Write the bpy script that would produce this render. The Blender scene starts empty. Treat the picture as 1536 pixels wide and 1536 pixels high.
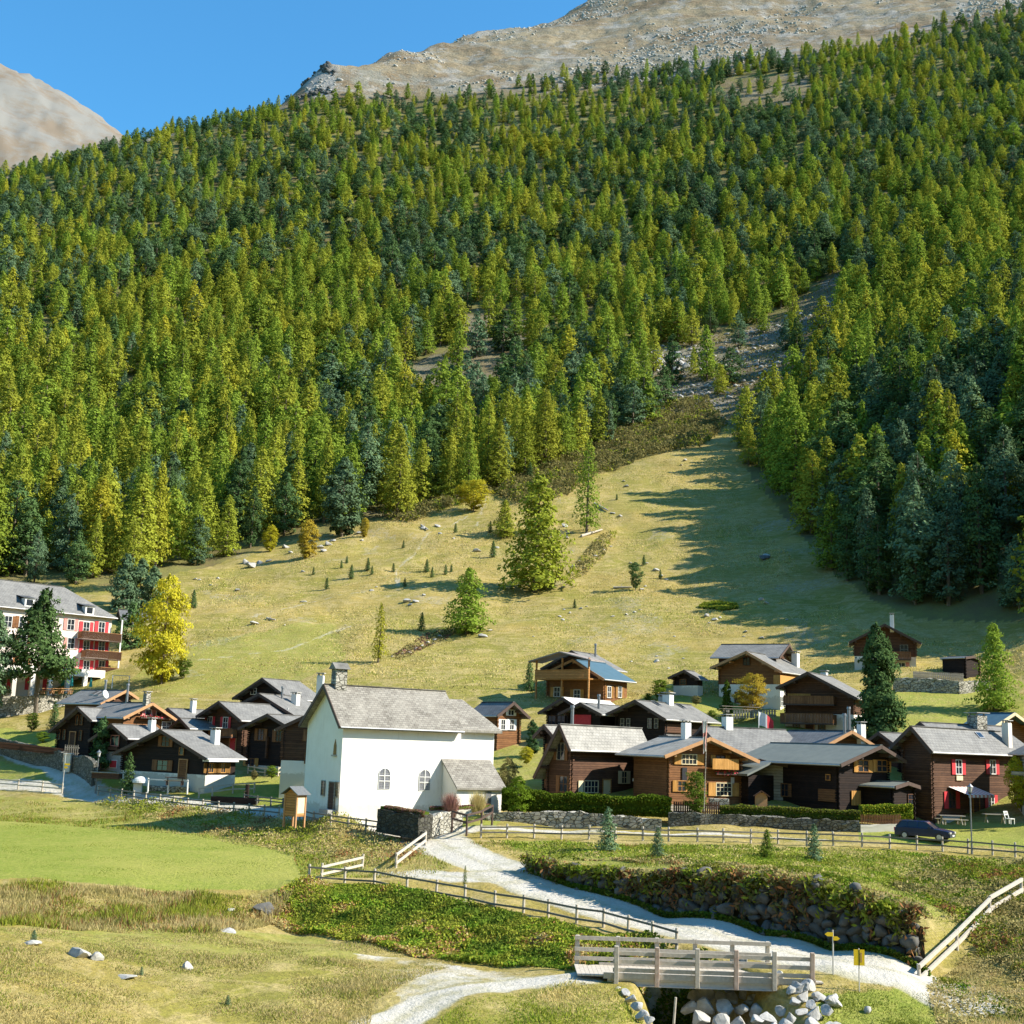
import bpy, bmesh, math, random
import numpy as np
from mathutils import Vector, Matrix

# ------------------------------------------------------------------ camera, sky, sun, exposure
S = bpy.context.scene
COL = S.collection
RAD = math.radians
F_PX, PITCH, ROLL = 1900.0, 10.35, 2.0
cam_d = bpy.data.cameras.new('camera')
cam_d.sensor_width = 36.0
cam_d.lens = 36.0 * F_PX / 1536.0
cam_d.clip_start = 0.5
cam_d.clip_end = 12000
cam = bpy.data.objects.new('camera', cam_d)
COL.objects.link(cam)
CAM_ROT = Matrix.Rotation(RAD(90 + PITCH), 3, 'X') @ Matrix.Rotation(RAD(ROLL), 3, 'Z')
cam.rotation_euler = CAM_ROT.to_euler()
S.camera = cam

SUN_AZ, SUN_EL = 7.0, 37.0        # azimuth from +x (picture right) turned towards the camera side
sd = Vector((math.cos(RAD(SUN_AZ)) * math.cos(RAD(SUN_EL)), -math.sin(RAD(SUN_AZ)) * math.cos(RAD(SUN_EL)), math.sin(RAD(SUN_EL))))
sun_l = bpy.data.lights.new('sun', 'SUN')
sun_l.energy = 5.0
sun_l.angle = RAD(0.5)
sun_l.color = (1.0, 0.93, 0.80)
sun = bpy.data.objects.new('sun', sun_l)
COL.objects.link(sun)
sun.rotation_euler = sd.to_track_quat('Z', 'Y').to_euler()
sun.location = sd * 300

W = bpy.data.worlds.new('World')
S.world = W
W.use_nodes = True
wn, wl = W.node_tree.nodes, W.node_tree.links
bg = wn['Background']
sky = wn.new('ShaderNodeTexSky')
sky.sky_type = 'NISHITA'
sky.sun_disc = False
sky.sun_elevation = RAD(SUN_EL)
sky.sun_rotation = math.atan2(sd.x, sd.y)
sky.altitude = 2000
sky.air_density = 1.6
sky.dust_density = 0.0
sky.ozone_density = 2.2
tint = wn.new('ShaderNodeMix'); tint.data_type = 'RGBA'; tint.blend_type = 'MULTIPLY'; tint.inputs[0].default_value = 1.0
tint.inputs[7].default_value = (.70, 1.66, 2.10, 1)
wl.new(sky.outputs[0], tint.inputs[6]); wl.new(tint.outputs[2], bg.inputs[0])
bg.inputs[1].default_value = 0.058
S.view_settings.view_transform = 'Standard'
S.view_settings.look = 'None'
S.view_settings.exposure = 1.0
S.view_settings.gamma = 1.0
S.render.engine = 'CYCLES'
S.cycles.max_bounces = 6
S.cycles.diffuse_bounces = 2
S.cycles.transparent_max_bounces = 4

# ------------------------------------------------------------------ helpers
random.seed(7)
rng = np.random.RandomState(11)

def ray(px, py):
    """direction through a photograph pixel, scaled so that y == 1 -> (u, t)"""
    v = CAM_ROT @ Vector(((px - 768) / F_PX, (768 - py) / F_PX, -1.0))
    return v.x / v.y, v.z / v.y

def P(px, py, d):
    u, t = ray(px, py)
    return Vector((u * d, d, t * d))

_Ri = np.array(CAM_ROT.transposed())
def project(x, y, z):
    c = _Ri @ np.array([np.asarray(x, float).ravel(), np.asarray(y, float).ravel(), np.asarray(z, float).ravel()])
    return 768 + F_PX * c[0] / -c[2], 768 - F_PX * c[1] / -c[2]

def smooth(e0, e1, x):
    k = np.clip((x - e0) / (e1 - e0), 0, 1)
    return k * k * (3 - 2 * k)

_perm = rng.rand(256, 256)
def vnoise(x, y):
    xi = np.floor(x).astype(int); yi = np.floor(y).astype(int)
    fx = x - xi; fy = y - yi
    fx = fx * fx * (3 - 2 * fx); fy = fy * fy * (3 - 2 * fy)
    g = lambda a, b: _perm[a & 255, b & 255]
    return (g(xi, yi) * (1 - fx) + g(xi + 1, yi) * fx) * (1 - fy) + (g(xi, yi + 1) * (1 - fx) + g(xi + 1, yi + 1) * fx) * fy - 0.5

def fbm(x, y, oct=4):
    s = 0; a = 1.0
    for k in range(oct):
        s = s + a * vnoise(x * 2 ** k + 17.3 * k, y * 2 ** k + 9.1 * k); a *= 0.5
    return s

def inpoly(px, py, poly):
    px = np.asarray(px, float); py = np.asarray(py, float)
    res = np.zeros(px.shape, bool)
    n = len(poly)
    for i in range(n):
        x0, y0 = poly[i]; x1, y1 = poly[(i + 1) % n]
        c = ((y0 > py) != (y1 > py))
        with np.errstate(divide='ignore', invalid='ignore'):
            xx = (x1 - x0) * (py - y0) / (y1 - y0 + 1e-12) + x0
        res ^= c & (px < xx)
    return res

def seg_dist(x, y, pts):
    """distance to a polyline, and the parameter (0..n-1) of the nearest point"""
    best = np.full(np.shape(x), 1e9); par = np.zeros(np.shape(x))
    for i in range(len(pts) - 1):
        ax, ay = pts[i][0], pts[i][1]; bx, by = pts[i + 1][0], pts[i + 1][1]
        dx, dy = bx - ax, by - ay
        k = np.clip(((x - ax) * dx + (y - ay) * dy) / (dx * dx + dy * dy), 0, 1)
        dd = np.hypot(x - ax - k * dx, y - ay - k * dy)
        m = dd < best
        best = np.where(m, dd, best); par = np.where(m, i + k, par)
    return best, par

# ------------------------------------------------------------------ terrain heights, from where things stand in the place
CP = [
 # grassy rise the picture is taken from
 (0,1536,45),(300,1536,52),(600,1536,56),(850,1536,56.5),(1300,1536,58),(1536,1536,58),(300,1700,40),(900,1750,40),(1500,1750,40),(-300,1536,42),(1800,1500,55),
 (300,1470,58),(100,1470,53),(0,1400,60),(100,1400,64),(300,1402,68),(450,1430,66),(600,1460,64),
 (700,1490,59),(600,1520,57),(850,1464,62),(900,1500,59),(-200,1420,52),
 # banks and the mown meadow
 (100,1385,70),(100,1337,76),(350,1387,74),(350,1337,80),(-150,1340,74),(-150,1300,82),
 (0,1325,78),(0,1240,108),(200,1290,90),(460,1330,80),(300,1270,98),(460,1292,92),(200,1320,81),(-200,1240,112),
 (300,1230,111),(560,1278,96),(150,1218,119),(0,1215,122),(450,1250,104),
 # road past the chapel, down to the bridge
 (0,1178,135),(150,1192,128),(300,1208,118),(450,1225,110),(560,1240,104),(640,1257,99),(-200,1168,142),
 (700,1300,88),(800,1340,80),(900,1370,75),(1050,1400,70),(1150,1430,66),(1250,1450,63.5),(1350,1465,63),(1220,1478,61.5),
 (465,1314,85),(600,1327,82),(750,1352,77),(900,1387,72),(1000,1417,67),
 (450,1395,76),(600,1432,69),(750,1452,66),(850,1455,64.5),
 # slope above the boulder wall, and the terrace
 (760,1275,95),(850,1300,87),(1000,1318,79.5),(1150,1330,75.5),(1250,1357,72),(1390,1386,69.5),
 (1000,1372,75.5),(1250,1420,69.2),(1150,1397,71.5),(1395,1462,65.5),
 (900,1270,95),(1000,1282,91),(1250,1300,88),(1450,1320,85),(1450,1350,78),(1536,1330,82),(1700,1300,86),
 (1420,1440,68),(1536,1378,72),(1480,1480,63),(1700,1400,68),
 (720,1246,102),(900,1251,101),(1040,1256,100),(1250,1266,98),(1400,1272,97),(1536,1284,94),
 (850,1241,106),(1000,1245,105.5),(1200,1250,104),(1280,1252,103.5),(1400,1252,105),(1500,1256,103),
 (850,1203,113),(1000,1205,113),(1200,1207,112),(1420,1233,111),(1520,1236,109),(1300,1210,112),
 (640,1206,116),(740,1214,110),(520,1222,104),(470,1215,112),(400,1190,122),
 # village floor
 (350,1178,127),(240,1182,126),(160,1168,131),(400,1160,133),(450,1163,131),(140,1150,136),(95,1160,135),(60,1146,142),(0,1125,150),(-150,1105,158),
 (50,1155,137.5),
 (300,1120,146),(600,1130,140),(800,1130,133),(900,1125,133),(1050,1125,132),(1200,1115,134),(1350,1100,138),(1500,1100,138),
 (45,1098,160),(110,1105,150),(45,1075,170),(45,1062,179),(45,1043,182),(130,1043,180),(-100,1040,182),
 (240,1060,166),(300,1042,172),(400,1045,168),(480,1040,166),(620,1030,166),(760,1045,160),(810,1058,156),(960,1050,157),(1000,1034,160),(1060,1040,156),
 (1120,1064,152),(1250,1055,150),(1400,1062,148),(1400,1036,156),(1400,1010,163),(1350,1000,168),(1500,1005,168),(1420,985,176),(1536,1040,152),(1700,960,160),
 # pasture
 (300,1000,186),(300,950,205),(300,900,230),(290,862,252),(200,1015,184),(180,940,208),(-100,960,205),(0,900,235),
 (600,1000,180),(600,950,200),(600,900,224),(600,850,249),(600,800,276),(600,768,298),
 (440,835,262),(440,900,226),(440,960,198),
 (800,1000,180),(800,950,200),(800,886,230),(800,800,272),(800,740,306),
 (1000,1000,178),(1000,950,198),(1000,900,220),(1000,800,268),(1000,700,325),(1060,660,352),
 (1200,1000,176),(1200,950,193),(1200,880,222),(1150,800,262),(1130,720,310),
 (1300,940,192),(1400,935,190),(1536,890,190),(1700,730,195),(1900,560,200),  # points past the right edge raised as an unseen spur to throw shade
 # forested slope
 (-200,870,250),(0,850,262),(0,700,375),(0,500,525),(0,350,690),(0,300,780),(0,266,870),(-200,300,880),
 (300,700,372),(300,500,525),(300,350,680),(300,240,820),(180,218,880),(320,188,900),(250,200,890),
 (600,700,350),(600,500,520),(600,350,670),(600,220,830),(600,160,930),(470,152,920),(700,132,960),
 (850,650,380),(900,500,505),(900,350,650),(900,220,800),(900,125,960),
 (1080,600,400),(1150,500,480),(1200,350,600),(1200,200,760),(1200,90,940),
 (1300,740,272),(1450,700,248),(1600,600,250),(1300,560,375),(1500,520,340),(1700,450,320),(1500,400,460),(1500,250,630),(1500,120,800),(1536,30,930),(1750,60,850),
 # bare mountain above the trees
 (455,130,965),(487,99,985),(520,106,1010),(580,88,1070),(640,73,1140),(700,63,1220),(760,53,1280),(810,44,1330),(855,24,1390),(900,4,1450),(1000,-30,1550),(1150,-60,1600),(1400,-60,1500),(1700,-60,1400),
 (700,100,1060),(900,60,1150),(1200,20,1180),(1400,0,1150),
 # the far side of the ridge, then the distant mountain on the left
 (0,420,1100),(180,360,1100),(320,330,1100),(430,290,1080),(460,300,1200),(600,300,1500),(800,300,1700),(1000,300,1900),(1300,300,1900),(1700,300,1800),(0,420,1600),(200,420,1600),(400,420,1700),(-300,400,1300),
 (-300,-20,3600),(-100,35,3600),(0,96,3600),(60,122,3600),(120,160,3600),(170,198,3600),(230,240,3600),(320,290,3600),(500,330,3600),(1000,400,3600),(1600,400,3600),
 (0,320,2700),(200,330,2700),(0,450,5000),(600,480,5000),(1500,480,5000),
]
US = 1.5
_c = []
for px, py, d in CP:
    u, t = ray(px, py)
    _c.append((u * US, math.log(d), t))
_c = np.array(_c)
def _phi(a, b):
    return np.sqrt((a[:, None, 0] - b[None, :, 0]) ** 2 + (a[:, None, 1] - b[None, :, 1]) ** 2 + 1e-4)
_n = len(_c)
_A = np.zeros((_n + 3, _n + 3))
_A[:_n, :_n] = -_phi(_c, _c) + np.eye(_n) * 1e-3
_A[:_n, _n] = 1; _A[:_n, _n + 1:] = _c[:, :2]
_A[_n:, :_n] = _A[:_n, _n:].T
_w = np.linalg.solve(_A, np.concatenate([_c[:, 2], np.zeros(3)]))

U0, U1, V0, V1 = -0.80, 0.80, math.log(22.0), math.log(5200.0)
NU, NV = 560, 900
gu = np.linspace(U0, U1, NU)
# rows are denser over the village and the foreground
_k = np.linspace(0, 1, NV)
gv = V0 + (V1 - V0) * (0.72 * _k + 0.28 * _k ** 2.2)
UU, VV = np.meshgrid(gu, gv)                      # (NV, NU)
q = np.stack([UU.ravel() * US, VV.ravel()], 1)
T = np.zeros(len(q))
for i in range(0, len(q), 40000):
    qq = q[i:i + 40000]
    T[i:i + 40000] = -_phi(qq, _c) @ _w[:_n] + _w[_n] + qq @ _w[_n + 1:]
T = T.reshape(NV, NU)
YY = np.exp(VV); XX = UU * YY
ZZ = T * YY

# road and path centre lines (world), from the places they pass
def line_xy(pts):
    return [(P(*p).x, P(*p).y) for p in pts]
ROAD = [(-260,1172,146),(-60,1176,138),(60,1184,131.5),(150,1194,126.5),(230,1200,122),(300,1206,118.5),(380,1213,114.5),(450,1222,110.8),(520,1232,106.8),(590,1241,103),(645,1252,99.5),(690,1278,93.5),(745,1306,87.5),(810,1335,82),(900,1363,77),(1000,1388,73),(1100,1412,69.3),(1200,1434,66.4),(1290,1450,64.6),(1370,1461,63.6),(1450,1490,61)]
ROADW = [1.5,1.5,1.4,1.4,1.4,1.4,1.5,1.5,1.7,2.1,2.6,2.4,2.2,2.4,2.5,2.6,2.8,2.8,2.7,2.4,2.0]
SIDE = [(-260,1092,162),(-100,1108,156),(0,1126,149.5),(55,1146,142),(95,1163,134.5),(135,1184,128.5)]
SIDEW = [.9,.9,.9,1.0,1.2,1.8]
TERR = [(645,1254,99.8),(720,1247,103),(900,1248,103.4),(1040,1252,102.4),(1250,1262,100.4)]
TERRW = [1.4,.8,.5,.45,.3]
PATH = [(500,1600,50),(590,1530,56),(650,1503,58.6),(720,1484,60.4),(790,1471,61.6),(872,1463,62.2)]
PATHW = [1.5,1.4,1.2,1.0,1.0,1.2]
SPUR = [(740,1318,84.5),(690,1318,84.3),(640,1312,85.5),(590,1312,86.2)]
SPURW = [2.0,1.6,1.3,0.8]
L_ROAD, L_SIDE, L_TERR, L_PATH, L_SPUR = [line_xy(a) for a in (ROAD, SIDE, TERR, PATH, SPUR)]
def width_at(par, ws):
    i = np.clip(par.astype(int), 0, len(ws) - 2)
    ws = np.array(ws)
    return ws[i] * (1 - (par - i)) + ws[i + 1] * (par - i)
near = YY < 175
track = np.zeros(YY.shape)
roadmask = np.zeros(YY.shape)
for L, ws, wob in ((L_ROAD, ROADW, .10), (L_SIDE, SIDEW, .15), (L_TERR, TERRW, .3), (L_PATH, PATHW, .3), (L_SPUR, SPURW, .5)):
    dd, par = seg_dist(XX, YY, L)
    wd = width_at(par, ws)
    m = 1 - smooth(wd - 0.35, wd + 0.35, dd + wob * 2 * fbm(XX * .7, YY * .7, 3))
    roadmask = np.maximum(roadmask, m)
    track = np.maximum(track, np.exp(-(dd / .32) ** 2) * .75 * (wd > 1.1) + .8 * smooth(.62, 1.0, dd / wd) * (dd < wd * 1.3))

# ditch of the stream below the bridge
STREAM = [(1150,1900,38),(1120,1640,47),(1092,1545,54),(1072,1500,59),(1050,1480,62.5),(1000,1460,65.5)]
L_STREAM = line_xy(STREAM)
BED_Z = -14.3
sdist, spar = seg_dist(XX, YY, L_STREAM)
hw = .9 + 1.9 * np.clip((67.5 - YY) / 8, 0.25, 1)
bank = smooth(hw * 0.35, hw * 1.55, sdist + fbm(XX * .8, YY * .8, 2) * .6)
dig = np.where(YY < 68.2, 1 - bank, 0) * (1 - smooth(66.4, 68.2, YY))
ZZ = ZZ * (1 - dig) + np.minimum(ZZ, BED_Z + 0.25 * vnoise(XX * 1.3, YY * 1.3)) * dig

# relief noise, calm on roads and in the mown meadow
MEADOW = [(-300,1232),(0,1232),(160,1233),(330,1255),(470,1282),(520,1300),(470,1316),(440,1334),(250,1334),(60,1318),(-300,1310)]
PX, PY = project(XX, YY, ZZ)
PX = PX.reshape(YY.shape); PY = PY.reshape(YY.shape)
mead = inpoly(PX, PY + 6 * fbm(XX * .4, YY * .4, 2), MEADOW) & (YY > 70) & (YY < 125)
calm = np.maximum(roadmask, mead * 1.0)
amp = np.interp(YY, [20, 60, 130, 200, 320, 900, 1000, 3000], [.25, .25, .10, .9, 1.2, 2.2, 16, 60])
frq = np.interp(YY, [20, 130, 200, 900, 1000, 3000], [.35, .35, .12, .08, .022, .006])
# fixed frequencies blended so the noise stays continuous
n1 = fbm(XX * .35, YY * .35, 3); n2 = fbm(XX * .075, YY * .075, 4); n3 = fbm(XX * .02 + 5, YY * .02, 6); n4 = fbm(XX * .004 + 9, YY * .004, 7)
rid = np.abs(fbm(XX * .012 + 3, YY * .012, 5))
b2 = smooth(150, 230, YY); b3 = smooth(930, 1050, YY); b4 = smooth(1700, 2600, YY)
rel = (1 - b2) * n1 * .22 * (1 - calm) + b2 * (1 - b3) * (n2 * 1.4 + n1 * .25) + b3 * (1 - b4) * (n3 * 6 - rid * 9 + 3 + np.abs(fbm(XX*.06, YY*.06, 4))*6) + b4 * (n4 * 30 + fbm(XX * .02, YY * .02, 5) * 16 - np.abs(fbm(XX * .01, YY * .01, 4)) * 14)
ZZ = ZZ + rel
T = ZZ / YY

def terr_t(u, v):
    """bilinear look-up of height / y"""
    u = np.asarray(u, float); v = np.asarray(v, float)
    fi = np.clip((u - U0) / (U1 - U0) * (NU - 1), 0, NU - 1.001)
    i = fi.astype(int); fi = fi - i
    fj = np.interp(v, gv, np.arange(NV)); fj = np.clip(fj, 0, NV - 1.001)
    j = fj.astype(int); fj = fj - j
    return (T[j, i] * (1 - fi) + T[j, i + 1] * fi) * (1 - fj) + (T[j + 1, i] * (1 - fi) + T[j + 1, i + 1] * fi) * fj

def hz(x, y):
    y = np.asarray(y, float)
    return terr_t(np.asarray(x, float) / y, np.log(y)) * y

def G(px, py, dmin=30, dmax=4500):
    """where the line of sight through a photograph pixel meets the ground"""
    u, t = ray(px, py)
    vs = np.linspace(math.log(dmin), math.log(dmax), 2400)
    tt = terr_t(np.full(vs.shape, u), vs)
    k = np.nonzero(tt >= t)[0]
    if len(k) == 0:
        k = [len(vs) - 1]
    i = max(int(k[0]), 1)
    a, b = tt[i - 1] - t, tt[i] - t
    f = 0 if b == a else np.clip(-a / (b - a), 0, 1)
    d = math.exp(vs[i - 1] + (vs[i] - vs[i - 1]) * f)
    return Vector((u * d, d, float(hz(u * d, d))))

# ------------------------------------------------------------------ materials
def newmat(name):
    m = bpy.data.materials.new(name); m.use_nodes = True
    m.node_tree.nodes.clear()
    return m
class NT:
    def __init__(s, m): s.t = m.node_tree; s.N = s.t.nodes; s.L = s.t.links
    def n(s, typ, **kw):
        nd = s.N.new(typ)
        for k, v in kw.items():
            if k.startswith('_'):
                key = k[1:]; key = int(key) if key.isdigit() else key.replace('__', ' ')
                if hasattr(v, 'links') or isinstance(v, bpy.types.NodeSocket): s.L.new(v, nd.inputs[key])
                else: nd.inputs[key].default_value = v
            else: setattr(nd, k, v)
        return nd
    def noise(s, vec, scale, detail=4, rough=.55, dist=0):
        return s.n('ShaderNodeTexNoise', _Vector=vec, _Scale=scale, _Detail=detail, _Roughness=rough, _Distortion=dist).outputs[0]
    def ramp(s, fac, stops, mode='LINEAR'):
        r = s.n('ShaderNodeValToRGB', _Fac=fac); cr = r.color_ramp; cr.interpolation = mode
        while len(cr.elements) < len(stops): cr.elements.new(.5)
        for e, (p, c) in zip(cr.elements, stops):
            e.position = p; e.color = (c[0], c[1], c[2], 1) if hasattr(c, '__len__') else (c, c, c, 1)
        return r.outputs[0]
    def mix(s, fac, a, b, blend='MIX'):
        m = s.n('ShaderNodeMix', data_type='RGBA', blend_type=blend)
        for sock, v in ((m.inputs[0], fac), (m.inputs[6], a), (m.inputs[7], b)):
            if isinstance(v, bpy.types.NodeSocket): s.L.new(v, sock)
            elif hasattr(v, '__len__'): sock.default_value = (v[0], v[1], v[2], 1)
            else: sock.default_value = v
        return m.outputs[2]
    def math(s, op, a, b=0.0, c=0.0, clamp=False):
        m = s.n('ShaderNodeMath', operation=op, use_clamp=clamp)
        for i, v in enumerate((a, b, c)):
            if isinstance(v, bpy.types.NodeSocket): s.L.new(v, m.inputs[i])
            else: m.inputs[i].default_value = v
        return m.outputs[0]
    def attr(s, name):
        return s.n('ShaderNodeAttribute', attribute_name=name)
    def obj(s): return s.n('ShaderNodeTexCoord').outputs['Object']
    def out(s, col, rough=.8, bump=None, bstr=.3, bdist=.05, metal=0, spec=.3, **kw):
        b = s.n('ShaderNodeBsdfPrincipled')
        for k, v in (('Base Color', col), ('Roughness', rough), ('Metallic', metal), ('Specular IOR Level', spec)):
            if isinstance(v, bpy.types.NodeSocket): s.L.new(v, b.inputs[k])
            elif hasattr(v, '__len__'): b.inputs[k].default_value = (v[0], v[1], v[2], 1)
            else: b.inputs[k].default_value = v
        if bump is not None:
            bn = s.n('ShaderNodeBump', _Height=bump, _Strength=bstr, _Distance=bdist)
            s.L.new(bn.outputs[0], b.inputs['Normal'])
        o = s.n('ShaderNodeOutputMaterial'); s.L.new(b.outputs[0], o.inputs[0])
        return b

def mat_ground():
    m = newmat('ground'); n = NT(m); v = n.obj()
    st = n.n('ShaderNodeVectorMath', operation='MULTIPLY', _0=v, _1=(1, 1, 2.5)).outputs[0]
    f1 = n.noise(v, .06, 5); f2 = n.noise(v, .5, 6, .65); f3 = n.noise(v, 4.0, 5, .7)
    vor = n.noise(v, .18, 6, .7, 1.5)
    dry = n.mix(n.ramp(f2, [(.3, 0), (.7, 1)]), (.445, .325, .10), (.31, .255, .06))
    dry = n.mix(n.ramp(f1, [(.42, 0), (.6, 1)]), dry, (.27, .25, .05))
    dry = n.mix(n.ramp(vor, [(.50, 0), (.58, .8), (.66, 0)]), dry, (.50, .39, .17))
    dry = n.mix(n.ramp(f3, [(.35, .5), (.6, 0)]), dry, (.12, .10, .035))
    dry = n.mix(n.ramp(n.noise(v, .9, 6, .75), [(.62, 0), (.72, .55)]), dry, (.20, .12, .06))
    lush = n.mix(n.ramp(f2, [(.35, 0), (.7, 1)]), (.23, .275, .04), (.30, .315, .06))
    lush = n.mix(n.ramp(f3, [(.4, .35), (.65, 0)]), lush, (.09, .14, .02))
    lush = n.mix(n.ramp(f1, [(.45, 0), (.62, .6)]), lush, (.36, .33, .08))
    lush = n.mix(n.ramp(n.noise(v, 1.6, 7, .8), [(.45, 0), (.7, .55)]), lush, (.38, .34, .10))
    trk = n.n('ShaderNodeVectorMath', operation='MULTIPLY', _0=v, _1=(.05, .05, 1.5)).outputs[0]
    dry = n.mix(n.ramp(n.noise(trk, 2.2, 8, .75), [(.50, 0), (.56, .5), (.62, 0)]), dry, (.47, .37, .16))
    dry = n.mix(n.ramp(n.noise(v, 1.4, 8, .8), [(.5, 0), (.68, .6)]), dry, (.17, .15, .045))
    gra = n.mix(n.ramp(f2, [(.3, 0), (.7, 1)]), (.52, .48, .41), (.62, .58, .49))
    gra = n.mix(n.ramp(n.noise(v, 9, 4, .8), [(.3, .45), (.55, 0)]), gra, (.33, .31, .27))
    gra = n.mix(n.ramp(n.noise(v, .35, 5, .7), [(.52, 0), (.66, .6)]), gra, (.36, .34, .22))
    gra = n.mix(n.math('MULTIPLY', n.attr('track').outputs['Fac'], n.ramp(n.noise(v, 1.6, 5, .7), [(.35, .15), (.6, .9)])), gra, (.34, .31, .17))
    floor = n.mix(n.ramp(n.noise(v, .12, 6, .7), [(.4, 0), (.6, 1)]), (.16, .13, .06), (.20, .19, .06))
    # bare mountain: tan grass, reddish heath, pale scree
    r1 = n.noise(st, .010, 10, .72, .2); r2 = n.noise(v, .035, 8, .7); r3 = n.noise(v, .22, 5, .75)
    mt = n.mix(n.ramp(r1, [(.40, 0), (.58, 1)]), (.20, .145, .085), (.29, .235, .145))
    mt = n.mix(n.ramp(n.noise(v, .02, 9, .75, .3), [(.50, 0), (.60, .8)]), mt, (.24, .235, .19))
    mt = n.mix(n.ramp(r2, [(.52, 0), (.60, .85)]), mt, (.33, .31, .27))
    mt = n.mix(n.ramp(r3, [(.35, .4), (.5, 0)]), mt, (.13, .12, .08))
    grey = n.mix(n.ramp(n.noise(v, .006, 12, .78, .2), [(.42, 0), (.56, 1)]), (.185, .145, .105), (.20, .19, .17))
    rock = n.mix(n.ramp(n.noise(v, .8, 8, .75), [(.35, 0), (.65, 1)]), (.22, .20, .17), (.46, .44, .39))
    a = n.attr('cover'); sp = n.n('ShaderNodeSeparateColor', _0=a.outputs['Color'])
    a2 = n.attr('cover_two'); sp2 = n.n('ShaderNodeSeparateColor', _0=a2.outputs['Color'])
    brk = n.math('MULTIPLY_ADD', n.noise(v, 1.2, 5, .7), .9, -.45)
    def edge(sock): return n.math('MULTIPLY_ADD', n.math('ADD', sock, brk), 2.2, -.6, clamp=True)
    c = n.mix(edge(sp.outputs[0]), dry, lush)
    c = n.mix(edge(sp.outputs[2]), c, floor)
    c = n.mix(edge(sp2.outputs[0]), c, mt)
    c = n.mix(sp2.outputs[1], c, grey)
    c = n.mix(edge(sp2.outputs[2]), c, rock)
    c = n.mix(edge(sp.outputs[1]), c, gra)
    h = n.mix(sp2.outputs[0], n.noise(v, 3.0, 6, .7), n.noise(v, .06, 9, .7))
    dist = n.math('MULTIPLY_ADD', sp2.outputs[0], 6.0, .22)
    b = n.out(c, .95, spec=.1)
    bn = n.n('ShaderNodeBump', _Height=h, _Strength=.8); n.L.new(dist, bn.inputs['Distance'])
    n.L.new(bn.outputs[0], b.inputs['Normal'])
    return m

# cover masks, painted by what grows or lies at each place
fz = 8 * fbm(XX * .15, YY * .15, 3)
def pxmask(poly, dlo, dhi, soft=0):
    return (inpoly(PX + fz, PY + fz * .6, poly) & (YY > dlo) & (YY < dhi)).astype(float)
lush = np.zeros(YY.shape)
lush = np.maximum(lush, mead * 1.0)
LUSH = [([(330,1160),(470,1170),(475,1218),(330,1200),(200,1180),(140,1190),(160,1160)], 100, 140, .9),
        ([(-300,1060),(95,1100),(140,1150),(0,1120),(-300,1100)], 130, 175, .75),
        ([(-300,1130),(50,1145),(130,1180),(0,1172),(-300,1160)], 125, 160, .6),
        ([(300,960),(500,930),(520,985),(420,1040),(250,1040),(190,1020)], 160, 230, .5),
        ([(740,1260),(1500,1285),(1536,1340),(1400,1375),(1000,1305),(800,1285)], 66, 101, .62),
        ([(1290,1235),(1600,1235),(1600,1275),(1290,1262)], 90, 112, .95),
        ([(960,1040),(1536,1030),(1536,1110),(960,1120)], 120, 165, .6),
        ([(640,1215),(760,1215),(740,1240),(650,1245)], 98, 118, .7),
        ([(1230,1490),(1480,1470),(1560,1640),(1180,1640)], 45, 66, .75),
        ([(640,1275),(700,1300),(640,1318),(480,1318),(420,1300)], 80, 100, .4),
        ([(-200,1190),(200,1200),(420,1240),(200,1240),(-200,1235)], 104, 135, .45),
        ([(700,1120),(1536,1120),(1536,1210),(700,1210)], 104, 140, .55),
        ([(-100,1395),(240,1385),(420,1398),(560,1420),(500,1455),(200,1420),(0,1400)], 55, 76, .5),
        ([(700,1510),(940,1475),(980,1560),(700,1600)], 50, 64, .3)]
for poly, a, b, w in LUSH:
    lush = np.maximum(lush, pxmask(poly, a, b) * w)
forest_px = [(-400,880),(0,872),(180,880),(290,856),(400,818),(470,800),(540,788),(600,768),(680,752),(745,735),(800,712),(860,690),(960,650),(1040,622),(1088,612),(1097,650),(1128,715),(1180,780),(1240,845),(1310,905),(1370,928),(1800,935),(1800,0),(1536,12),(1350,55),(1200,84),(1060,96),(940,106),(700,142),(480,150),(320,190),(180,222),(0,270),(-400,330)]
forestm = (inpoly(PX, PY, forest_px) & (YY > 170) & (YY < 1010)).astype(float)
mount = smooth(900, 980, YY) * (1 - smooth(1900, 2400, YY))
mount = np.maximum(mount, (~inpoly(PX, PY, forest_px) & (YY > 600) & (YY < 1900)) * 1.0)
CLEAR = [[(690,465),(790,470),(800,575),(760,600),(600,615),(575,575),(620,545),(690,520)],
         [(930,525),(1040,510),(1130,490),(1180,470),(1230,425),(1275,405),(1285,440),(1240,520),(1190,590),(1130,640),(1040,640),(950,610)],
         [(1080,120),(1210,110),(1220,150),(1150,170),(1090,160)],
         [(1180,30),(1560,-10),(1560,20),(1200,75)]]
clearm = np.zeros(YY.shape)
for c_ in CLEAR:
    clearm = np.maximum(clearm, (inpoly(PX + fz, PY + fz, c_) & (YY > 250) & (YY < 1010)) * 1.0)
mount = np.maximum(mount, clearm * .55)
rockm = (inpoly(PX + fz, PY + fz, CLEAR[1]) & (YY > 300) & (YY < 620)) * .45 * (fbm(XX * .06, YY * .06, 3) > .05)
rockm = np.maximum(rockm, smooth(.3, .5, np.exp(-((PX - 478) / 26) ** 2 - ((PY - 122) / 26) ** 2)) * (YY > 900) * (YY < 1100))
rockm = np.maximum(rockm, dig * .8)
stony = (YY > 180) & (YY < 300) & (fbm(XX * .09 + 40, YY * .09, 4) > .36)
rockm = np.maximum(rockm, stony * .35)
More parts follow.
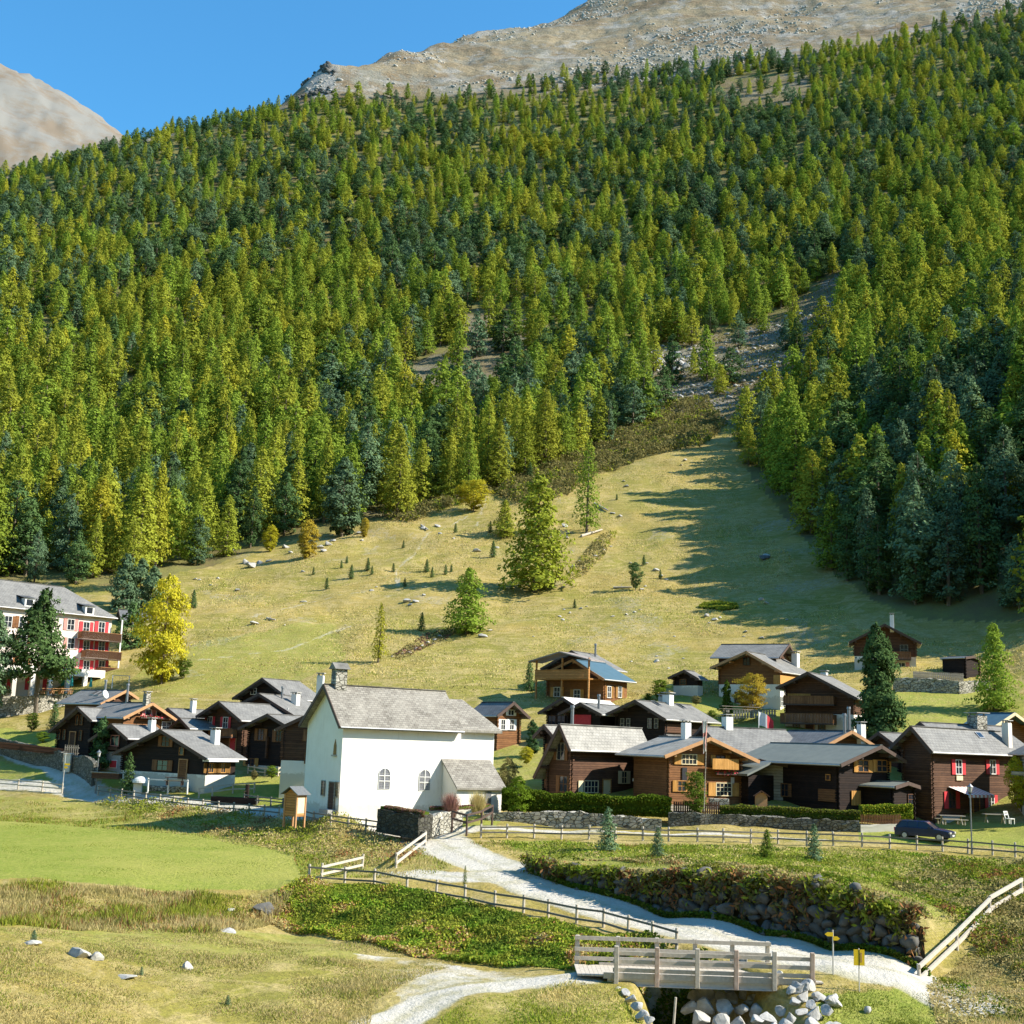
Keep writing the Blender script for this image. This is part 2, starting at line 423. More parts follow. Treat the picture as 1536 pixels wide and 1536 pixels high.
grey = smooth(2000, 2600, YY)
gravel = roadmask.copy()
gp = pxmask([(520,1425),(640,1440),(800,1462),(860,1466),(700,1490),(600,1536),(540,1600),(600,1500)], 50, 68)
gravel = np.maximum(gravel, gp * (.38 + .5 * fbm(XX * .5, YY * .5, 3)))
# faint trodden trails over the pasture
for tr in ([(730,745),(700,775),(640,800),(622,832),(594,855),(598,880)], [(735,725),(725,760),(715,790)], [(380,925),(460,905),(560,885),(640,880)], [(300,990),(430,975),(520,940)]):
    pts = [(G(*a).x, G(*a).y) for a in tr]
    dd, _p = seg_dist(XX, YY, pts)
    gravel = np.maximum(gravel, (1 - smooth(.2, .8, dd + .7 * fbm(XX * .4, YY * .4, 2))) * .46)

def make_grid(name, j0, j1, m):
    sub = slice(j0, j1 + 1)
    X, Y, Z = XX[sub], YY[sub], ZZ[sub]
    nv = X.shape[0]
    co = np.stack([X, Y, Z], -1).reshape(-1, 3)
    ii = np.arange(NU - 1)[None, :] + (np.arange(nv - 1) * NU)[:, None]
    f = np.stack([ii, ii + 1, ii + 1 + NU, ii + NU], -1).reshape(-1, 4)
    me = bpy.data.meshes.new(name)
    me.vertices.add(len(co)); me.vertices.foreach_set('co', co.ravel())
    me.loops.add(f.size); me.loops.foreach_set('vertex_index', f.ravel())
    me.polygons.add(len(f)); me.polygons.foreach_set('loop_start', np.arange(0, f.size, 4))
    me.update(); me.validate()
    me.polygons.foreach_set('use_smooth', np.ones(len(f), bool))
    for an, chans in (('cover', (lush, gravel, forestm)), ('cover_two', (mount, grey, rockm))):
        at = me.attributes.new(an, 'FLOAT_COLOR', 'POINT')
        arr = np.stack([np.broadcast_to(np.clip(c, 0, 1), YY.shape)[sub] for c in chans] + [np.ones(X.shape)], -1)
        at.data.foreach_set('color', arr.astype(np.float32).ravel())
    at = me.attributes.new('track', 'FLOAT', 'POINT'); at.data.foreach_set('value', track[sub].astype(np.float32).ravel())
    me.materials.append(m)
    o = bpy.data.objects.new(name, me); COL.objects.link(o); o['kind'] = 'structure'
    return o
M_GROUND = mat_ground()
ja = int(np.searchsorted(gv, math.log(165))); jb = int(np.searchsorted(gv, math.log(950))); jc = int(np.searchsorted(gv, math.log(2100)))
make_grid('ground', 0, ja, M_GROUND)
make_grid('hillside', ja, jb, M_GROUND)
make_grid('mountain', jb, jc, M_GROUND)
make_grid('distant_mountain', jc, NV - 1, M_GROUND)

# ------------------------------------------------------------------ object helpers
def tag(o, label=None, cat=None, group=None, kind=None):
    if label: o['label'] = label
    if cat: o['category'] = cat
    if group: o['group'] = group
    if kind: o['kind'] = kind
    return o
def empty(name, loc, rz=0, label=None, cat=None, group=None):
    o = bpy.data.objects.new(name, None); COL.objects.link(o)
    o.location = loc; o.rotation_euler = (0, 0, rz); o.empty_display_size = .3
    return tag(o, label, cat, group)
class MB:
    def __init__(s): s.v = []; s.f = []; s.mi = []; s.cm = 0
    def add(s, verts, faces):
        b = len(s.v); s.v += [tuple(v) for v in verts]; s.f += [tuple(i + b for i in f) for f in faces]; s.mi += [s.cm] * len(faces)
        return s
    def box(s, x0, x1, y0, y1, z0, z1):
        return s.add([(x0,y0,z0),(x1,y0,z0),(x1,y1,z0),(x0,y1,z0),(x0,y0,z1),(x1,y0,z1),(x1,y1,z1),(x0,y1,z1)],
                     [(0,3,2,1),(4,5,6,7),(0,1,5,4),(1,2,6,5),(2,3,7,6),(3,0,4,7)])
    def prism(s, poly, b):
        """poly: ccw list of 3-D points of one end face; a->b offset vector b"""
        n = len(poly); p = [Vector(q) for q in poly]; o = Vector(b)
        vs = p + [q + o for q in p]
        return s.add(vs, [tuple(range(n))[::-1], tuple(range(n, 2 * n))] + [(i, (i + 1) % n, n + (i + 1) % n, n + i) for i in range(n)])
    def bar(s, a, b, w, h=None):
        """square bar from a to b"""
        h = h or w; a = Vector(a); b = Vector(b); d = (b - a)
        if d.length < 1e-6: return s
        d.normalize(); up = Vector((0, 0, 1)) if abs(d.z) < .95 else Vector((1, 0, 0))
        sx = d.cross(up).normalized() * w / 2; sy = sx.cross(d).normalized() * h / 2
        vs = [a - sx - sy, a + sx - sy, a + sx + sy, a - sx + sy, b - sx - sy, b + sx - sy, b + sx + sy, b - sx + sy]
        return s.add(vs, [(0,3,2,1),(4,5,6,7),(0,1,5,4),(1,2,6,5),(2,3,7,6),(3,0,4,7)])
    def tube(s, a, b, r0, r1=None, n=8, cap=True):
        r1 = r0 if r1 is None else r1; a = Vector(a); b = Vector(b); d = (b - a).normalized()
        up = Vector((0, 0, 1)) if abs(d.z) < .95 else Vector((1, 0, 0))
        sx = d.cross(up).normalized(); sy = sx.cross(d)
        vs = []
        for c, r in ((a, r0), (b, r1)):
            for k in range(n):
                t = 2 * math.pi * k / n; vs.append(c + sx * math.cos(t) * r + sy * math.sin(t) * r)
        fs = [(k, (k + 1) % n, n + (k + 1) % n, n + k) for k in range(n)]
        if cap: fs += [tuple(range(n))[::-1], tuple(range(n, 2 * n))]
        return s.add(vs, fs)
    def mesh(s, name, mats):
        me = bpy.data.meshes.new(name); me.from_pydata(s.v, [], s.f)
        for m in (mats if isinstance(mats, (list, tuple)) else [mats]): me.materials.append(m)
        if any(s.mi): me.polygons.foreach_set('material_index', s.mi)
        me.update(); return me
    def build(s, name, mats, parent=None, loc=None, rz=0, bevel=0, smooth_=False):
        me = s.mesh(name, mats)
        if bevel or smooth_:
            bm = bmesh.new(); bm.from_mesh(me)
            bmesh.ops.recalc_face_normals(bm, faces=bm.faces)
            if bevel: bmesh.ops.bevel(bm, geom=list(bm.edges), offset=bevel, segments=1, affect='EDGES', profile=.5)
            if smooth_:
                for f in bm.faces: f.smooth = True
            bm.to_mesh(me); bm.free()
        o = bpy.data.objects.new(name, me); COL.objects.link(o)
        if parent: o.parent = parent
        if loc is not None: o.location = loc
        if rz: o.rotation_euler = (0, 0, rz)
        return o

def np_mesh(name, co, f, mats, mi=None, smooth_=False):
    """co (n,3), f (m,k) arrays -> mesh"""
    me = bpy.data.meshes.new(name); k = f.shape[1]
    me.vertices.add(len(co)); me.vertices.foreach_set('co', np.asarray(co, np.float32).ravel())
    me.loops.add(f.size); me.loops.foreach_set('vertex_index', f.astype(np.int32).ravel())
    me.polygons.add(len(f)); me.polygons.foreach_set('loop_start', np.arange(0, f.size, k, dtype=np.int32))
    for m in (mats if isinstance(mats, (list, tuple)) else [mats]): me.materials.append(m)
    if mi is not None: me.polygons.foreach_set('material_index', mi.astype(np.int32))
    if smooth_: me.polygons.foreach_set('use_smooth', np.ones(len(f), bool))
    me.update(); return me

def quads(cen, size, r, flat=0.0, stretch=1.0, out=None):
    """randomly turned leaf-clump faces at the points cen; size (n,)"""
    n = len(cen)
    a = r.normal(size=(n, 3)); a /= np.linalg.norm(a, axis=1)[:, None]
    b = r.normal(size=(n, 3)); b -= a * (a * b).sum(1)[:, None]; b /= np.linalg.norm(b, axis=1)[:, None]
    if out is not None:
        nn = out / (np.linalg.norm(out, axis=1)[:, None] + 1e-6) + r.normal(size=(n, 3)) * .42; nn /= np.linalg.norm(nn, axis=1)[:, None]
        b = np.cross(nn, a); b /= np.linalg.norm(b, axis=1)[:, None] + 1e-6; a = np.cross(b, nn)
    a = a * size[:, None] * .5 * stretch; b = b * size[:, None] * .5
    co = np.stack([cen - a, cen - b * .8, cen + a, cen + b * .8], 1).reshape(-1, 3)
    f = np.arange(4 * n).reshape(n, 4)
    return co, f

def mat_leaf(name, c1, c2, c3=None, trans=.3, vary=.5):
    m = newmat(name); n = NT(m); v = n.obj()
    oi = n.n('ShaderNodeObjectInfo').outputs['Random']
    col = n.mix(oi, c1, c2)
    col = n.mix(n.ramp(n.noise(v, .55, 4, .6), [(.38, 0), (.62, vary)]), col, c3 or c2)
    hsv = n.n('ShaderNodeHueSaturation', _Color=col)
    n.L.new(n.math('MULTIPLY_ADD', n.math('FRACT', n.math('MULTIPLY', oi, 7.31)), .34, .72), hsv.inputs['Value'])
    d = n.n('ShaderNodeBsdfDiffuse', _Color=hsv.outputs[0]); t = n.n('ShaderNodeBsdfTranslucent', _Color=hsv.outputs[0])
    mx = n.n('ShaderNodeMixShader', _0=trans, _1=d.outputs[0], _2=t.outputs[0])
    o = n.n('ShaderNodeOutputMaterial'); n.L.new(mx.outputs[0], o.inputs[0])
    return m
def mat_simple(name, c1, c2=None, scale=3, rough=.8, bstr=.0, metal=0, spec=.3, rnd=0):
    m = newmat(name); n = NT(m); v = n.obj()
    f = n.noise(v, scale, 5, .65)
    col = n.mix(n.ramp(f, [(.3, 0), (.7, 1)]), c1, c2 or [min(1, a * 1.25) for a in c1])
    if rnd:
        oi = n.n('ShaderNodeObjectInfo').outputs['Random']
        hsv = n.n('ShaderNodeHueSaturation', _Color=col); n.L.new(n.math('MULTIPLY_ADD', oi, rnd, 1 - rnd / 2), hsv.inputs['Value']); col = hsv.outputs[0]
    n.out(col, rough, f if bstr else None, bstr, .05, metal, spec)
    return m
LEAF = {
 'green':  mat_leaf('larch_green', (.245, .345, .045), (.305, .385, .05), (.19, .28, .04)),
 'olive':  mat_leaf('larch_olive', (.33, .375, .045), (.40, .405, .05), (.25, .305, .04)),
 'yellow': mat_leaf('larch_yellow', (.42, .42, .045), (.48, .44, .045), (.34, .36, .04)),
 'orange': mat_leaf('larch_orange', (.52, .40, .05), (.56, .36, .05), (.46, .38, .05)),
 'dark':   mat_leaf('pine_dark', (.095, .17, .06), (.13, .21, .065), (.07, .13, .05), trans=.2),
 'blue':   mat_leaf('pine_blue', (.14, .225, .12), (.18, .27, .13), (.11, .18, .10), trans=.2),
 'bush':   mat_leaf('bush_green', (.10, .17, .02), (.16, .22, .03), (.07, .12, .02)),
 'hedge':  mat_leaf('hedge_green', (.16, .24, .02), (.20, .27, .03), (.08, .14, .015)),
 'brown':  mat_leaf('shrub_brown', (.215, .20, .075), (.27, .24, .09), (.16, .155, .055)),
 'gold':   mat_leaf('birch_gold', (.50, .46, .03), (.58, .50, .04), (.34, .36, .03)),
 'rust':   mat_leaf('rust', (.46, .17, .02), (.52, .22, .02), (.34, .10, .02)),
}
M_BARK = mat_simple('bark', (.11, .085, .06), (.19, .16, .12), 6, .9, .6)

def conifer_mesh(seed, H, R, kind, n_br, clumps, csize, mat, base=.08, droop=.25, dead=0.0):
    """crown mesh and trunk mesh of a conifer standing at the origin"""
    r = np.random.RandomState(seed)
    cen = []; siz = []; ous = []; tb = MB()
    bend = r.normal(size=2) * .01 * H
    trunk = lambda t: np.array([bend[0] * math.sin(t * 2.5), bend[1] * math.sin(t * 2), t * H])
    segs = 6; rad0 = H * .016 + .06
    for k in range(segs):
        t0, t1 = k / segs, (k + 1) / segs
        tb.tube(trunk(t0) - (np.array([0, 0, .6]) if k == 0 else 0), trunk(t1), rad0 * (1 - t0 * .92), rad0 * (1 - t1 * .92), 7)
    gaps = r.rand(12)
    for i in range(n_br):
        t = base + (1 - base) * ((i + r.rand()) / n_br) ** .92
        az = r.rand() * 2 * math.pi if kind != 'whorl' else i * 2.4 + r.rand() * .6
        if kind == 'pine':
            pr = (min(1, (1 - t) * 1.9 + .10)) ** .8 * min(1, .6 + t * 1.5)
        elif kind == 'round':
            pr = math.sqrt(max(0.02, 1 - (2 * (t - base) / (1 - base) - 1) ** 2))
        elif kind == 'column':
            pr = min(1, (1 - t) * 3.0 + .1) * (.8 + .2 * math.sin(t * 9))
        else:
            pr = ((1 - t + .02) ** .56) * min(1, .6 + (t - base) * 3.0)
        # lobes and gaps round the crown so the outline is uneven
        lob = .62 + .6 * gaps[int((az / 6.2832 * 5 + t * 9)) % 12]
        L = R * pr * lob * (.75 + .45 * r.rand())
        if L < .1: L = .1
        up = .22 if kind == 'pine' else (.05 if kind != 'round' else .25)
        p0 = trunk(t)
        nc = max(3, int(clumps * (.35 + .65 * L / R)))
        s = (.18 + .82 * r.rand(nc) ** .6)
        if kind in ('pine', 'round', 'column'): s = .25 + .75 * r.rand(nc) ** .5
        x = s * L; zz = up * x - droop * L * s ** 2 + r.normal(size=nc) * .035 * H * (.25 + .3 * pr)
        lat = r.normal(size=nc) * .16 * L
        cx = p0[0] + x * math.cos(az) - lat * math.sin(az); cy = p0[1] + x * math.sin(az) + lat * math.cos(az)
        cen.append(np.stack([cx, cy, p0[2] + zz], 1)); siz.append(csize * (.6 + .8 * r.rand(nc)) * (1.1 - .35 * t)); ous.append(np.stack([cx - p0[0], cy - p0[1], np.full(nc, .45 * L) + zz * .8], 1))
        if i % 2 == 0 and L > .6:
            e = np.array([p0[0] + L * .8 * math.cos(az), p0[1] + L * .8 * math.sin(az), p0[2] + up * L * .8 - droop * L * .6])
            tb.tube(p0, e, rad0 * .16 * (1.2 - t), .015, 3, False)
    # leader
    k = 14; tt = .86 + .15 * r.rand(k)
    cen.append(np.stack([r.normal(size=k) * .1, r.normal(size=k) * .1, tt * H], 1)); siz.append(np.full(k, csize * .55)); ous.append(r.normal(size=(k, 3)))
    cen = np.concatenate(cen); siz = np.concatenate(siz)
    co, f = quads(cen, siz, r, .15, 1.25, np.concatenate(ous))
    return np_mesh('crown', co, f, mat), tb.mesh('trunk', M_BARK)

def tree_obj(name, crown, trunk, loc, s, rz, label, cat, group=None, sz=None):
    e = empty(name, loc, rz, label, cat, group)
    e.scale = (s, s, sz or s)
    for nm, me in (('crown', crown), ('trunk', trunk)):
        if me is None: continue
        o = bpy.data.objects.new(nm, me); COL.objects.link(o); o.parent = e
    return e

# ------------------------------------------------------------------ the forest
PROTO = {}; FINE = {}
H0 = 16.0
def remat(me, mat):
    m2 = me.copy(); m2.materials.clear(); m2.materials.append(mat); return m2
_lar = [conifer_mesh(100 + i, H0, 3.5 + .45 * (i % 3), 'whorl' if i != 3 else 'column', 115, 23, .5, LEAF['green'], base=.05 + .06 * (i % 2), droop=.14 + .08 * (i % 3)) for i in range(6)]
_pin = [conifer_mesh(200 + i, H0, 3.4 - .3 * (i % 2), 'pine', 115, 23, .52, LEAF['dark'], base=.06, droop=.05) for i in range(4)]
for c in ('green', 'olive', 'yellow', 'orange'):
    PROTO[c] = [(remat(a, LEAF[c]), b) for a, b in _lar[:6 if c != 'orange' else 2]]
for c in ('dark', 'blue'):
    PROTO[c] = [(remat(a, LEAF[c]), b) for a, b in _pin]
_lf = [conifer_mesh(300 + i, H0, 3.6 + .35 * (i % 3), 'whorl', 130, 46, .34, LEAF['green'], base=.04 + .05 * (i % 2), droop=.24) for i in range(4)]
_pf = [conifer_mesh(400 + i, H0, 3.4 - .3 * (i % 2), 'pine', 140, 46, .36, LEAF['dark'], base=.05, droop=.05) for i in range(4)]
for c in PROTO:
    FINE[c] = [(remat(a, LEAF[c]), b) for a, b in (_pf if c in ('dark', 'blue') else _lf)]
    while len(FINE[c]) < len(PROTO[c]): FINE[c].append(FINE[c][len(FINE[c]) - 4])
fr = np.random.RandomState(5)
cand = []
y = 176.0
while y < 1000:
    sp = np.interp(y, [180, 260, 400, 700, 1000], [5.2, 6.2, 6.9, 7.3, 7.6])
    x0, x1 = -.62 * y, .62 * y
    nx = int((x1 - x0) / sp)
    xs = x0 + (np.arange(nx) + fr.rand(nx)) * sp
    ys = y + (fr.rand(nx) - .5) * sp * 1.5
    cand.append(np.stack([xs, ys], 1)); y += sp * 1.22
cand = np.concatenate(cand)
cz = hz(cand[:, 0], cand[:, 1])
cpx, cpy = project(cand[:, 0], cand[:, 1], cz)
keep = inpoly(cpx, cpy + 4 * fr.normal(size=len(cpx)), forest_px)
# off the frame to the right the forest goes on
den = np.ones(len(cand))
for k_, c_ in enumerate(CLEAR):
    den[inpoly(cpx, cpy, c_)] = (.16, .17, .3, .4)[k_]
topz = smooth(860, 960, cand[:, 1]) * smooth(450, 700, cpx)
nz_ = fbm(cand[:, 0] * .012, cand[:, 1] * .012, 3)
den *= 1 - topz * .45 * (nz_ < .12)
keep &= fr.rand(len(cand)) < den
forest = []
for (x, y), z, px, py in zip(cand[keep], cz[keep], cpx[keep], cpy[keep]):
    if px < -260 or px > 1900: continue
    base_h = np.interp(y, [180, 260, 450, 700, 900], [16.5, 20, 19, 16.5, 13.0])
    h = base_h * (.52 + .62 * fr.rand() ** .9) * (1.22 if px > 1080 and y < 300 else 1)
    nzz = float(fbm(np.array([x * .02]), np.array([y * .02]), 3)[0])
    ppine = .27 + (.22 if px > 1090 and y < 270 else 0) + .75 * nzz + .16 * (y > 600) + (.12 if 850 < px < 1010 and y < 480 else 0)  # more dark pines at the near right edge: shade put into the colour
    r_ = fr.rand()
    if r_ < ppine:
        c = 'dark' if fr.rand() < .55 else 'blue'; h *= .95
    else:
        w = fr.rand() + .25 * float(fbm(np.array([x * .01 + 50]), np.array([y * .01]), 2)[0])
        c = 'orange' if w > 1.10 or fr.rand() < .006 else 'yellow' if w > .96 else 'olive' if w > .42 else 'green'
    k = fr.randint(len(PROTO[c]))
    forest.append([x, y, z, h, c, k, px, py, fr.rand() * 6.283, (.78 + .62 * fr.rand()) * (1.1 if y > 380 else 1)])
forest.sort(key=lambda a: a[1])
# which trees show: coverage of the picture, nearest first
cov = np.zeros((200, 200), bool)
sizes = []
for i, a in enumerate(forest):
    x, y, z, h = a[:4]
    tx, ty = project([x], [y], [z + h]); bx, by = a[6], a[7]
    tx, ty = tx[0], ty[0]; hw_ = 3.2 * h / H0 * F_PX / y
    c0, c1 = int((tx - hw_) / 8) + 4, int((tx + hw_) / 8) + 4
    r0, r1 = int(ty / 8) + 2, int((ty * .35 + by * .65) / 8) + 2
    c0, c1 = max(c0, 0), min(c1, 199); r0, r1 = max(r0, 0), min(r1, 199)
    vis = 0
    if c1 >= c0 and r1 >= r0 and -20 < tx < 1556 and by > -20:
        blk = cov[r0:r1 + 1, c0:c1 + 1]; vis = (~blk).sum(); 
        m1, m2 = (c0 + c1) // 2, (c0 + c1) // 2 + 1
        cov[r0 + 1:int(by / 8) + 3, max(c0 + 1, 0):c1] = True
    sizes.append(vis)
order = sorted(range(len(forest)), key=lambda i: -sizes[i])
lim = {'larch': 290, 'pine': 210}; used = {'larch': 0, 'pine': 0}
single = set()
for i in order:
    kd = 'pine' if forest[i][4] in ('dark', 'blue') else 'larch'
    if used[kd] < lim[kd] and sizes[i] > 0:
        single.add(i); used[kd] += 1
WORD = {'green': 'green larch', 'olive': 'olive green larch', 'yellow': 'yellowing larch', 'orange': 'orange autumn larch', 'dark': 'dark green stone pine', 'blue': 'blue green stone pine'}
rest = []
first = {}
for i, a in enumerate(forest):
    x, y, z, h, c, k, px, py, rz, wd = a
    if i in single:
        zone = 'in the shaded forest edge behind the right end of the pasture' if px > 1060 and y < 330 else \
               'near the forest edge above the pasture' if y < 340 else 'in the forest high on the slope'
        kind = 'pine' if c in ('dark', 'blue') else 'larch'
        e = tree_obj('stone_pine' if kind == 'pine' else 'larch_tree', (FINE if y < 345 else PROTO)[c][k][0], (FINE if y < 345 else PROTO)[c][k][1], (x, y, z - .2), h / H0 * wd, rz,
                 WORD[c] + ' ' + zone, kind + ' tree', WORD[c] + 's ' + zone, h / H0)
        if y >= 345: first.setdefault((c, k), e.children[0])
    else:
        rest.append(a)
# everything beyond the counted trees: one mass, instancing the crowns above
def forest_mass():
    co = np.array([[a[0], a[1], a[2] - .2] for a in rest])
    me = bpy.data.meshes.new('forest'); me.vertices.add(len(co)); me.vertices.foreach_set('co', co.ravel())
    keys = sorted(first)
    at = me.attributes.new('pick', 'INT', 'POINT'); at.data.foreach_set('value', [keys.index((a[4], a[5])) if (a[4], a[5]) in first else 0 for a in rest])
    at = me.attributes.new('turn', 'FLOAT_VECTOR', 'POINT'); at.data.foreach_set('vector', np.array([[0, 0, a[8]] for a in rest]).ravel())
    at = me.attributes.new('size', 'FLOAT_VECTOR', 'POINT'); at.data.foreach_set('vector', np.array([[a[3] / H0 * a[9]] * 2 + [a[3] / H0] for a in rest]).ravel())
    o = bpy.data.objects.new('forest', me); COL.objects.link(o)
    tag(o, 'dense mass of larches and stone pines covering the mountain slope', 'forest', kind='stuff')
    g = bpy.data.node_groups.new('forest', 'GeometryNodeTree')
    g.interface.new_socket('Geometry', in_out='INPUT', socket_type='NodeSocketGeometry'); g.interface.new_socket('Geometry', in_out='OUTPUT', socket_type='NodeSocketGeometry')
    gi = g.nodes.new('NodeGroupInput'); go = g.nodes.new('NodeGroupOutput'); jn = g.nodes.new('GeometryNodeJoinGeometry')
    def na(nm, typ):
        n_ = g.nodes.new('GeometryNodeInputNamedAttribute'); n_.data_type = typ; n_.inputs[0].default_value = nm; return n_.outputs[0]
    for j, kk in enumerate(keys):
        oi = g.nodes.new('GeometryNodeObjectInfo'); oi.inputs['Object'].default_value = first[kk]; oi.inputs['As Instance'].default_value = True
        cmp = g.nodes.new('FunctionNodeCompare'); cmp.data_type = 'INT'; cmp.operation = 'EQUAL'
        g.links.new(na('pick', 'INT'), cmp.inputs[2]); cmp.inputs[3].default_value = j
        ip = g.nodes.new('GeometryNodeInstanceOnPoints')
        g.links.new(gi.outputs[0], ip.inputs['Points']); g.links.new(cmp.outputs[0], ip.inputs['Selection'])
        g.links.new(oi.outputs['Geometry'], ip.inputs['Instance'])
        er = g.nodes.new('FunctionNodeEulerToRotation'); g.links.new(na('turn', 'FLOAT_VECTOR'), er.inputs[0])
        g.links.new(er.outputs[0], ip.inputs['Rotation']); g.links.new(na('size', 'FLOAT_VECTOR'), ip.inputs['Scale'])
        g.links.new(ip.outputs[0], jn.inputs[0])
    g.links.new(jn.outputs[0], go.inputs[0])
    md = o.modifiers.new('forest', 'NODES'); md.node_group = g
forest_mass()
print('FOREST', len(forest), 'single', used, 'rest', len(rest))

def unseen_sky_blocker():  # unseen dark slope behind the camera, added to hold back sky light
    nx, ny = 90, 60
    xs = np.linspace(-2600, 2600, nx); ys = np.linspace(19.5, -2200, ny); X, Y = np.meshgrid(xs, ys)
    k = np.clip(-Y - 40, 0, None); Z = -10.5 + .02 * k + 620 * (k / 1400) ** 1.05 * (1 + .25 * fbm(X * .002, Y * .002, 4)) + 5 * fbm(X * .02, Y * .02, 3) * smooth(10, 80, k)
    Z = np.where(Y > 0, np.minimum(Z, -10.5), Z)
    side = smooth(500, 2300, np.abs(X)) * 320; Z = Z + np.where(X < 0, side, side * .45) * smooth(0, 300, k)
    co = np.stack([X, Y, Z], -1).reshape(-1, 3); ii = np.arange(nx - 1)[None, :] + (np.arange(ny - 1) * nx)[:, None]
    f = np.stack([ii, ii + nx, ii + nx + 1, ii + 1], -1).reshape(-1, 4)
    o = bpy.data.objects.new('hillside', np_mesh('hillside', co, f, mat_simple('wooded_hill', (.06, .085, .025), (.16, .15, .05), .02, .95), smooth_=True)); COL.objects.link(o); o['kind'] = 'structure'
unseen_sky_blocker()

# ------------------------------------------------------------------ building materials
def mat_slate(name, c1, c2, row=.32, rough=.75):
    m = newmat(name); n = NT(m); v = n.obj()
    br = n.n('ShaderNodeTexBrick', offset=.5)
    mp = n.n('ShaderNodeMapping', _0=n.n('ShaderNodeTexCoord').outputs['UV'])
    n.L.new(mp.outputs[0], br.inputs['Vector'])
    br.inputs['Scale'].default_value = 1.0; br.inputs['Mortar Size'].default_value = .022; br.inputs['Brick Width'].default_value = .42; br.inputs['Row Height'].default_value = row
    br.inputs['Color1'].default_value = (*c1, 1); br.inputs['Color2'].default_value = (*c2, 1); br.inputs['Mortar'].default_value = (c1[0] * .45, c1[1] * .45, c1[2] * .45, 1)
    col = n.mix(n.ramp(n.noise(v, .7, 5, .7), [(.35, 0), (.7, .55)]), br.outputs[0], [min(1, a * 1.35) for a in c2])
    col = n.mix(n.ramp(n.noise(v, 3.5, 5, .75), [(.52, 0), (.7, .5)]), col, [a * .55 for a in c1])
    n.out(col, rough, br.outputs[1], -.5, .03, spec=.25)
    return m
def mat_timber(name, c1, c2, row=.2, axis=2, rough=.75):
    m = newmat(name); n = NT(m); v = n.obj()
    sep = n.n('ShaderNodeSeparateXYZ', _0=v)
    z = sep.outputs[axis]
    fr_ = n.math('FRACT', n.math('MULTIPLY', z, 1 / row))
    idx = n.math('FLOOR', n.math('MULTIPLY', z, 1 / row))
    wn_ = n.n('ShaderNodeTexWhiteNoise', noise_dimensions='1D'); n.L.new(idx, wn_.inputs['W'])
    st = n.n('ShaderNodeVectorMath', operation='MULTIPLY', _0=v, _1=(1.2, 1.2, 9) if axis == 2 else (9, 9, 1.2)).outputs[0]
    g = n.noise(st, 1.6, 6, .7)
    col = n.mix(wn_.outputs[0], c1, c2)
    col = n.mix(n.ramp(g, [(.35, .55), (.6, 0)]), col, [a * .45 for a in c1])
    col = n.mix(n.ramp(n.noise(v, .5, 4, .6), [(.5, 0), (.75, .5)]), col, [min(1, a * 1.5) for a in c2])
    groove = n.ramp(fr_, [(0, 0), (.1, 1), (.9, 1), (1, 0)])
    col = n.mix(groove, [a * .25 for a in c1], col)
    n.out(col, rough, groove, .7, .04, spec=.2)
    return m
def mat_stonewall(name, c1=(.20, .19, .17), c2=(.40, .38, .33), sc=2.6):
    m = newmat(name); n = NT(m); v = n.obj()
    st = n.n('ShaderNodeVectorMath', operation='MULTIPLY', _0=v, _1=(1, 1, 1.7)).outputs[0]
    vo = n.n('ShaderNodeTexVoronoi', feature='F1', _Vector=st, _Scale=sc); ve = n.n('ShaderNodeTexVoronoi', feature='DISTANCE_TO_EDGE', _Vector=st, _Scale=sc)
    sp = n.n('ShaderNodeSeparateColor', _0=vo.outputs['Color'])
    col = n.mix(sp.outputs[0], c1, c2)
    col = n.mix(n.ramp(n.noise(v, 6, 5, .7), [(.4, 0), (.7, .5)]), col, (.12, .12, .06))
    e = n.ramp(ve.outputs[0], [(0, 0), (.09, 1)])
    col = n.mix(e, (.05, .045, .035), col)
    n.out(col, .9, n.mix(.3, e, n.noise(v, 8, 5, .7)), .9, .12, spec=.1)
    return m
def mat_glass():
    m = newmat('window_glass'); n = NT(m)
    n.out((.02, .025, .035), .08, spec=.6); return m
def mat_plaster():
    m = newmat('white_plaster'); n = NT(m); v = n.obj()
    st = n.n('ShaderNodeVectorMath', operation='MULTIPLY', _0=v, _1=(2.5, 2.5, .35)).outputs[0]
    c = n.mix(n.ramp(n.noise(v, .7, 6, .7), [(.35, 0), (.7, 1)]), (.84, .81, .75), (.78, .74, .67))
    c = n.mix(n.ramp(n.noise(st, 1.0, 7, .75), [(.55, 0), (.75, .5)]), c, (.52, .48, .42))
    z = n.n('ShaderNodeSeparateXYZ', _0=v).outputs[2]
    edge = n.math('ADD', z, n.math('MULTIPLY', n.noise(v, 1.2, 6, .75), -2.2))
    c = n.mix(n.ramp(edge, [(0.0, .6), (.25, 0)]), c, (.46, .42, .34))
    n.out(c, .92, n.noise(v, 7, 6, .7), .35, .03, spec=.15)
    return m
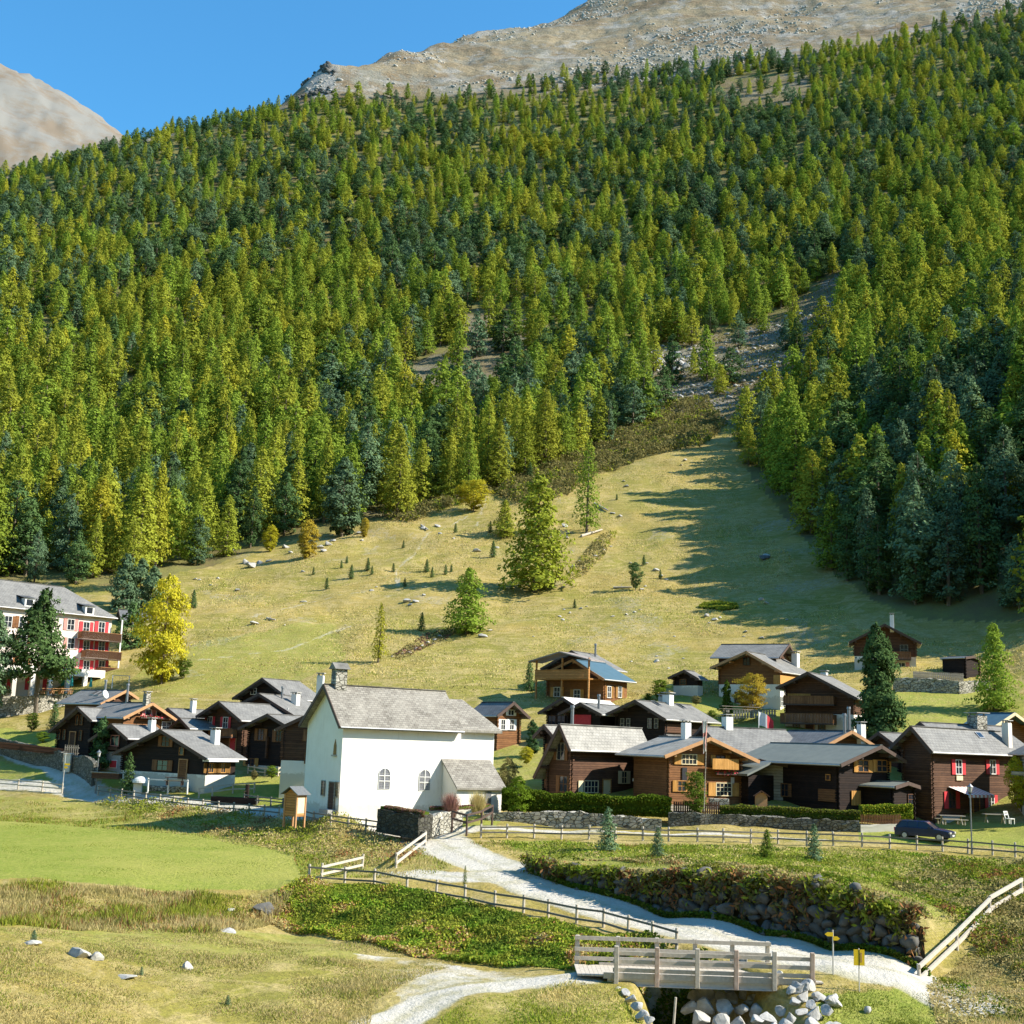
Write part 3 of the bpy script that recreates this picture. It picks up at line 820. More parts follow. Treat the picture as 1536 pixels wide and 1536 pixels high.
M = {
 'slate': mat_slate('slate_roof', (.15, .147, .14), (.21, .205, .19)),
 'slate_dark': mat_slate('dark_slate_roof', (.11, .115, .12), (.155, .16, .165)),
 'slate_pale': mat_slate('pale_stone_roof', (.23, .22, .195), (.32, .305, .27), .3),
 'slate_brown': mat_slate('brown_grey_roof', (.25, .215, .195), (.32, .28, .255)),
 'shingle': mat_slate('old_stone_roof', (.17, .153, .128), (.29, .27, .23), .24, .9),
 'tin_blue': mat_simple('blue_roof', (.06, .12, .16), (.08, .15, .20), 1.5, .5),
 'tin_white': mat_simple('white_roof', (.62, .60, .56), (.72, .70, .66), 1.5, .5),
 'green_tin': mat_simple('grey_green_roof', (.135, .15, .135), (.18, .195, .17), 1.2, .6),
 'dark': mat_timber('dark_timber', (.016, .010, .009), (.032, .019, .014)),
 'brown': mat_timber('brown_timber', (.085, .042, .026), (.14, .072, .042)),
 'mid': mat_timber('chestnut_timber', (.19, .085, .035), (.27, .125, .05)),
 'orange': mat_timber('honey_timber', (.42, .20, .06), (.55, .28, .10)),
 'oldgrey': mat_timber('weathered_timber', (.30, .27, .22), (.42, .38, .31), .25),
 'plank': mat_timber('plank_shutter', (.50, .25, .06), (.64, .34, .10), .14, 0),
 'plank_brown': mat_timber('balcony_boards', (.22, .10, .045), (.33, .16, .07), .14, 0),
 'verge': mat_simple('verge_board', (.38, .20, .09), (.50, .28, .13), 3, .7),
 'verge_dark': mat_simple('dark_verge_board', (.07, .045, .035), (.10, .065, .05), 3, .7),
 'verge_pale': mat_simple('pale_verge_board', (.66, .55, .34), (.72, .62, .40), 3, .7),
 'plaster': mat_plaster(),
 'cream': mat_simple('cream_plaster', (.74, .66, .54), (.78, .71, .60), 1.5, .9, .15),
 'rosy': mat_simple('rosy_plaster', (.70, .60, .52), (.74, .65, .57), 1.5, .9, .1),
 'stone': mat_stonewall('stone_wall', (.11, .11, .10), (.25, .24, .21)), 'stone_dark': mat_stonewall('dark_stone_wall', (.045, .043, .04), (.10, .095, .085)),
 'stone_pale': mat_stonewall('pale_stone_wall', (.34, .32, .27), (.56, .53, .46), 2.2),
 'concrete': mat_simple('concrete', (.34, .33, .31), (.42, .41, .38), 2, .9, .2),
 'red': mat_simple('red_paint', (.50, .03, .04), (.60, .05, .06), 4, .6),
 'pink': mat_simple('faded_red_paint', (.55, .22, .19), (.60, .27, .23), 4, .6),
 'white': mat_simple('white_paint', (.78, .77, .73), (.70, .69, .65), 3, .6),
 'glass': mat_glass(),
 'metal': mat_simple('grey_metal', (.20, .21, .23), (.28, .29, .30), 5, .45, metal=.6),
 'zinc': mat_simple('pale_zinc', (.62, .60, .57), (.52, .50, .48), 5, .4, metal=.3),
 'black': mat_simple('black_iron', (.02, .02, .025), (.035, .035, .04), 5, .5),
 'flower': mat_simple('red_flowers', (.55, .03, .05), (.70, .12, .14), 9, .8),
 'teal': mat_simple('teal_shade', (.03, .30, .26), (.05, .36, .32), 3, .7),
 'greywood': mat_simple('weathered_rail', (.40, .35, .28), (.56, .50, .41), 5, .85, .2),
 'darkrail': mat_simple('dark_rail', (.13, .125, .11), (.20, .19, .16), 5, .85, .2),
 'yellow': mat_simple('sign_yellow', (.85, .55, .02), (.88, .60, .03), 3, .5),
}

def solve_E(A, th, px, py):
    u, t = ray(px, py)
    s = (u * A.y - A.x) / (math.cos(th) + u * math.sin(th))
    y = A.y - s * math.sin(th)
    return s, t * y
def solve_B(A, th, px, py):
    u, t = ray(px, py)
    s = (u * A.y - A.x) / (math.sin(th) - u * math.cos(th))
    y = A.y + s * math.cos(th)
    return s, t * y

class House:
    """one building: ridge start A (photo pixel + distance), heading of the ridge in degrees, right eave E, left eave E1, ridge end B"""
    def __init__(s, name, label, cat, A, d, th, E=None, B=None, E1=None, pitch=None, L=None, wr=None, wl=None, hip_b=0, hip_a=0,
                 of=.9, os_=.7, ob=None, wall='dark', base='plaster', base_h=0.0, roof='slate', verge='verge_dark', rt=.2, floor=None, group=None, logs=True, purlin=True, wallback=None):
        s.th = RAD(th); s.A = A = P(A[0], A[1], d)
        s.X = Vector((math.cos(s.th), -math.sin(s.th), 0)); s.Y = Vector((math.sin(s.th), math.cos(s.th), 0))
        msg = name + str(label)[:28]
        if E is not None:
            sr, ze = solve_E(A, s.th, *E); s.wr = wr or abs(sr); s.dr = A.z - ze
            msg += ' wr %.1f pitch %.0f' % (sr, math.degrees(math.atan2(s.dr, s.wr)))
        else: s.wr = wr
        if E1 is not None:
            sl, ze = solve_E(A, s.th, *E1); s.wl = wl or abs(sl); s.dl = A.z - ze
            msg += ' wl %.1f pitch %.0f' % (sl, math.degrees(math.atan2(s.dl, s.wl)))
            if E is None: s.wr = wr or s.wl
        else:
            s.wl = wl or s.wr
        if pitch is not None:
            tp = math.tan(RAD(pitch)); s.dr = s.wr * tp; s.dl = s.wl * tp
        else:
            if E is None: s.dr = s.dl * s.wr / s.wl
            if E1 is None: s.dl = s.dr * s.wl / s.wr
        if B is not None:
            sb, zb = solve_B(A, s.th, *B); s.L = L or abs(sb); msg += ' L %.1f dz %.1f' % (sb, zb - A.z)
        else: s.L = L
        ob = of if ob is None else ob
        s.of, s.os, s.ob = of, os_, ob
        s.x0, s.x1, s.y0, s.y1 = -(s.wl - os_), s.wr - os_, of, s.L - ob
        cs = [s.world(x, y, 0) for x in (s.x0, s.x1) for y in (s.y0, s.y1)]
        g = [float(hz(c.x, c.y)) for c in cs]
        gf = float(hz(*s.world((s.x0 + s.x1) / 2, s.y0, 0)[:2]))
        s.g0 = min(g) - .6
        s.gz = gf if floor is None else floor
        msg += ' eaveH %.1f' % (A.z - s.dr - s.gz)
        print(msg)
        s.root = empty(name, (A.x, A.y, s.gz), -s.th, label, cat, group)
        s.az = A.z - s.gz            # apex height, local
        g0 = s.g0 - s.gz
        er, el = s.az - s.dr, s.az - s.dl
        tr, tl = s.dr / s.wr, s.dl / s.wl
        s.tr, s.tl = tr, tl
        rt_ = rt
        # walls (pentagon prism); the lower part may be plastered
        zr = s.az - tr * s.x1 - rt_ * 1.02; zl = s.az + tl * s.x0 - rt_ * 1.02
        zt = s.az - rt_ * 1.05
        wb = MB()
        bot = base_h if base_h > 0 else g0
        poly = [(s.x0, s.y0, bot), (s.x1, s.y0, bot), (s.x1, s.y0, zr), (0, s.y0, zt), (s.x0, s.y0, zl)]
        if hip_b:
            hz0 = s.az - hip_b * s.hipt(hip_b) if False else None
        yb = s.y1
        if hip_b:
            # walls stop at eave height on the hipped end
            zh = min(zr, zl)
            yh = s.L - hip_b * .98
            wb.prism(poly, (0, max(.1, yh - s.y0), 0))
            wb.prism([(s.x0, yh - .05, bot), (s.x1, yh - .05, bot), (s.x1, yh - .05, zh), (s.x0, yh - .05, zh)], (0, yb - yh + .05, 0))
        else:
            wb.prism(poly, (0, yb - s.y0, 0))
        s.wallo = wb.build('wall', M[wall], s.root)
        if base_h > 0:
            e = .04
            MB().box(s.x0 - e, s.x1 + e, s.y0 - e, yb + e, g0, base_h).build('ground_floor', M[base], s.root)
        # roof: two slabs, optional hip
        ro = MB(); uv = []
        def slab(pts):
            p = [Vector(q) for q in pts]; lo = [q - Vector((0, 0, rt_)) for q in p]
            n = len(p)
            ro.add(p + lo, [tuple(range(n)), tuple(range(2 * n - 1, n - 1, -1))] + [(i, n + i, n + (i + 1) % n, (i + 1) % n) for i in range(n)])
        ya = hip_a
        slab([(0, ya, s.az), (s.wr, 0, er), (s.wr, s.L, er), (0, s.L - hip_b, s.az)])
        slab([(0, ya, s.az), (0, s.L - hip_b, s.az), (-s.wl, s.L, el), (-s.wl, 0, el)])
        if hip_b: slab([(0, s.L - hip_b, s.az), (s.wr, s.L, er), (-s.wl, s.L, el)])
        if hip_a: slab([(0, ya, s.az), (-s.wl, 0, el), (s.wr, 0, er)])
        s.roofo = ro.build('roof', M[roof], s.root); s.uv(s.roofo)
        # ridge cap
        MB().bar((0, ya - .02, s.az + .02), (0, s.L - hip_b + .02, s.az + .02), .28, .07).build('ridge_cap', M[roof], s.root)
        # verge boards on the gable, just proud of the slabs
        if not hip_a:
            vb = MB()
            for a, b in (((0, -.035, s.az - .12), (s.wr, -.035, er - .12)), ((0, -.035, s.az - .12), (-s.wl, -.035, el - .12))):
                vb.bar(a, b, .07, .3)
            vb.build('verge_board', M[verge], s.root)
            if purlin:
                for fx in (0, .52, .93):
                    for sx, tt, ww in ((1, tr, s.wr), (-1, tl, s.wl)):
                        if fx == 0 and sx < 0: continue
                        x = sx * fx * (ww - os_ * .8); z = s.az - tt * abs(x) - rt_ - .16
                        MB().box(x - .11, x + .11, .12, s.y0 + .1, z - .13, z + .11).build('roof_beam', M[verge if verge != 'verge_pale' else 'orange'], s.root)
        # gutter on each eave
        gb = MB()
        gb.tube((s.wr + .06, .05, er - .1), (s.wr + .06, s.L - .05, er - .1), .075, n=6)
        gb.tube((-s.wl - .06, .05, el - .1), (-s.wl - .06, s.L - .05, el - .1), .075, n=6)
        gb.build('gutter', M['zinc'] if roof != 'shingle' else M['metal'], s.root)
        if logs:
            for x in (s.x0, s.x1):
                lb = MB(); k = 0; z = bot + .05
                top = (zr if x > 0 else zl) - .1
                while z < top:
                    o_ = .22 if k % 2 else .16
                    lb.box(x - .09, x + .09, s.y0 - o_, s.y0 - .002, z, z + .17)
                    sx = 1 if x > 0 else -1
                    lb.box(min(x, x + sx * o_) + (.002 if sx > 0 else 0), max(x, x + sx * o_) - (.002 if sx < 0 else 0), s.y0 + .02, s.y0 + .2, z + .01, z + .16)
                    z += .2; k += 1
                if lb.v: lb.build('corner_logs', M[wall], s.root)
    def uv(s, o):
        me = o.data; uvl = me.uv_layers.new(name='UV')
        for p in me.polygons:
            nrm = p.normal
            ax = Vector((0, 0, 1)).cross(nrm)
            ax = ax.normalized() if ax.length > .05 else Vector((0, 1, 0))
            ay = nrm.cross(ax)
            for li in p.loop_indices:
                c = me.vertices[me.loops[li].vertex_index].co
                uvl.data[li].uv = (c.dot(ax), c.dot(ay))
    def world(s, x, y, z=0):
        q = s.A + s.X * x + s.Y * y; return Vector((q.x, q.y, z))
    def on(s, side, px, py):
        """photo pixel -> (along, height) on a facade, local coordinates"""
        u, t = ray(px, py)
        if side == 'f': n_, off = s.Y, s.y0
        elif side == 'r': n_, off = s.X, s.x1
        elif side == 'l': n_, off = s.X, s.x0
        o = s.A + n_ * off
        dr = Vector((u, 1, t))
        k = (o.dot(n_)) / dr.dot(n_) if abs(dr.dot(n_)) > 1e-6 else 0
        q = dr * k
        rel = q - s.A
        return (rel.dot(s.X) if side == 'f' else rel.dot(s.Y)), q.z - s.gz
    def frame(s, side, a, z):
        """local matrix helper: functions mapping (along, out, up) to local xyz"""
        if side == 'f': return lambda p, o, h: (a + p, s.y0 - o, z + h)
        if side == 'r': return lambda p, o, h: (s.x1 + o, a + p, z + h)
        return lambda p, o, h: (s.x0 - o, a - p, z + h)
    def fbox(s, mb, f, p0, p1, o0, o1, h0, h1):
        pts = [f(p0,o0,h0),f(p1,o0,h0),f(p1,o1,h0),f(p0,o1,h0),f(p0,o0,h1),f(p1,o0,h1),f(p1,o1,h1),f(p0,o1,h1)]
        mb.add(pts, [(0,3,2,1),(4,5,6,7),(0,1,5,4),(1,2,6,5),(2,3,7,6),(3,0,4,7)])
    def clampa(s, side, a, m):
        lo, hi = (s.x0, s.x1) if side == 'f' else (s.y0, s.y1)
        return min(max(a, lo + m), hi - m)
    def window(s, side, px, py, w=.9, h=1.1, shut=None, fr='white', open_=True, mull=(1, 1), label=None, a=None, z=None, sh_w=None):
        if a is None: a, z = s.on(side, px, py)
        a = s.clampa(side, a, w / 2 + .1)
        f = s.frame(side, a, z); t = .07
        b = MB()
        s.fbox(b, f, -w/2-t, -w/2, .045, .11, -h/2-t, h/2+t); s.fbox(b, f, w/2, w/2+t, .045, .11, -h/2-t, h/2+t)
        s.fbox(b, f, -w/2, w/2, .045, .11, -h/2-t, -h/2); s.fbox(b, f, -w/2, w/2, .045, .11, h/2, h/2+t)
        for i in range(mull[0]):
            c = -w/2 + w * (i + 1) / (mull[0] + 1); s.fbox(b, f, c-.025, c+.025, .05, .085, -h/2, h/2)
        for i in range(mull[1]):
            c = -h/2 + h * (i + 1) / (mull[1] + 1); s.fbox(b, f, -w/2, w/2, .052, .082, c-.022, c+.022)
        o = b.build('window', M[fr], s.root)
        if label: o['label'] = label
        g = MB(); s.fbox(g, f, -w/2, w/2, .02, .055, -h/2, h/2); g.build('pane', M['glass'], o)
        if shut:
            sw = sh_w or w / 2 + .05
            for sg in ((-1, 1) if open_ else (0,)):
                q = MB()
                if sg: 
                    p0 = sg * (w/2 + t + .02); p1 = p0 + sg * sw
                    s.fbox(q, f, min(p0, p1), max(p0, p1), .05, .1, -h/2-t, h/2+t)
                else: s.fbox(q, f, -w/2, w/2, .09, .13, -h/2, h/2)
                q.build('shutter', M[shut], o)
        return o
    def door(s, side, px, py, w=.95, h=2.0, mat='mid', fr='verge', a=None, z=None):
        if a is None: a, z = s.on(side, px, py)
        a = s.clampa(side, a, w / 2 + .1)
        f = s.frame(side, a, z)
        b = MB(); s.fbox(b, f, -w/2, w/2, .03, .09, -h/2, h/2); o = b.build('door', M[mat], s.root)
        q = MB(); s.fbox(q, f, -w/2-.1, -w/2, .045, .13, -h/2, h/2+.1); s.fbox(q, f, w/2, w/2+.1, .045, .13, -h/2, h/2+.1); s.fbox(q, f, -w/2, w/2, .045, .13, h/2, h/2+.1)
        q.build('door_frame', M[fr], o)
        k = MB(); s.fbox(k, f, w*.34, w*.40, .09, .14, -.02, .04); k.build('handle', M['black'], o)
        return o
    def panel(s, name, side, px, py, w, h, mat, out=.12, o0=.045):
        a, z = s.on(side, px, py); f = s.frame(side, a, z)
        b = MB(); s.fbox(b, f, -w/2, w/2, o0, out, -h/2, h/2); return b.build(name, M[mat], s.root)
    def balcony(s, side, p0, p1, depth=1.1, h=.95, mat='plank_brown', flowers=False):
        a0, z = s.on(side, *p0); a1, _ = s.on(side, *p1)
        if a0 > a1: a0, a1 = a1, a0
        f = s.frame(side, (a0 + a1) / 2, z); w = (a1 - a0) / 2
        b = MB(); s.fbox(b, f, -w, w, .05, depth, -.14, 0); o = b.build('balcony', M['verge_dark'], s.root)
        q = MB(); n_ = max(3, int(2 * w / .17))
        for i in range(n_):
            x = -w + 2 * w * i / n_; s.fbox(q, f, x + .012, x + 2 * w / n_ - .012, depth - .04, depth, .02, h)
        s.fbox(q, f, -w, w, depth - .07, depth + .05, h, h + .08)
        for e in (-w, w):
            s.fbox(q, f, e - .03, e + .03, .06, depth - .05, .02, h)
        q.build('railing', M[mat], o)
        if flowers: flower_box(s, f, -w * .8, w * .8, depth + .06, h - .25, o)
        return o
    def on_roof(s, side, px, py):
        u, t = ray(px, py); dr = Vector((u, 1, t))
        tn = s.tr if side == 'r' else -s.tl
        nrm = s.X * tn + Vector((0, 0, 1))
        k = s.A.dot(nrm) / dr.dot(nrm); rel = dr * k - s.A
        x, y = rel.dot(s.X), rel.dot(s.Y)
        y = min(max(y, .4), s.L - .4); x = min(x, s.wr - .3) if side == 'r' else max(x, -s.wl + .3)
        return x, y, s.az - (s.tr * x if x > 0 else -s.tl * x)
    def chimney(s, side, px, py, h=1.3, w=.6, mat='white', style='stack'):
        x, y, z = s.on_roof(side, px, py)
        b = MB()
        if style == 'pipe':
            b.tube((x, y, z - .3), (x, y, z + h), .14, n=10); o = b.build('chimney', M['metal'], s.root)
            MB().tube((x, y, z + h), (x, y, z + h + .22), .2, .17, 10).build('cowl', M['metal'], o)
            return o
        b.box(x - w/2, x + w/2, y - w/2, y + w/2, z - .5, z + h)
        o = b.build('chimney', M[mat], s.root, bevel=.015)
        c = MB()
        for sx in (-1, 1):
            for sy in (-1, 1):
                c.box(x + sx * w * .34 - .05, x + sx * w * .34 + .05, y + sy * w * .34 - .05, y + sy * w * .34 + .05, z + h, z + h + .2)
        c.box(x - w*.65, x + w*.65, y - w*.65, y + w*.65, z + h + .2, z + h + .27); c.build('chimney_cap', M['concrete'], o)
        return o
    def skylight(s, side, px, py, w=.8, h=1.1):
        x, y, z = s.on_roof(side, px, py); tn = s.tr if x > 0 else -s.tl
        dx = h / 2 / math.sqrt(1 + tn * tn)
        b = MB()
        for (o0, o1, g) in ((0.03, .10, 0),):
            vs = [(x - dx, y - w/2, z + tn*dx + o0), (x + dx, y - w/2, z - tn*dx + o0), (x + dx, y + w/2, z - tn*dx + o0), (x - dx, y + w/2, z + tn*dx + o0)]
            vs += [(a_, b_, c_ + .08) for a_, b_, c_ in vs]
            b.add(vs, [(0,3,2,1),(4,5,6,7),(0,1,5,4),(1,2,6,5),(2,3,7,6),(3,0,4,7)])
        o = b.build('skylight', M['metal'], s.root)
        dx *= .82; w *= .82; g = MB()
        g.add([(x - dx, y - w/2, z + tn*dx + .115), (x + dx, y - w/2, z - tn*dx + .115), (x + dx, y + w/2, z - tn*dx + .115), (x - dx, y + w/2, z + tn*dx + .115)], [(0,1,2,3)])
        g.build('pane', M['glass'], o)

def flower_box(s, f, p0, p1, o0, h0, parent):
    r = np.random.RandomState(int(abs(p0 * 100)) + 3)
    b = MB(); s.fbox(b, f, p0, p1, o0, o0 + .2, h0, h0 + .18); b.build('flower_box', M['verge_dark'], parent)
    n_ = int((p1 - p0) * 60); cen = np.array([f(r.uniform(p0, p1), o0 + .12 + r.normal() * .1, h0 + .2 + r.normal() * .11) for _ in range(n_)])
    co, fc = quads(cen, np.full(n_, .16), r)
    me = np_mesh('flowers', co, fc, [M['flower'], LEAF['bush']], (r.rand(n_) < .3).astype(int))
    o = bpy.data.objects.new('flowers', me); COL.objects.link(o); o.parent = parent

# ================================================================== the chapel
CH = House('chapel', 'white plastered chapel with a steep stone roof and a turret at its gable', 'chapel', (486,1026), 106.5, 58, E=(510,1089), E1=(449,1087), B=(668,1037),
           wall='plaster', roof='shingle', verge='verge_dark', of=.55, os_=.55, logs=False, rt=.22, base_h=0, purlin=False, ob=.0)
def arch_window(H, side, px, py, w, h, part='window', n_=(1, 2), surround=False):
    a, z = H.on(side, px, py); f = H.frame(side, a, z)
    def outline(ww, hh, k=10):
        pts = [(-ww/2, -hh/2), (ww/2, -hh/2)]
        for i in range(k + 1):
            t = math.pi * i / k; pts.append((ww/2 * math.cos(t), hh/2 - ww/2 + ww/2 * math.sin(t)))
        return pts
    g = MB(); g.add([f(p, .012, q_) for p, q_ in outline(w, h)], [tuple(range(13))])
    b = MB()
    o1, o2 = outline(w, h), outline(w + .07, h + .07)
    for i in range(13):
        j = (i + 1) % 13
        b.add([f(o1[i][0], .05, o1[i][1]), f(o1[j][0], .05, o1[j][1]), f(o2[j][0], .05, o2[j][1]), f(o2[i][0], .05, o2[i][1])], [(0,1,2,3)])
        b.add([f(o1[i][0], .05, o1[i][1]), f(o1[j][0], .05, o1[j][1]), f(o1[j][0], -.0, o1[j][1]), f(o1[i][0], .0, o1[i][1])], [(0,1,2,3)])
        b.add([f(o2[i][0], .05, o2[i][1]), f(o2[j][0], .05, o2[j][1]), f(o2[j][0], -.0, o2[j][1]), f(o2[i][0], .0, o2[i][1])], [(0,1,2,3)])
    H.fbox(b, f, -.035, .035, .015, .06, -h/2, h/2)
    for k in range(n_[1]):
        zz = -h/2 + (h - w * .35) * (k + 1) / (n_[1] + 1) + .2; H.fbox(b, f, -w/2, w/2, .018, .058, zz - .03, zz + .03)
    o = b.build(part, M['white'], H.root)
    gl = g.build('pane', M['leaded'], o)
    # lead lattice
    q = MB()
    for k in range(1, 8):
        x = -w/2 + w * k / 8; H.fbox(q, f, x - .008, x + .008, .014, .03, -h/2, h/2 - (w/2 - math.sqrt(max(0, w*w/4 - x*x))))
    zz = -h/2 + .12
    while zz < h/2 - w * .3: H.fbox(q, f, -w/2, w/2, .014, .028, zz - .008, zz + .008); zz += .14
    q.build('lattice', M['zinc'], o)
M['leaded'] = mat_simple('leaded_glass', (.09, .10, .13), (.20, .21, .25), 12, .3)
arch_window(CH, 'r', 576.5, 1168, 1.0, 1.65)
arch_window(CH, 'r', 637, 1170, 1.0, 1.65)
CH.window('f', 485.5, 1182, .55, 1.1, fr='oldgrey', mull=(0, 1)); CH.window('f', 512, 1185, .55, 1.1, fr='oldgrey', mull=(0, 1))
CH.door('f', 498.5, 1194, 1.0, 2.1, 'brown', 'oldgrey')
CH.panel('doorstep', 'f', 498.5, 1217, 1.7, .3, 'concrete', .8)
# small pointed opening in the gable
a_, z_ = CH.on('f', 503, 1120); f_ = CH.frame('f', a_, z_)
MB().add([f_(-.3, .03, -.65), f_(.3, .03, -.65), f_(.25, .03, .1), f_(0, .03, .65), f_(-.25, .03, .1)], [(0,1,2,3,4)]).build('gable_opening', M['glass'], CH.root)
b = MB(); CH.fbox(b, f_, -.42, .42, .02, .16, -.78, -.66); b.build('sill', M['concrete'], CH.root)
# turret on the ridge
tx, ty, tz = 0, 1.35, CH.az
b = MB(); b.box(-.5, .5, ty - .5, ty + .5, tz - .9, tz + 1.35)
tur = b.build('turret', M['stone_pale'], CH.root)
b = MB()
b.prism([(-.72, ty - .7, tz + 1.3), (.72, ty - .7, tz + 1.3), (0, ty - .7, tz + 1.85)], (0, 1.4, 0)); b.build('turret_roof', M['slate_pale'], tur)
b = MB(); b.add([(-.25, ty - .51, tz + .45), (.25, ty - .51, tz + .45), (.25, ty - .51, tz + 1.0), (0, ty - .51, tz + 1.2), (-.25, ty - .51, tz + 1.0)], [(0,1,2,3,4)]); b.build('bell_opening', M['black'], tur)
# lower choir with a hipped end, joined to the nave
yn = CH.L
ut, tt_ = ray(757, 1103)
k_ = (CH.A + CH.X * (CH.wr - .05)).dot(CH.X) / (Vector((ut, 1, tt_)).dot(CH.X)); Lc = (Vector((ut, 1, tt_)) * k_ - CH.A).dot(CH.Y) - yn
Lc = min(max(Lc, 3.0), 7.0); print('choir', Lc, 'nave', yn)
inr = .45; wr2, wl2 = CH.wr - inr, CH.wl - inr
er2 = CH.az - CH.dr + .12; az2 = er2 + CH.dr / CH.wr * wr2 - .25 - .1
b = MB(); b.box(-(wl2 - .5), wr2 - .5, yn - .3, yn + Lc - .5, CH.g0 - CH.gz, er2 - .2); b.build('choir_wall', M['plaster'], CH.root)
ro = MB(); rt_ = .22; hb = 2.3
def slab(mb, pts, th_=.22):
    p = [Vector(q_) for q_ in pts]; lo = [q_ - Vector((0, 0, th_)) for q_ in p]; n_ = len(p)
    mb.add(p + lo, [tuple(range(n_)), tuple(range(2 * n_ - 1, n_ - 1, -1))] + [(i, n_ + i, n_ + (i + 1) % n_, (i + 1) % n_) for i in range(n_)])
slab(ro, [(0, yn + .01, az2), (wr2, yn + .01, er2), (wr2, yn + Lc, er2), (0, yn + Lc - hb, az2)])
slab(ro, [(0, yn + .01, az2), (0, yn + Lc - hb, az2), (-wl2, yn + Lc, er2), (-wl2, yn + .01, er2)])
slab(ro, [(0, yn + Lc - hb, az2), (wr2, yn + Lc, er2), (-wl2, yn + Lc, er2)])
o = ro.build('choir_roof', M['shingle'], CH.root); CH.uv(o)
# lean-to sacristy on the long side
a0, z0 = CH.on('r', 664, 1150); a1, z1 = CH.on('r', 730, 1150)
a0, a1 = min(a0, yn + Lc - 3.5), 0
dep = 2.5
sx0 = CH.x1 + .02; sy0 = a0; sy1 = sy0 + 4.4
_, zt_ = CH.on('r', 664, 1139); zt2 = zt_ - 2.5 * .80
print('sacristy', sy0, sy1, zt_, zt2, 'L', CH.L)
b = MB(); b.prism([(sx0, sy0, CH.g0 - CH.gz), (sx0 + dep, sy0, CH.g0 - CH.gz), (sx0 + dep, sy0, zt2 - .18), (sx0, sy0, zt_ - .2)], (0, sy1 - sy0, 0)); b.build('sacristy_wall', M['plaster'], CH.root)
ro = MB(); slab(ro, [(sx0 - .01, sy0 - .15, zt_ + .03), (sx0 + dep + .3, sy0 - .15, zt2 - .22), (sx0 + dep + .3, sy1 + .3, zt2 - .22), (sx0 - .01, sy1 + .3, zt_ + .03)], .16)
o = ro.build('sacristy_roof', M['shingle'], CH.root); CH.uv(o)
b = MB(); b.box(sx0 + dep - .0, sx0 + dep + .05, sy0 + 2.75, sy0 + 3.35, CH.gz * 0 + .9, zt2 - .5); b.build('sacristy_door', M['metal'], CH.root)

# ================================================================== the houses
H = {}
def hs(key, *a, **k): H[key] = House(*a, **k); return H[key]
dk = 'dark timber chalet '
h = hs(1, 'chalet', 'dark chalet with white ground floor and ochre shutters, picnic table in front', 'chalet', (240,1094), 126, 32, E=(309,1137), B=(302,1096), wall='dark', base_h=1.35, of=.8)
h.window('f', 249, 1112, 1.0, .9, 'plank_brown', 'mid', sh_w=.4); h.window('f', 244, 1148, 1.4, .9, 'plank_brown', 'mid', sh_w=.6); h.window('f', 273, 1127, .5, .6, None, 'orange', mull=(0, 0))
h.door('f', 275, 1154, 1.0, 1.8, 'mid'); h.chimney('r', 322, 1115, 1.3, .7)
for px_, in ((316,), (334,)): h.window('r', px_, 1152, .55, .8, 'plank', 'plank', sh_w=.6)
h.panel('sun_blind', 'r', 326, 1141, 4.0, .16, 'white', .9)
h = hs(2, 'chalet', 'small dark chalet with red window and slatted balcony behind the street lamp', 'chalet', (167,1086), 133, 34, E=(191,1107), B=(234,1086), wl=3.4, wall='dark', base='concrete', base_h=1.9, of=.7)
h.window('f', 173, 1111, 1.2, 1.0, None, 'pink', mull=(1, 0)); h.window('f', 171, 1146, 1.0, .7, 'red', 'white', open_=False); h.chimney('r', 227, 1096, 1.1, .6)
h.panel('flower_shelf', 'f', 172, 1123, 1.5, .3, 'brown', .3)
h.balcony('r', (203, 1134), (227, 1134), 1.0, .8, 'oldgrey'); h.panel('blue_door', 'r', 214, 1152, 2.4, 1.8, 'metal', .08)
h = hs(3, 'chalet', 'large brown chalet with red flowers on its sunlit gable and a metal flue', 'chalet', (229,1054), 141, -52, E1=(185,1076), E=(288,1095), B=(160,1047), wall='mid', verge='verge', of=1.0)
h.window('f', 222, 1069, .7, .6, 'pink', 'white', sh_w=.4, mull=(0, 0)); h.window('f', 238, 1070, .7, .6, 'pink', 'white', sh_w=.4, mull=(0, 0)); h.window('f', 249, 1090, 1.2, 1.0, None, 'white')
h.panel('balcony_beam', 'f', 230, 1077, 4.5, .12, 'mid', .5); f_ = h.frame('f', *h.on('f', 226, 1078)); flower_box(h, f_, -1.8, 1.9, .5, 0, h.root)
h.chimney('l', 190, 1054, 1.9, .5, style='pipe'); h.chimney('l', 221, 1057, 1.2, .6, 'stone_pale')
h = hs(4, 'chalet', 'nearly black timber chalet beside the curved stone retaining wall', 'chalet', (116,1060), 141, 30, E1=(73,1097), B=(141,1059), E=(137,1080), wall='dark', of=.7, L=7)
for px_, py_ in ((116.5, 1080), (123, 1080), (88.5, 1102), (97, 1102), (121.5, 1103)): h.window('f', px_, py_, .32, 1.0, None, 'mid', mull=(0, 1))
h.door('f', 109, 1112, .8, 2.0, 'brown')
h = hs(5, 'chalet', 'dark chalet with orange verge boards and a satellite dish below the hotel', 'chalet', (190,1035), 152, -52, E1=(151,1055), E=(208,1047), B=(118,1032), wall='brown', verge='verge', of=.8, L=9)
h.chimney('l', 157, 1044, 1.7, .45, style='pipe'); h.skylight('l', 143, 1040); h.skylight('l', 150, 1041)
x_, y_, z_ = h.on_roof('l', 163, 1051)
b = MB(); b.tube((x_, y_, z_), (x_, y_, z_ + .7), .04); b.tube((x_, y_ - .05, z_ + .7), (x_ + .05, y_ - .2, z_ + .75), .45, .5, 12); b.build('satellite_dish', M['white'], h.root)
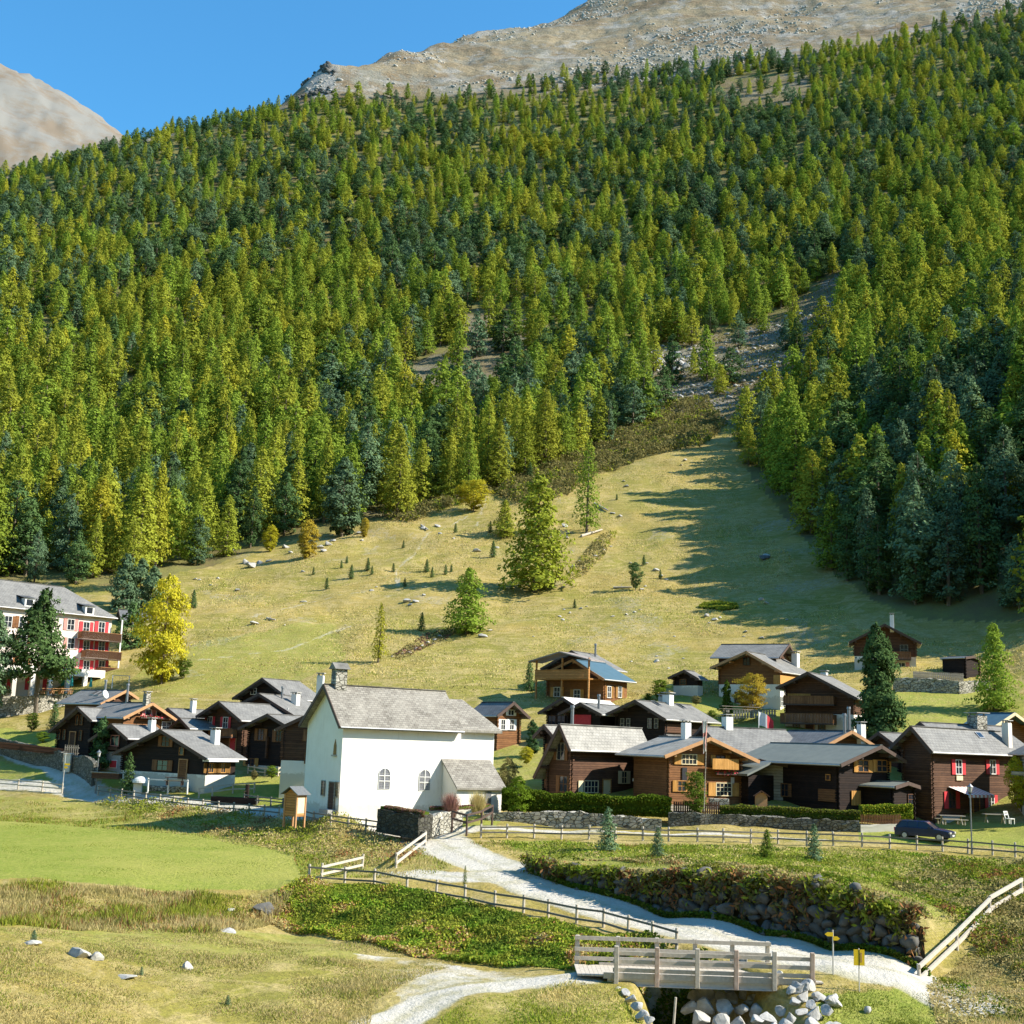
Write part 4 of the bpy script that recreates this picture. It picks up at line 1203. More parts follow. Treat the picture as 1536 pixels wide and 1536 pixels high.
h = hs(6, 'chalet', 'low grey roofed house half hidden behind the flower gable chalet', 'chalet', (252,1062), 149, 40, wr=3.3, pitch=24, L=6, wall='brown')
h.chimney('r', 289, 1068, 1.3, .55)
h = hs(35, 'shed', 'low shed with pale slate roof left of the red shuttered dark chalet', 'shed', (270,1077), 141, 52, wr=2.6, pitch=22, L=4.5, wall='dark')
h = hs(7, 'chalet', 'dark chalet with bright red shutters left of the windowless log barn', 'chalet', (328,1052), 140, 36, E=(361,1080), E1=(294,1074), B=(387,1054), wall='brown', of=1.1, L=8.5)
h.window('f', 311, 1083, .7, 1.1, 'red', 'white'); h.window('f', 339, 1084, .7, 1.1, 'red', 'white'); h.door('f', 350, 1114, .9, 1.9, 'red')
h.balcony('f', (318, 1104), (356, 1104), .9, .8, 'plank_brown')
h = hs(8, 'barn', 'dark log barn with two pairs of ochre shutters and a kitchen garden', 'barn', (401,1071), 133, 36, E=(446,1098), E1=(357,1092), B=(462,1073), wall='dark', of=1.0, base='plaster', base_h=.5)
h.window('f', 392, 1102, .8, 1.1, 'plank_brown', 'mid'); h.window('f', 419, 1104, .8, 1.1, 'plank_brown', 'mid')
h.window('f', 377, 1143, 1.0, .7, 'plank', 'mid')
h.panel('post', 'f', 402, 1121, .22, 2.2, 'brown', .3)
h = hs(9, 'barn', 'highest barn of the left cluster under a reddish grey roof', 'barn', (393,1017), 156, 34, E1=(349,1040), B=(449,1023), pitch=27, wall='dark')
h.window('f', 381, 1037, .9, .7, None, 'white')
h = hs(10, 'chalet', 'dark chalet with white chimney and thin flue just left of the chapel roof', 'chalet', (388,1040), 147, 26, E=(447,1064), B=(450,1042), pitch=25, wall='brown', L=8.5)
h.chimney('r', 443, 1056, 1.1, .75); h.chimney('r', 423, 1048, 1.2, .4, style='pipe'); h.window('f', 428, 1068, .8, .7, None, 'white')
h = hs(11, 'chalet', 'timber house with white ground floor squeezed against the chapel gable side', 'chalet', (482,1062), 119, 5, wr=4.2, pitch=26, L=7, wall='brown', base_h=2.35, floor=-4.6, of=.3)
h.window('f', 469, 1103, .9, .9, 'plank_brown', 'mid', sh_w=.35); h.window('f', 465, 1138, .9, .8, None, 'mid', mull=(2, 0)); h.chimney('l', 478, 1068, 3.4, .6)
h = hs(12, 'chalet', 'small chalet with white shutters right behind the chapel choir', 'chalet', (771,1053), 136, -38, E=(795,1076), E1=(746,1073), B=(723,1048), wall='mid', verge='verge_dark', of=.9, roof='slate_dark')
for px_ in (754, 767): h.window('f', px_, 1087, .5, 1.0, 'white', 'white', sh_w=.28)
h.window('f', 766, 1069, .7, .5, 'white', 'white', sh_w=.25, mull=(1, 0))
h = hs(14, 'chalet', 'slate roofed house directly behind the blue roofed chalet', 'chalet', (857,976), 164, 34, E1=(811,996), B=(895,980), pitch=26, wall='brown')
h.chimney('r', 893, 985, 1.5, .5, style='pipe')
h = hs(13, 'chalet', 'honey coloured chalet with blue roof and covered front balcony', 'chalet', (859,989), 157, 40, E1=(808,1013), E=(906,1018), B=(908,993), wall='mid', roof='tin_blue', verge='verge', of=1.0)
for px_ in (913, 929): h.window('r', px_, 1038, .7, 1.3, 'plank', 'white', sh_w=.45)
# covered balcony on the front of it
y0_ = h.y0; 
b = MB(); b.box(h.x0 - .2, h.x1 - .6, y0_ - 2.4, y0_ - .06, 2.5, 2.65); bal = b.build('balcony', M['orange'], h.root)
b = MB()
n_ = 46
for i in range(n_):
    x_ = h.x0 - .2 + (h.x1 - h.x0 - .4) * i / n_; b.box(x_ + .015, x_ + (h.x1 - h.x0 - .4) / n_ - .015, y0_ - 2.42, y0_ - 2.37, 2.66, 3.6)
b.box(h.x0 - .2, h.x1 - .6, y0_ - 2.46, y0_ - 2.33, 3.6, 3.7); b.build('railing', M['orange'], bal)
b = MB()
for x_ in (h.x0 - .1, (h.x0 + h.x1) / 2 - .4, h.x1 - .7): b.box(x_ - .09, x_ + .09, y0_ - 2.3, y0_ - 2.12, -2, 5.1)
b.build('posts', M['orange'], bal)
ro = MB(); xm = (h.x0 + h.x1) / 2 - .4; hw2 = (h.x1 - h.x0) / 2 + .5
slab(ro, [(xm, y0_ - 2.9, 5.9), (xm + hw2, y0_ - 2.9, 4.8), (xm + hw2, y0_ - .05, 4.8), (xm, y0_ - .05, 5.9)], .14); slab(ro, [(xm, y0_ - 2.9, 5.9), (xm, y0_ - .05, 5.9), (xm - hw2, y0_ - .05, 4.8), (xm - hw2, y0_ - 2.9, 4.8)], .14)
o = ro.build('porch_roof', M['slate_brown'], h.root); h.uv(o)
h.window('f', 836, 1038, .9, 1.1, 'plank', 'white'); h.window('f', 866, 1042, .9, 1.1, 'plank', 'white')
h = hs(15, 'chalet', 'dark chalet under the brightest white roof, below the blue roofed one', 'chalet', (844,1046), 140, 38, E1=(807,1070), B=(915,1048), pitch=27, wall='dark', roof='tin_white')
for px_ in (820, 842): h.window('f', px_, 1080, 1.0, .9, None, 'brown')
h = hs(16, 'chalet', 'low dark house with a red wall panel and a dark flue', 'chalet', (870,1054), 136, 38, E=(902,1071), B=(918,1057), wall='dark', roof='slate', L=7.5)
h.panel('red_panel', 'f', 873, 1080, 2.4, 1.1, 'red'); h.chimney('r', 898, 1063, 1.3, .45, style='pipe')
h = hs(17, 'chalet', 'long dark house with two skylights and a white chimney in the village middle', 'chalet', (952,1050), 133, 38, E1=(908,1071), E=(998,1078), B=(1036,1056), wall='dark', of=1.1)
h.skylight('r', 985, 1056); h.skylight('r', 1022, 1060); h.chimney('r', 1002, 1055, .9, .9); h.chimney('r', 993, 1050, .9, .6, 'concrete')
for px_ in (934, 943, 975, 985): h.window('f', px_, 1085, .35, .9, None, 'oldgrey', mull=(0, 1))
h.panel('plank_strip', 'r', 1015, 1093, 5, .9, 'brown')
h = hs(18, 'shed', 'lean shed with pale slab roof behind the chimney of the flagpole house', 'shed', (998,1102), 121, 48, wr=2.4, pitch=20, L=5, wall='dark', roof='slate_pale')
h = hs(36, 'shed', 'small slate roofed annex with a skylight right of the brown log house', 'shed', (952,1132), 118, 62, wr=3.6, pitch=34, L=4.5, wall='mid', roof='slate', base_h=.9)
h.skylight('r', 969, 1143, .8, 1.0); h.panel('roof_lace', 'r', 966, 1170, 2.5, .25, 'white', .6); h.window('r', 957, 1184, .8, 1.3, None, 'white')
h = hs(20, 'chalet', 'rear half of the double gabled log house, with its own narrow gable', 'chalet', (816,1087), 116, 47, E1=(799,1120), wr=2.9, pitch=38, L=9, wall='dark', roof='slate_pale', of=.9, os_=.7)
h.window('f', 826, 1127, .8, 1.2, 'plank_brown', 'mid', sh_w=.3); h.window('f', 826, 1170, .6, 1.3, 'plank_brown', 'mid', sh_w=.3)
h = hs(19, 'chalet', 'brown log house with pale slab roof, white door and sunny yellow windows', 'chalet', (839,1086), 112.5, 47, E=(855,1124), B=(962,1094), wl=3.0, wall='brown', roof='slate_pale', of=1.0, os_=.8)
h.window('f', 842, 1127, .8, 1.4, 'plank_brown', 'oldgrey', sh_w=.35); h.window('f', 846, 1176, .9, 1.3, 'plank_brown', 'mid', sh_w=.35)
h.window('r', 886, 1180, 1.7, .95, None, 'verge_pale', mull=(3, 1)); h.panel('shutter', 'r', 870, 1180, .6, 1.05, 'verge_pale'); h.window('r', 935.5, 1166, .65, 1.0, 'verge_pale', 'verge_pale', sh_w=.4); h.door('r', 909, 1187, .95, 2.0, 'verge_pale', 'orange')
h.chimney('l', 858, 1094, 1.9, .5, style='pipe')
h.panel('corner_board', 'r', 952, 1160, .25, 4.2, 'dark', .3)
h = hs(22, 'barn', 'long slate roofed barn behind the flagpole house', 'barn', (1053,1089), 122, 66, E=(1088,1121), B=(1178,1097), pitch=32, wall='dark', wr=4.8)
h.chimney('l', 1091, 1090, 1.0, .8); h.panel('red_post', 'r', 1165, 1146, .3, 2, 'mid')
h = hs(21, 'chalet', 'sunlit log chalet with orange windows, flower box and flagpole before its gable', 'chalet', (1066,1106), 110, -28, E1=(997,1133), E=(1139,1141), wall='mid', roof='slate_pale', verge='verge', of=1.1, os_=1.2, L=7.5, base='oldgrey', base_h=.35)
h.window('f', 1033, 1139, 1.5, .75, 'plank', 'verge_pale', mull=(3, 1), sh_w=.7); h.window('f', 1080, 1141, .9, .8, 'plank', 'brown', mull=(1, 1)); h.window('f', 1085, 1184, 1.6, 1.0, 'plank', 'verge_pale', mull=(3, 2), sh_w=.75, label='wide low window with white bars'); h.window('f', 1022, 1179, .8, .8, 'plank', 'orange')
h.chimney('l', 1029, 1107, 1.3, .65)
f_ = h.frame('f', *h.on('f', 1085, 1160)); flower_box(h, f_, -1.1, 1.3, .25, -.1, h.root)
b = MB(); a_, z_ = h.on('f', 1078, 1152); f_ = h.frame('f', a_, z_); h.fbox(b, f_, -1.2, 1.6, .05, .75, -.1, 0); h.fbox(b, f_, -1.2, 1.6, .68, .75, 0, .8); b.build('balcony', M['plank'], h.root)
h.panel('carved_ornament', 'f', 1026, 1161, .5, 1.1, 'black', .1); h.panel('carved_ornament', 'f', 1098, 1171, .35, .6, 'zinc', .1)
h = hs(23, 'chalet', 'chalet with orange verge boards and two chimneys behind the black house', 'chalet', (1278,1096), 120, -27, E1=(1186,1120), E=(1322,1115), wall='mid', verge='verge', roof='slate_dark', of=.9, L=9, pitch=24)
h.chimney('r', 1313, 1108, 1.3, .6); h.chimney('l', 1296, 1100, 1.6, .4, style='pipe'); h.chimney('l', 1274, 1096, 2.0, .45, style='pipe')
h = hs(24, 'chalet', 'wide black house with grey green roof and amber windows in the gable', 'chalet', (1322,1118), 109, -33, E1=(1261,1146), E=(1359,1141), B=(1243,1113), wall='dark', roof='green_tin', verge='verge_dark', of=1.2, os_=1.0, L=13)
h.window('f', 1294, 1149, 1.2, .9, 'plank', 'orange', sh_w=.45); h.window('f', 1322, 1149, 1.2, .9, 'plank', 'orange', sh_w=.45); h.panel('shutter', 'f', 1283, 1197, 1.1, 1.2, 'plank'); h.panel('shutter', 'f', 1301, 1193, .5, .8, 'plank')
h.window('l', 1243, 1166, .4, .4, None, 'orange', mull=(0, 0)); h.panel('shutter', 'l', 1242, 1193, 2.0, 1.0, 'mid'); h.window('l', 1178, 1185, .8, 1.0, 'mid', 'mid', sh_w=.3)
# lower wing of it on the left
b = MB(); ro = MB()
yl = 7.8; 
slab(ro, [(-h.wl + .3, yl, h.az - h.dl + .1), (-h.wl + .3, h.L, h.az - h.dl + .1), (-h.wl - 3.0, h.L, h.az - h.dl - 1.15), (-h.wl - 3.0, yl, h.az - h.dl - 1.15)], .18)
o = ro.build('wing_roof', M['green_tin'], h.root); h.uv(o)
b.box(-h.wl - 2.4, h.x0 - .01, yl + .5, h.L - .5, h.g0 - h.gz, h.az - h.dl - 1.25); b.build('wing_wall', M['dark'], h.root)
h = hs(26, 'barn', 'slate roofed barn peeping over the red shuttered house', 'barn', (1380,1083), 121, 64, wr=4.5, pitch=30, B=(1500,1087), wall='dark'); h.chimney('r', 1466, 1092, 1.2, 1.3, 'stone_pale')
h = hs(25, 'chalet', 'brown house with red shutters, striped awning and a tall plaster chimney', 'chalet', (1366,1089), 110.5, 52, E=(1398,1127), E1=(1335,1120), B=(1500,1095), wall='brown', roof='slate', of=.9, os_=.7, base='plaster', base_h=.0)
for px_ in (1437, 1488): h.window('r', px_, 1150.5, .85, 1.15, 'red', 'white', sh_w=.52)
h.window('r', 1427, 1200, .95, 1.3, 'red', 'brown', sh_w=.6); h.window('r', 1486, 1203, .8, 1.1, 'red', 'white', sh_w=.5); h.door('r', 1463, 1210, .9, 2.0, 'brown', 'orange')
h.panel('name_board', 'r', 1438, 1167, .95, .4, 'verge_pale'); h.chimney('r', 1511, 1116, 1.9, .65, 'cream'); h.skylight('r', 1470, 1104, .9, .7)
h.panel('plinth', 'r', 1425, 1229, 3.0, .5, 'concrete', .35)
f_ = h.frame('r', *h.on('r', 1441, 1180))
aw = MB(); ns = 13; w_ = 4.0
for i in range(ns):
    p0, p1 = -w_/2 + w_ * i / ns, -w_/2 + w_ * (i + 1) / ns; aw.cm = i % 2
    aw.add([f_(p0, .08, 0), f_(p1, .08, 0), f_(p1 + .5, 1.7, -.62), f_(p0 + .5, 1.7, -.62), f_(p1 + .5, 1.7, -.85), f_(p0 + .5, 1.7, -.85)], [(0,1,2,3), (3,2,4,5)])
o = aw.build('awning', [M['white'], M['pink']], h.root)
h = hs(27, 'shed', 'low black shed with a grey green roof behind the yellow green hedge', 'shed', (1362,1173), 108.5, -45, wr=2.2, wl=2.2, pitch=9, L=4.6, wall='dark', roof='green_tin', verge='verge_dark', of=.5, os_=.4, purlin=False)
h.window('f', 1382, 1199, .9, .8, None, 'brown')
h = hs(28, 'chalet', 'blue roofed chalet with pale yellow verge boards at the right edge', 'chalet', (1522,1069), 131, -30, E1=(1478,1088), B=(1470,1065), wall='mid', verge='verge_pale', roof='tin_blue', pitch=25)
h = hs(29, 'house', 'cream plastered house cut by the right edge, beyond the awning', 'house', (1604,1100), 107, 10, wr=4.5, wl=3.3, pitch=28, L=8, wall='oldgrey', base='cream', base_h=1.9, floor=-5.6, of=.3, os_=.3)
h.window('f', 1528, 1146, .7, 1.0, None, 'white'); h.panel('flower_shelf', 'f', 1530, 1160, 1.4, .3, 'oldgrey', .3)
h = hs(30, 'chalet', 'upper roofed wing rising behind the orange tree chalet', 'chalet', (1184,966), 158, -62, E=(1216,988), B=(1082,961), E1=(1176,981), wall='brown', pitch=24, wr=4.4, wl=4.4)
h = hs(31, 'chalet', 'tall orange brown chalet with white lower storeys behind the orange tree', 'chalet', (1119,977), 152, 38, E1=(1065,1001), E=(1172,1007), B=(1167,981), wall='mid', verge='verge', base='plaster', base_h=2.7, of=1.1, L=9.5)
h.chimney('r', 1196, 999, 1.5, .75); h.window('f', 1120, 992, .8, .9, None, 'brown'); h.window('r', 1171, 1052, .8, 1.0, None, 'white')
h.panel('balcony', 'r', 1174, 1021, 5, 1.0, 'plank', .9)
for px_ in (1108, 1130): h.window('f', px_, 1046, .9, 1.2, None, 'mid')
h = hs(32, 'chalet', 'dark brown chalet with long balconies and white ground floor beside the double pine', 'chalet', (1211,1008), 139, 32, E1=(1164,1031), E=(1285,1047), B=(1250,1010), wall='brown', base_h=1.7, of=1.1, L=8.5)
h.balcony('f', (1176, 1084), (1255, 1084), 1.2, .95, 'plank_brown'); h.panel('lit_shutters', 'f', 1199, 1046, 2.6, .8, 'plank'); h.chimney('r', 1247, 1012, .8, .7)
for px_ in (1195, 1233): h.window('f', px_, 1092, .7, .8, None, 'mid')
h.door('f', 1215, 1096, .9, 1.8, 'brown')
h.balcony('f', (1180, 1056), (1255, 1058), 1.1, .8, 'plank_brown')
h = hs(33, 'hut', 'tiny dark hut with a white plinth at the foot of the pasture', 'hut', (1026,1005), 155, 40, E1=(1002,1016), E=(1048,1018), B=(1041,1006), wall='dark', base_h=1.2, of=.6, os_=.5)
h.window('f', 1025, 1023, .8, .6, None, 'mid')
h = hs(34, 'chalet', 'brown chalet with faded red shutters and white base up by the shaded wood', 'chalet', (1327,936), 168, 15, E=(1382,967), pitch=28, wall='brown', base_h=1.4, of=.9, L=7)
h.chimney('r', 1338, 943, 1.8, .5); h.window('f', 1352, 1000, .9, 1.0, 'pink', 'white'); h.balcony('f', (1334, 989), (1366, 990), 1.0, .9, 'plank_brown'); h.window('f', 1356, 974, .9, 1.1, None, 'oldgrey')
h = hs(37, 'shed', 'black timber shed at the end of the pale stone wall', 'shed', (1460,984), 163, -40, wr=1.9, pitch=8, L=3.6, wall='dark', roof='slate_dark', of=.2, os_=.2, purlin=False)
h = hs(38, 'chalet', 'dark roofed hut tucked behind the yellow birch', 'hut', (178,914), 212, 62, wr=3.6, pitch=36, L=6.5, wall='orange', roof='slate_dark')
h = hs(39, 'shed', 'grey slab roof between the two tall chimneys behind the black house', 'shed', (1318,1098), 127, 62, wr=3, pitch=28, L=5, wall='brown', roof='slate')
h = hs(40, 'shed', 'low shed with brown plank wall between flagpole house and black house', 'shed', (1140,1139), 114, 30, wr=3.2, wl=2.5, pitch=8, L=4, wall='oldgrey', roof='slate_dark', purlin=False, of=.2, os_=.3)

# ================================================================== the hotel
hr = Vector((ray(177, 927)[0] * 190, 190, ray(177, 927)[1] * 190))        # right end of the front eave
th_ = RAD(45); Yh = Vector((math.sin(th_), math.cos(th_), 0)); Xh = Vector((math.cos(th_), -math.sin(th_), 0))
Lh, Wh, dh = 32.0, 6.2, 4.4
Ah = hr - Yh * Lh - Xh * Wh + Vector((0, 0, dh))
class Hotel(House): pass
_P = P
def P(px, py, d): return Ah.copy() if px == 'hotel' else _P(px, py, d)
h = HT = House('hotel', 'large pale hotel with red shutters, wooden balconies and white arcade', 'hotel', ('hotel', 0), 0, 45, wr=Wh, wl=Wh, pitch=math.degrees(math.atan2(dh, Wh)), L=Lh, hip_b=6.0, wall='rosy', roof='slate', floor=4.9, of=.5, os_=.6, ob=.6, logs=False, purlin=False, base='plaster', base_h=2.9)
P = _P
for py_, dz_ in ((937, 0), (965, 0), (995, 0)):
    for px_ in (12, 34, 106): h.window('r', px_, py_ + (px_ - 106) * .05, 1.0, 1.5, 'mid' if px_ < 100 else 'pink', 'white', sh_w=.5)
    for px_ in (129, 152): h.window('r', px_, py_ + 5, .9, 1.7, 'red', 'white', sh_w=.55)
for y_, xl in ((958, 116), (986, 121), (1012, 143)): h.balcony('r', (xl, y_), (175, y_ + 2), 1.4, 1.05, 'plank_brown')
b = MB()
a_, _z = h.on('r', 171, 1000)
b.box(h.x1 + 1.2, h.x1 + 1.35, a_ - .1, a_ + .1, 0, h.az - h.dr - .3); b.build('balcony_post', M['white'], h.root)
a_, _z = h.on('r', 117, 1000)
for px_ in (40, 130):
    x_, y_, z_ = h.on_roof('r', px_, 915 if px_ > 100 else 903)
    b = MB(); b.box(x_ - .2, x_ + 1.0, y_ - .7, y_ + .7, z_ - 1.0, z_ + .5); do = b.build('dormer', M['white'], h.root)
    MB().box(x_ + 1.0, x_ + 1.03, y_ - .45, y_ + .45, z_ - .55, z_ + .3).build('dormer_pane', M['glass'], do)
    b = MB(); b.add([(x_ - 1.8, y_ - 1.0, z_ + 1.1), (x_ - 1.8, y_ + 1.0, z_ + 1.1), (x_ + 1.2, y_ + 1.0, z_ + .52), (x_ + 1.2, y_ - 1.0, z_ + .52)] , [(0,1,2,3)]); b.build('dormer_roof', M['slate_dark'], do)
# arcade in front of the ground floor
a1_, _z = h.on('r', 140, 1020); 
b = MB(); b.box(h.x1 + .06, h.x1 + 3.4, a1_ - 26, a1_, 2.45, 3.5)
ar = b.build('arcade', M['plaster'], h.root)
b = MB()
for k in range(9):
    yy_ = a1_ - .3 - k * 2.6; b.box(h.x1 + 2.9, h.x1 + 3.38, yy_ - .3, yy_ + .28, -1.2, 2.44)
b.build('piers', M['plaster'], ar)
for k, mt_ in ((0, 'teal'), (1, 'teal')):
    b = MB(); b.box(h.x1 + .3, h.x1 + .35, a1_ - 2.6 * k - 2.5, a1_ - 2.6 * k - .6, .1, 2.3); b.build('teal_screen', M[mt_], ar)
for k in range(3, 8):
    b = MB(); b.box(h.x1 + .05, h.x1 + .1, a1_ - 2.6 * k + .1, a1_ - 2.6 * k + .7, .2, 2.2); b.build('shutter', M['red'], ar)

# ------------------------------------------------------------------ single trees standing apart
M['fern'] = mat_leaf('fern', (.34, .17, .07), (.42, .25, .10), (.24, .10, .05), trans=.15)
M['straw'] = mat_leaf('straw', (.62, .50, .22), (.70, .57, .27), (.46, .41, .14), trans=.35, vary=.8)
M['grass'] = mat_leaf('fresh_grass', (.28, .34, .045), (.36, .38, .07), (.18, .24, .03), trans=.25)
M['weed'] = mat_leaf('weeds', (.13, .24, .02), (.18, .29, .03), (.26, .24, .04), trans=.25, vary=.8)
M['heath'] = mat_leaf('heather', (.30, .13, .12), (.38, .20, .17), (.22, .16, .07), trans=.1)
M['rock'] = mat_simple('boulder_stone', (.30, .29, .26), (.50, .48, .43), 1.6, .95, .5)
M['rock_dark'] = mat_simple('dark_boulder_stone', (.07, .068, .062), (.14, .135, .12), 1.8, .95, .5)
M['rock_pale'] = mat_simple('pale_boulder_stone', (.30, .29, .27), (.46, .45, .42), 1.8, .9, .4)
SOLO = {}
def solo_mesh(kind, leaf, fine):
    k = (kind, leaf, fine)
    if k not in SOLO:
        a = {'larch': ('whorl', 130, 46, .46, 4.9, .03, .26), 'sparse': ('whorl', 90, 26, .40, 3.6, .08, .22), 'pine': ('pine', 150, 50, .52, 3.8, .04, .05),
             'column': ('column', 150, 50, .52, 3.4, .0, .0), 'round': ('round', 110, 70, .55, 6.8, .08, .05), 'bare': ('pine', 130, 50, .52, 3.9, .26, .05), 'cone': ('whorl', 100, 34, .55, 4.6, .0, .12), 'birch': ('round', 130, 62, .50, 5.4, .03, .35)}[kind]
        SOLO[k] = conifer_mesh(hash(kind) % 97 if False else len(SOLO) + 31, 16.0, a[4], a[0], int(a[1] * fine), int(a[2] * fine), a[3] / fine, LEAF[leaf], base=a[5], droop=a[6])
    return SOLO[k]
def solo(px, py, top, kind, leaf, name, label, cat='tree', wide=1.0, fine=1.0, d=None, group=None, rz=None):
    g = G(px, py) if d is None else P(px, py, d)
    if d is not None: g.z = min(g.z, float(hz(g.x, g.y)) + .3)
    h = (py - top) / F_PX * g.y / math.cos(math.atan(ray(px, top)[1])) * .98
    cr, tr = solo_mesh(kind, leaf, fine)
    return tree_obj(name, cr, tr, g, h / 16 * wide, (px * .37) % 6.28 if rz is None else rz, label, cat, group, h / 16)
solo(803, 887, 708, 'larch', 'olive', 'larch_tree', 'tallest olive larch alone in the middle of the pasture', wide=1.3, fine=1.15)
solo(880, 800, 655, 'sparse', 'green', 'larch_tree', 'thin scraggy larch on the pasture ridge behind the tallest one', wide=.85, fine=1.1)
solo(757, 806, 748, 'larch', 'olive', 'larch_tree', 'small open larch left of the tallest pasture larch', wide=1.3)
solo(700, 951, 850, 'larch', 'green', 'larch_tree', 'dense bushy green larch above the chapel roof', wide=1.35, fine=1.1)
solo(567, 994, 903, 'sparse', 'yellow', 'larch_tree', 'slender yellow green larch standing alone above the chapel turret', wide=.9)
solo(953, 886, 843, 'round', 'dark', 'stone_pine', 'small egg shaped pine by the stones on the pasture', wide=.62)
solo(710, 768, 719, 'round', 'gold', 'maple_tree', 'round bright yellow tree at the upper corner of the pasture', wide=1.2)
solo(459, 838, 778, 'birch', 'orange', 'birch_tree', 'orange birch among rocks at the left forest edge', wide=.95)
solo(546, 806, 776, 'birch', 'orange', 'birch_tree', 'tiny orange birch right of the dark pine by the forest edge', wide=.85)
solo(404, 828, 786, 'birch', 'gold', 'birch_tree', 'small yellow green birch at the forest edge left of the orange one', wide=.8)
solo(512, 805, 685, 'pine', 'blue', 'stone_pine', 'stout blue green pine leaning out of the left forest edge', wide=1.05, fine=1.1)
solo(1316, 1100, 925, 'column', 'dark', 'stone_pine', 'tall dense double topped pine between the chalets', wide=1.0, fine=1.4, d=134)
solo(1326, 1098, 945, 'column', 'dark', 'stone_pine', 'second narrower stem of the tall pine, on its right', wide=.85, fine=1.3, d=135)
solo(1493, 1066, 935, 'larch', 'green', 'larch_tree', 'green larch by the black shed right of the stone wall', wide=1.0, fine=1.2)
solo(56, 1046, 862, 'bare', 'dark', 'stone_pine', 'large dark pine with bare trunk in front of the hotel', wide=1.0, fine=1.3, d=171)
solo(-14, 1043, 880, 'pine', 'blue', 'stone_pine', 'pale green pine cut by the left edge before the hotel', wide=.8, fine=1.2, d=168)
solo(242, 1026, 862, 'birch', 'gold', 'birch_tree', 'tall bright yellow birch right of the hotel', wide=.74, fine=1.3)
solo(275, 1018, 988, 'round', 'bush', 'shrub', 'dark green shrub at the foot of the yellow birch', 'shrub', wide=1.1)
for i, (a, b, c) in enumerate(((182, 940, 830), (205, 935, 838), (222, 960, 850), (190, 1000, 905))):
    solo(a, b + 20, c, 'pine', 'blue' if i != 3 else 'dark', 'stone_pine', ['left one of three blue green pines behind the hotel gable', 'middle one of three blue green pines behind the hotel gable', 'pine touching the left side of the yellow birch', 'narrow dark pine just right of the hotel balconies'][i], wide=.85, d=[222, 226, 216, 200][i])
solo(1128, 1064, 1000, 'round', 'orange', 'maple_tree', 'orange autumn tree before the white walled chalet', wide=1.0, fine=1.3, d=146)
solo(1090, 1066, 1010, 'column', 'bush', 'young_spruce', 'slim green tree left of the orange one', wide=.9, d=146)
for i, (a, b, c, k, lf, w_, d_, nm, lb) in enumerate([
    (912, 1277, 1213, 'cone', 'blue', 1.0, None, 'young_spruce', 'largest young spruce on the bank below the terrace fence'),
    (986, 1286, 1243, 'cone', 'blue', 1.1, None, 'young_spruce', 'short young spruce right of the largest one on the bank'),
    (1221, 1291, 1238, 'cone', 'blue', 1.0, None, 'young_spruce', 'dark young spruce on the bank below the white wall end'),
    (1150, 1287, 1246, 'cone', 'bush', 1.3, None, 'young_spruce', 'thin light green young spruce left of the dark one on the bank'),
    (192, 1168, 1108, 'cone', 'dark', .9, 125, 'young_spruce', 'slim spruce before the small chalet beside the white bin'),
    (152, 1141, 1066, 'column', 'dark', 1.1, 134, 'young_spruce', 'irregular spruce squeezed between the two darkest left chalets'),
    (47, 1098, 1070, 'round', 'bush', 1.0, None, 'shrub', 'round green bush on the lawn below the hotel'),
    (80, 1094, 1052, 'cone', 'dark', 1.0, None, 'young_spruce', 'small dark spruce on the lawn below the hotel wall'),
    (63, 1114, 1098, 'round', 'hedge', 1.6, None, 'shrub', 'low yellow green bush above the curved retaining wall'),
    (1043, 1208, 1140, 'round', 'bush', .72, 107, 'shrub', 'tall green bush before the flower box chalet gable'),
    (778, 1200, 1142, 'birch', 'hedge', 1.0, 107, 'shrub', 'yellow green shrub between chapel choir and brown log house'),
    (762, 1170, 1118, 'birch', 'brown', .8, 116, 'shrub', 'thin autumn shrub just behind the chapel choir'),
    (790, 1120, 1095, 'birch', 'gold', 1.2, 128, 'shrub', 'yellow shrub behind the chapel below the small chalet'),
    (799, 1100, 1050, 'column', 'dark', 1.0, 132, 'young_spruce', 'dark spruce beside the small chalet behind the chapel'),
    (794, 1036, 991, 'cone', 'dark', .9, None, 'young_spruce', 'lone slim spruce left of the blue roofed chalet'),
    (990, 1050, 1020, 'round', 'hedge', 1.2, None, 'shrub', 'light green bush left of the tiny hut'),
    (972, 1052, 1040, 'round', 'bush', 1.6, None, 'shrub', 'low dark bush beside the light green bush near the tiny hut'),
    (1044, 1045, 1031, 'round', 'brown', 1.6, 150, 'shrub', 'ochre bush in front of the tiny hut'),
    (1041, 1006, 992, 'cone', 'dark', 1.0, 162, 'young_spruce', 'very small spruce behind the tiny hut'),
    (1530, 1150, 1070, 'birch', 'gold', .8, 112, 'shrub', 'yellow green tree hiding the right end of the red shuttered house'),
    (408, 1155, 1136, 'round', 'hedge', 1.2, 128, 'shrub', 'green garden bush in front of the log barn'),
    (382, 1154, 1139, 'birch', 'brown', 1.0, 128, 'shrub', 'wispy garden plant left of the green bush by the log barn'),
    (697, 1330, 1300, 'sparse', 'bush', .7, None, 'sapling', 'thin leaning sapling beside the gravel road junction'),
    (1068, 1420 - 362, 1040, 'round', 'bush', 1.3, 143, 'shrub', 'low bush in the garden left of the white walled chalet')]):
    solo(a, b, c, k, lf, nm, lb, 'spruce' if 'spruce' in nm else nm, wide=w_, fine=1.0, d=d_)
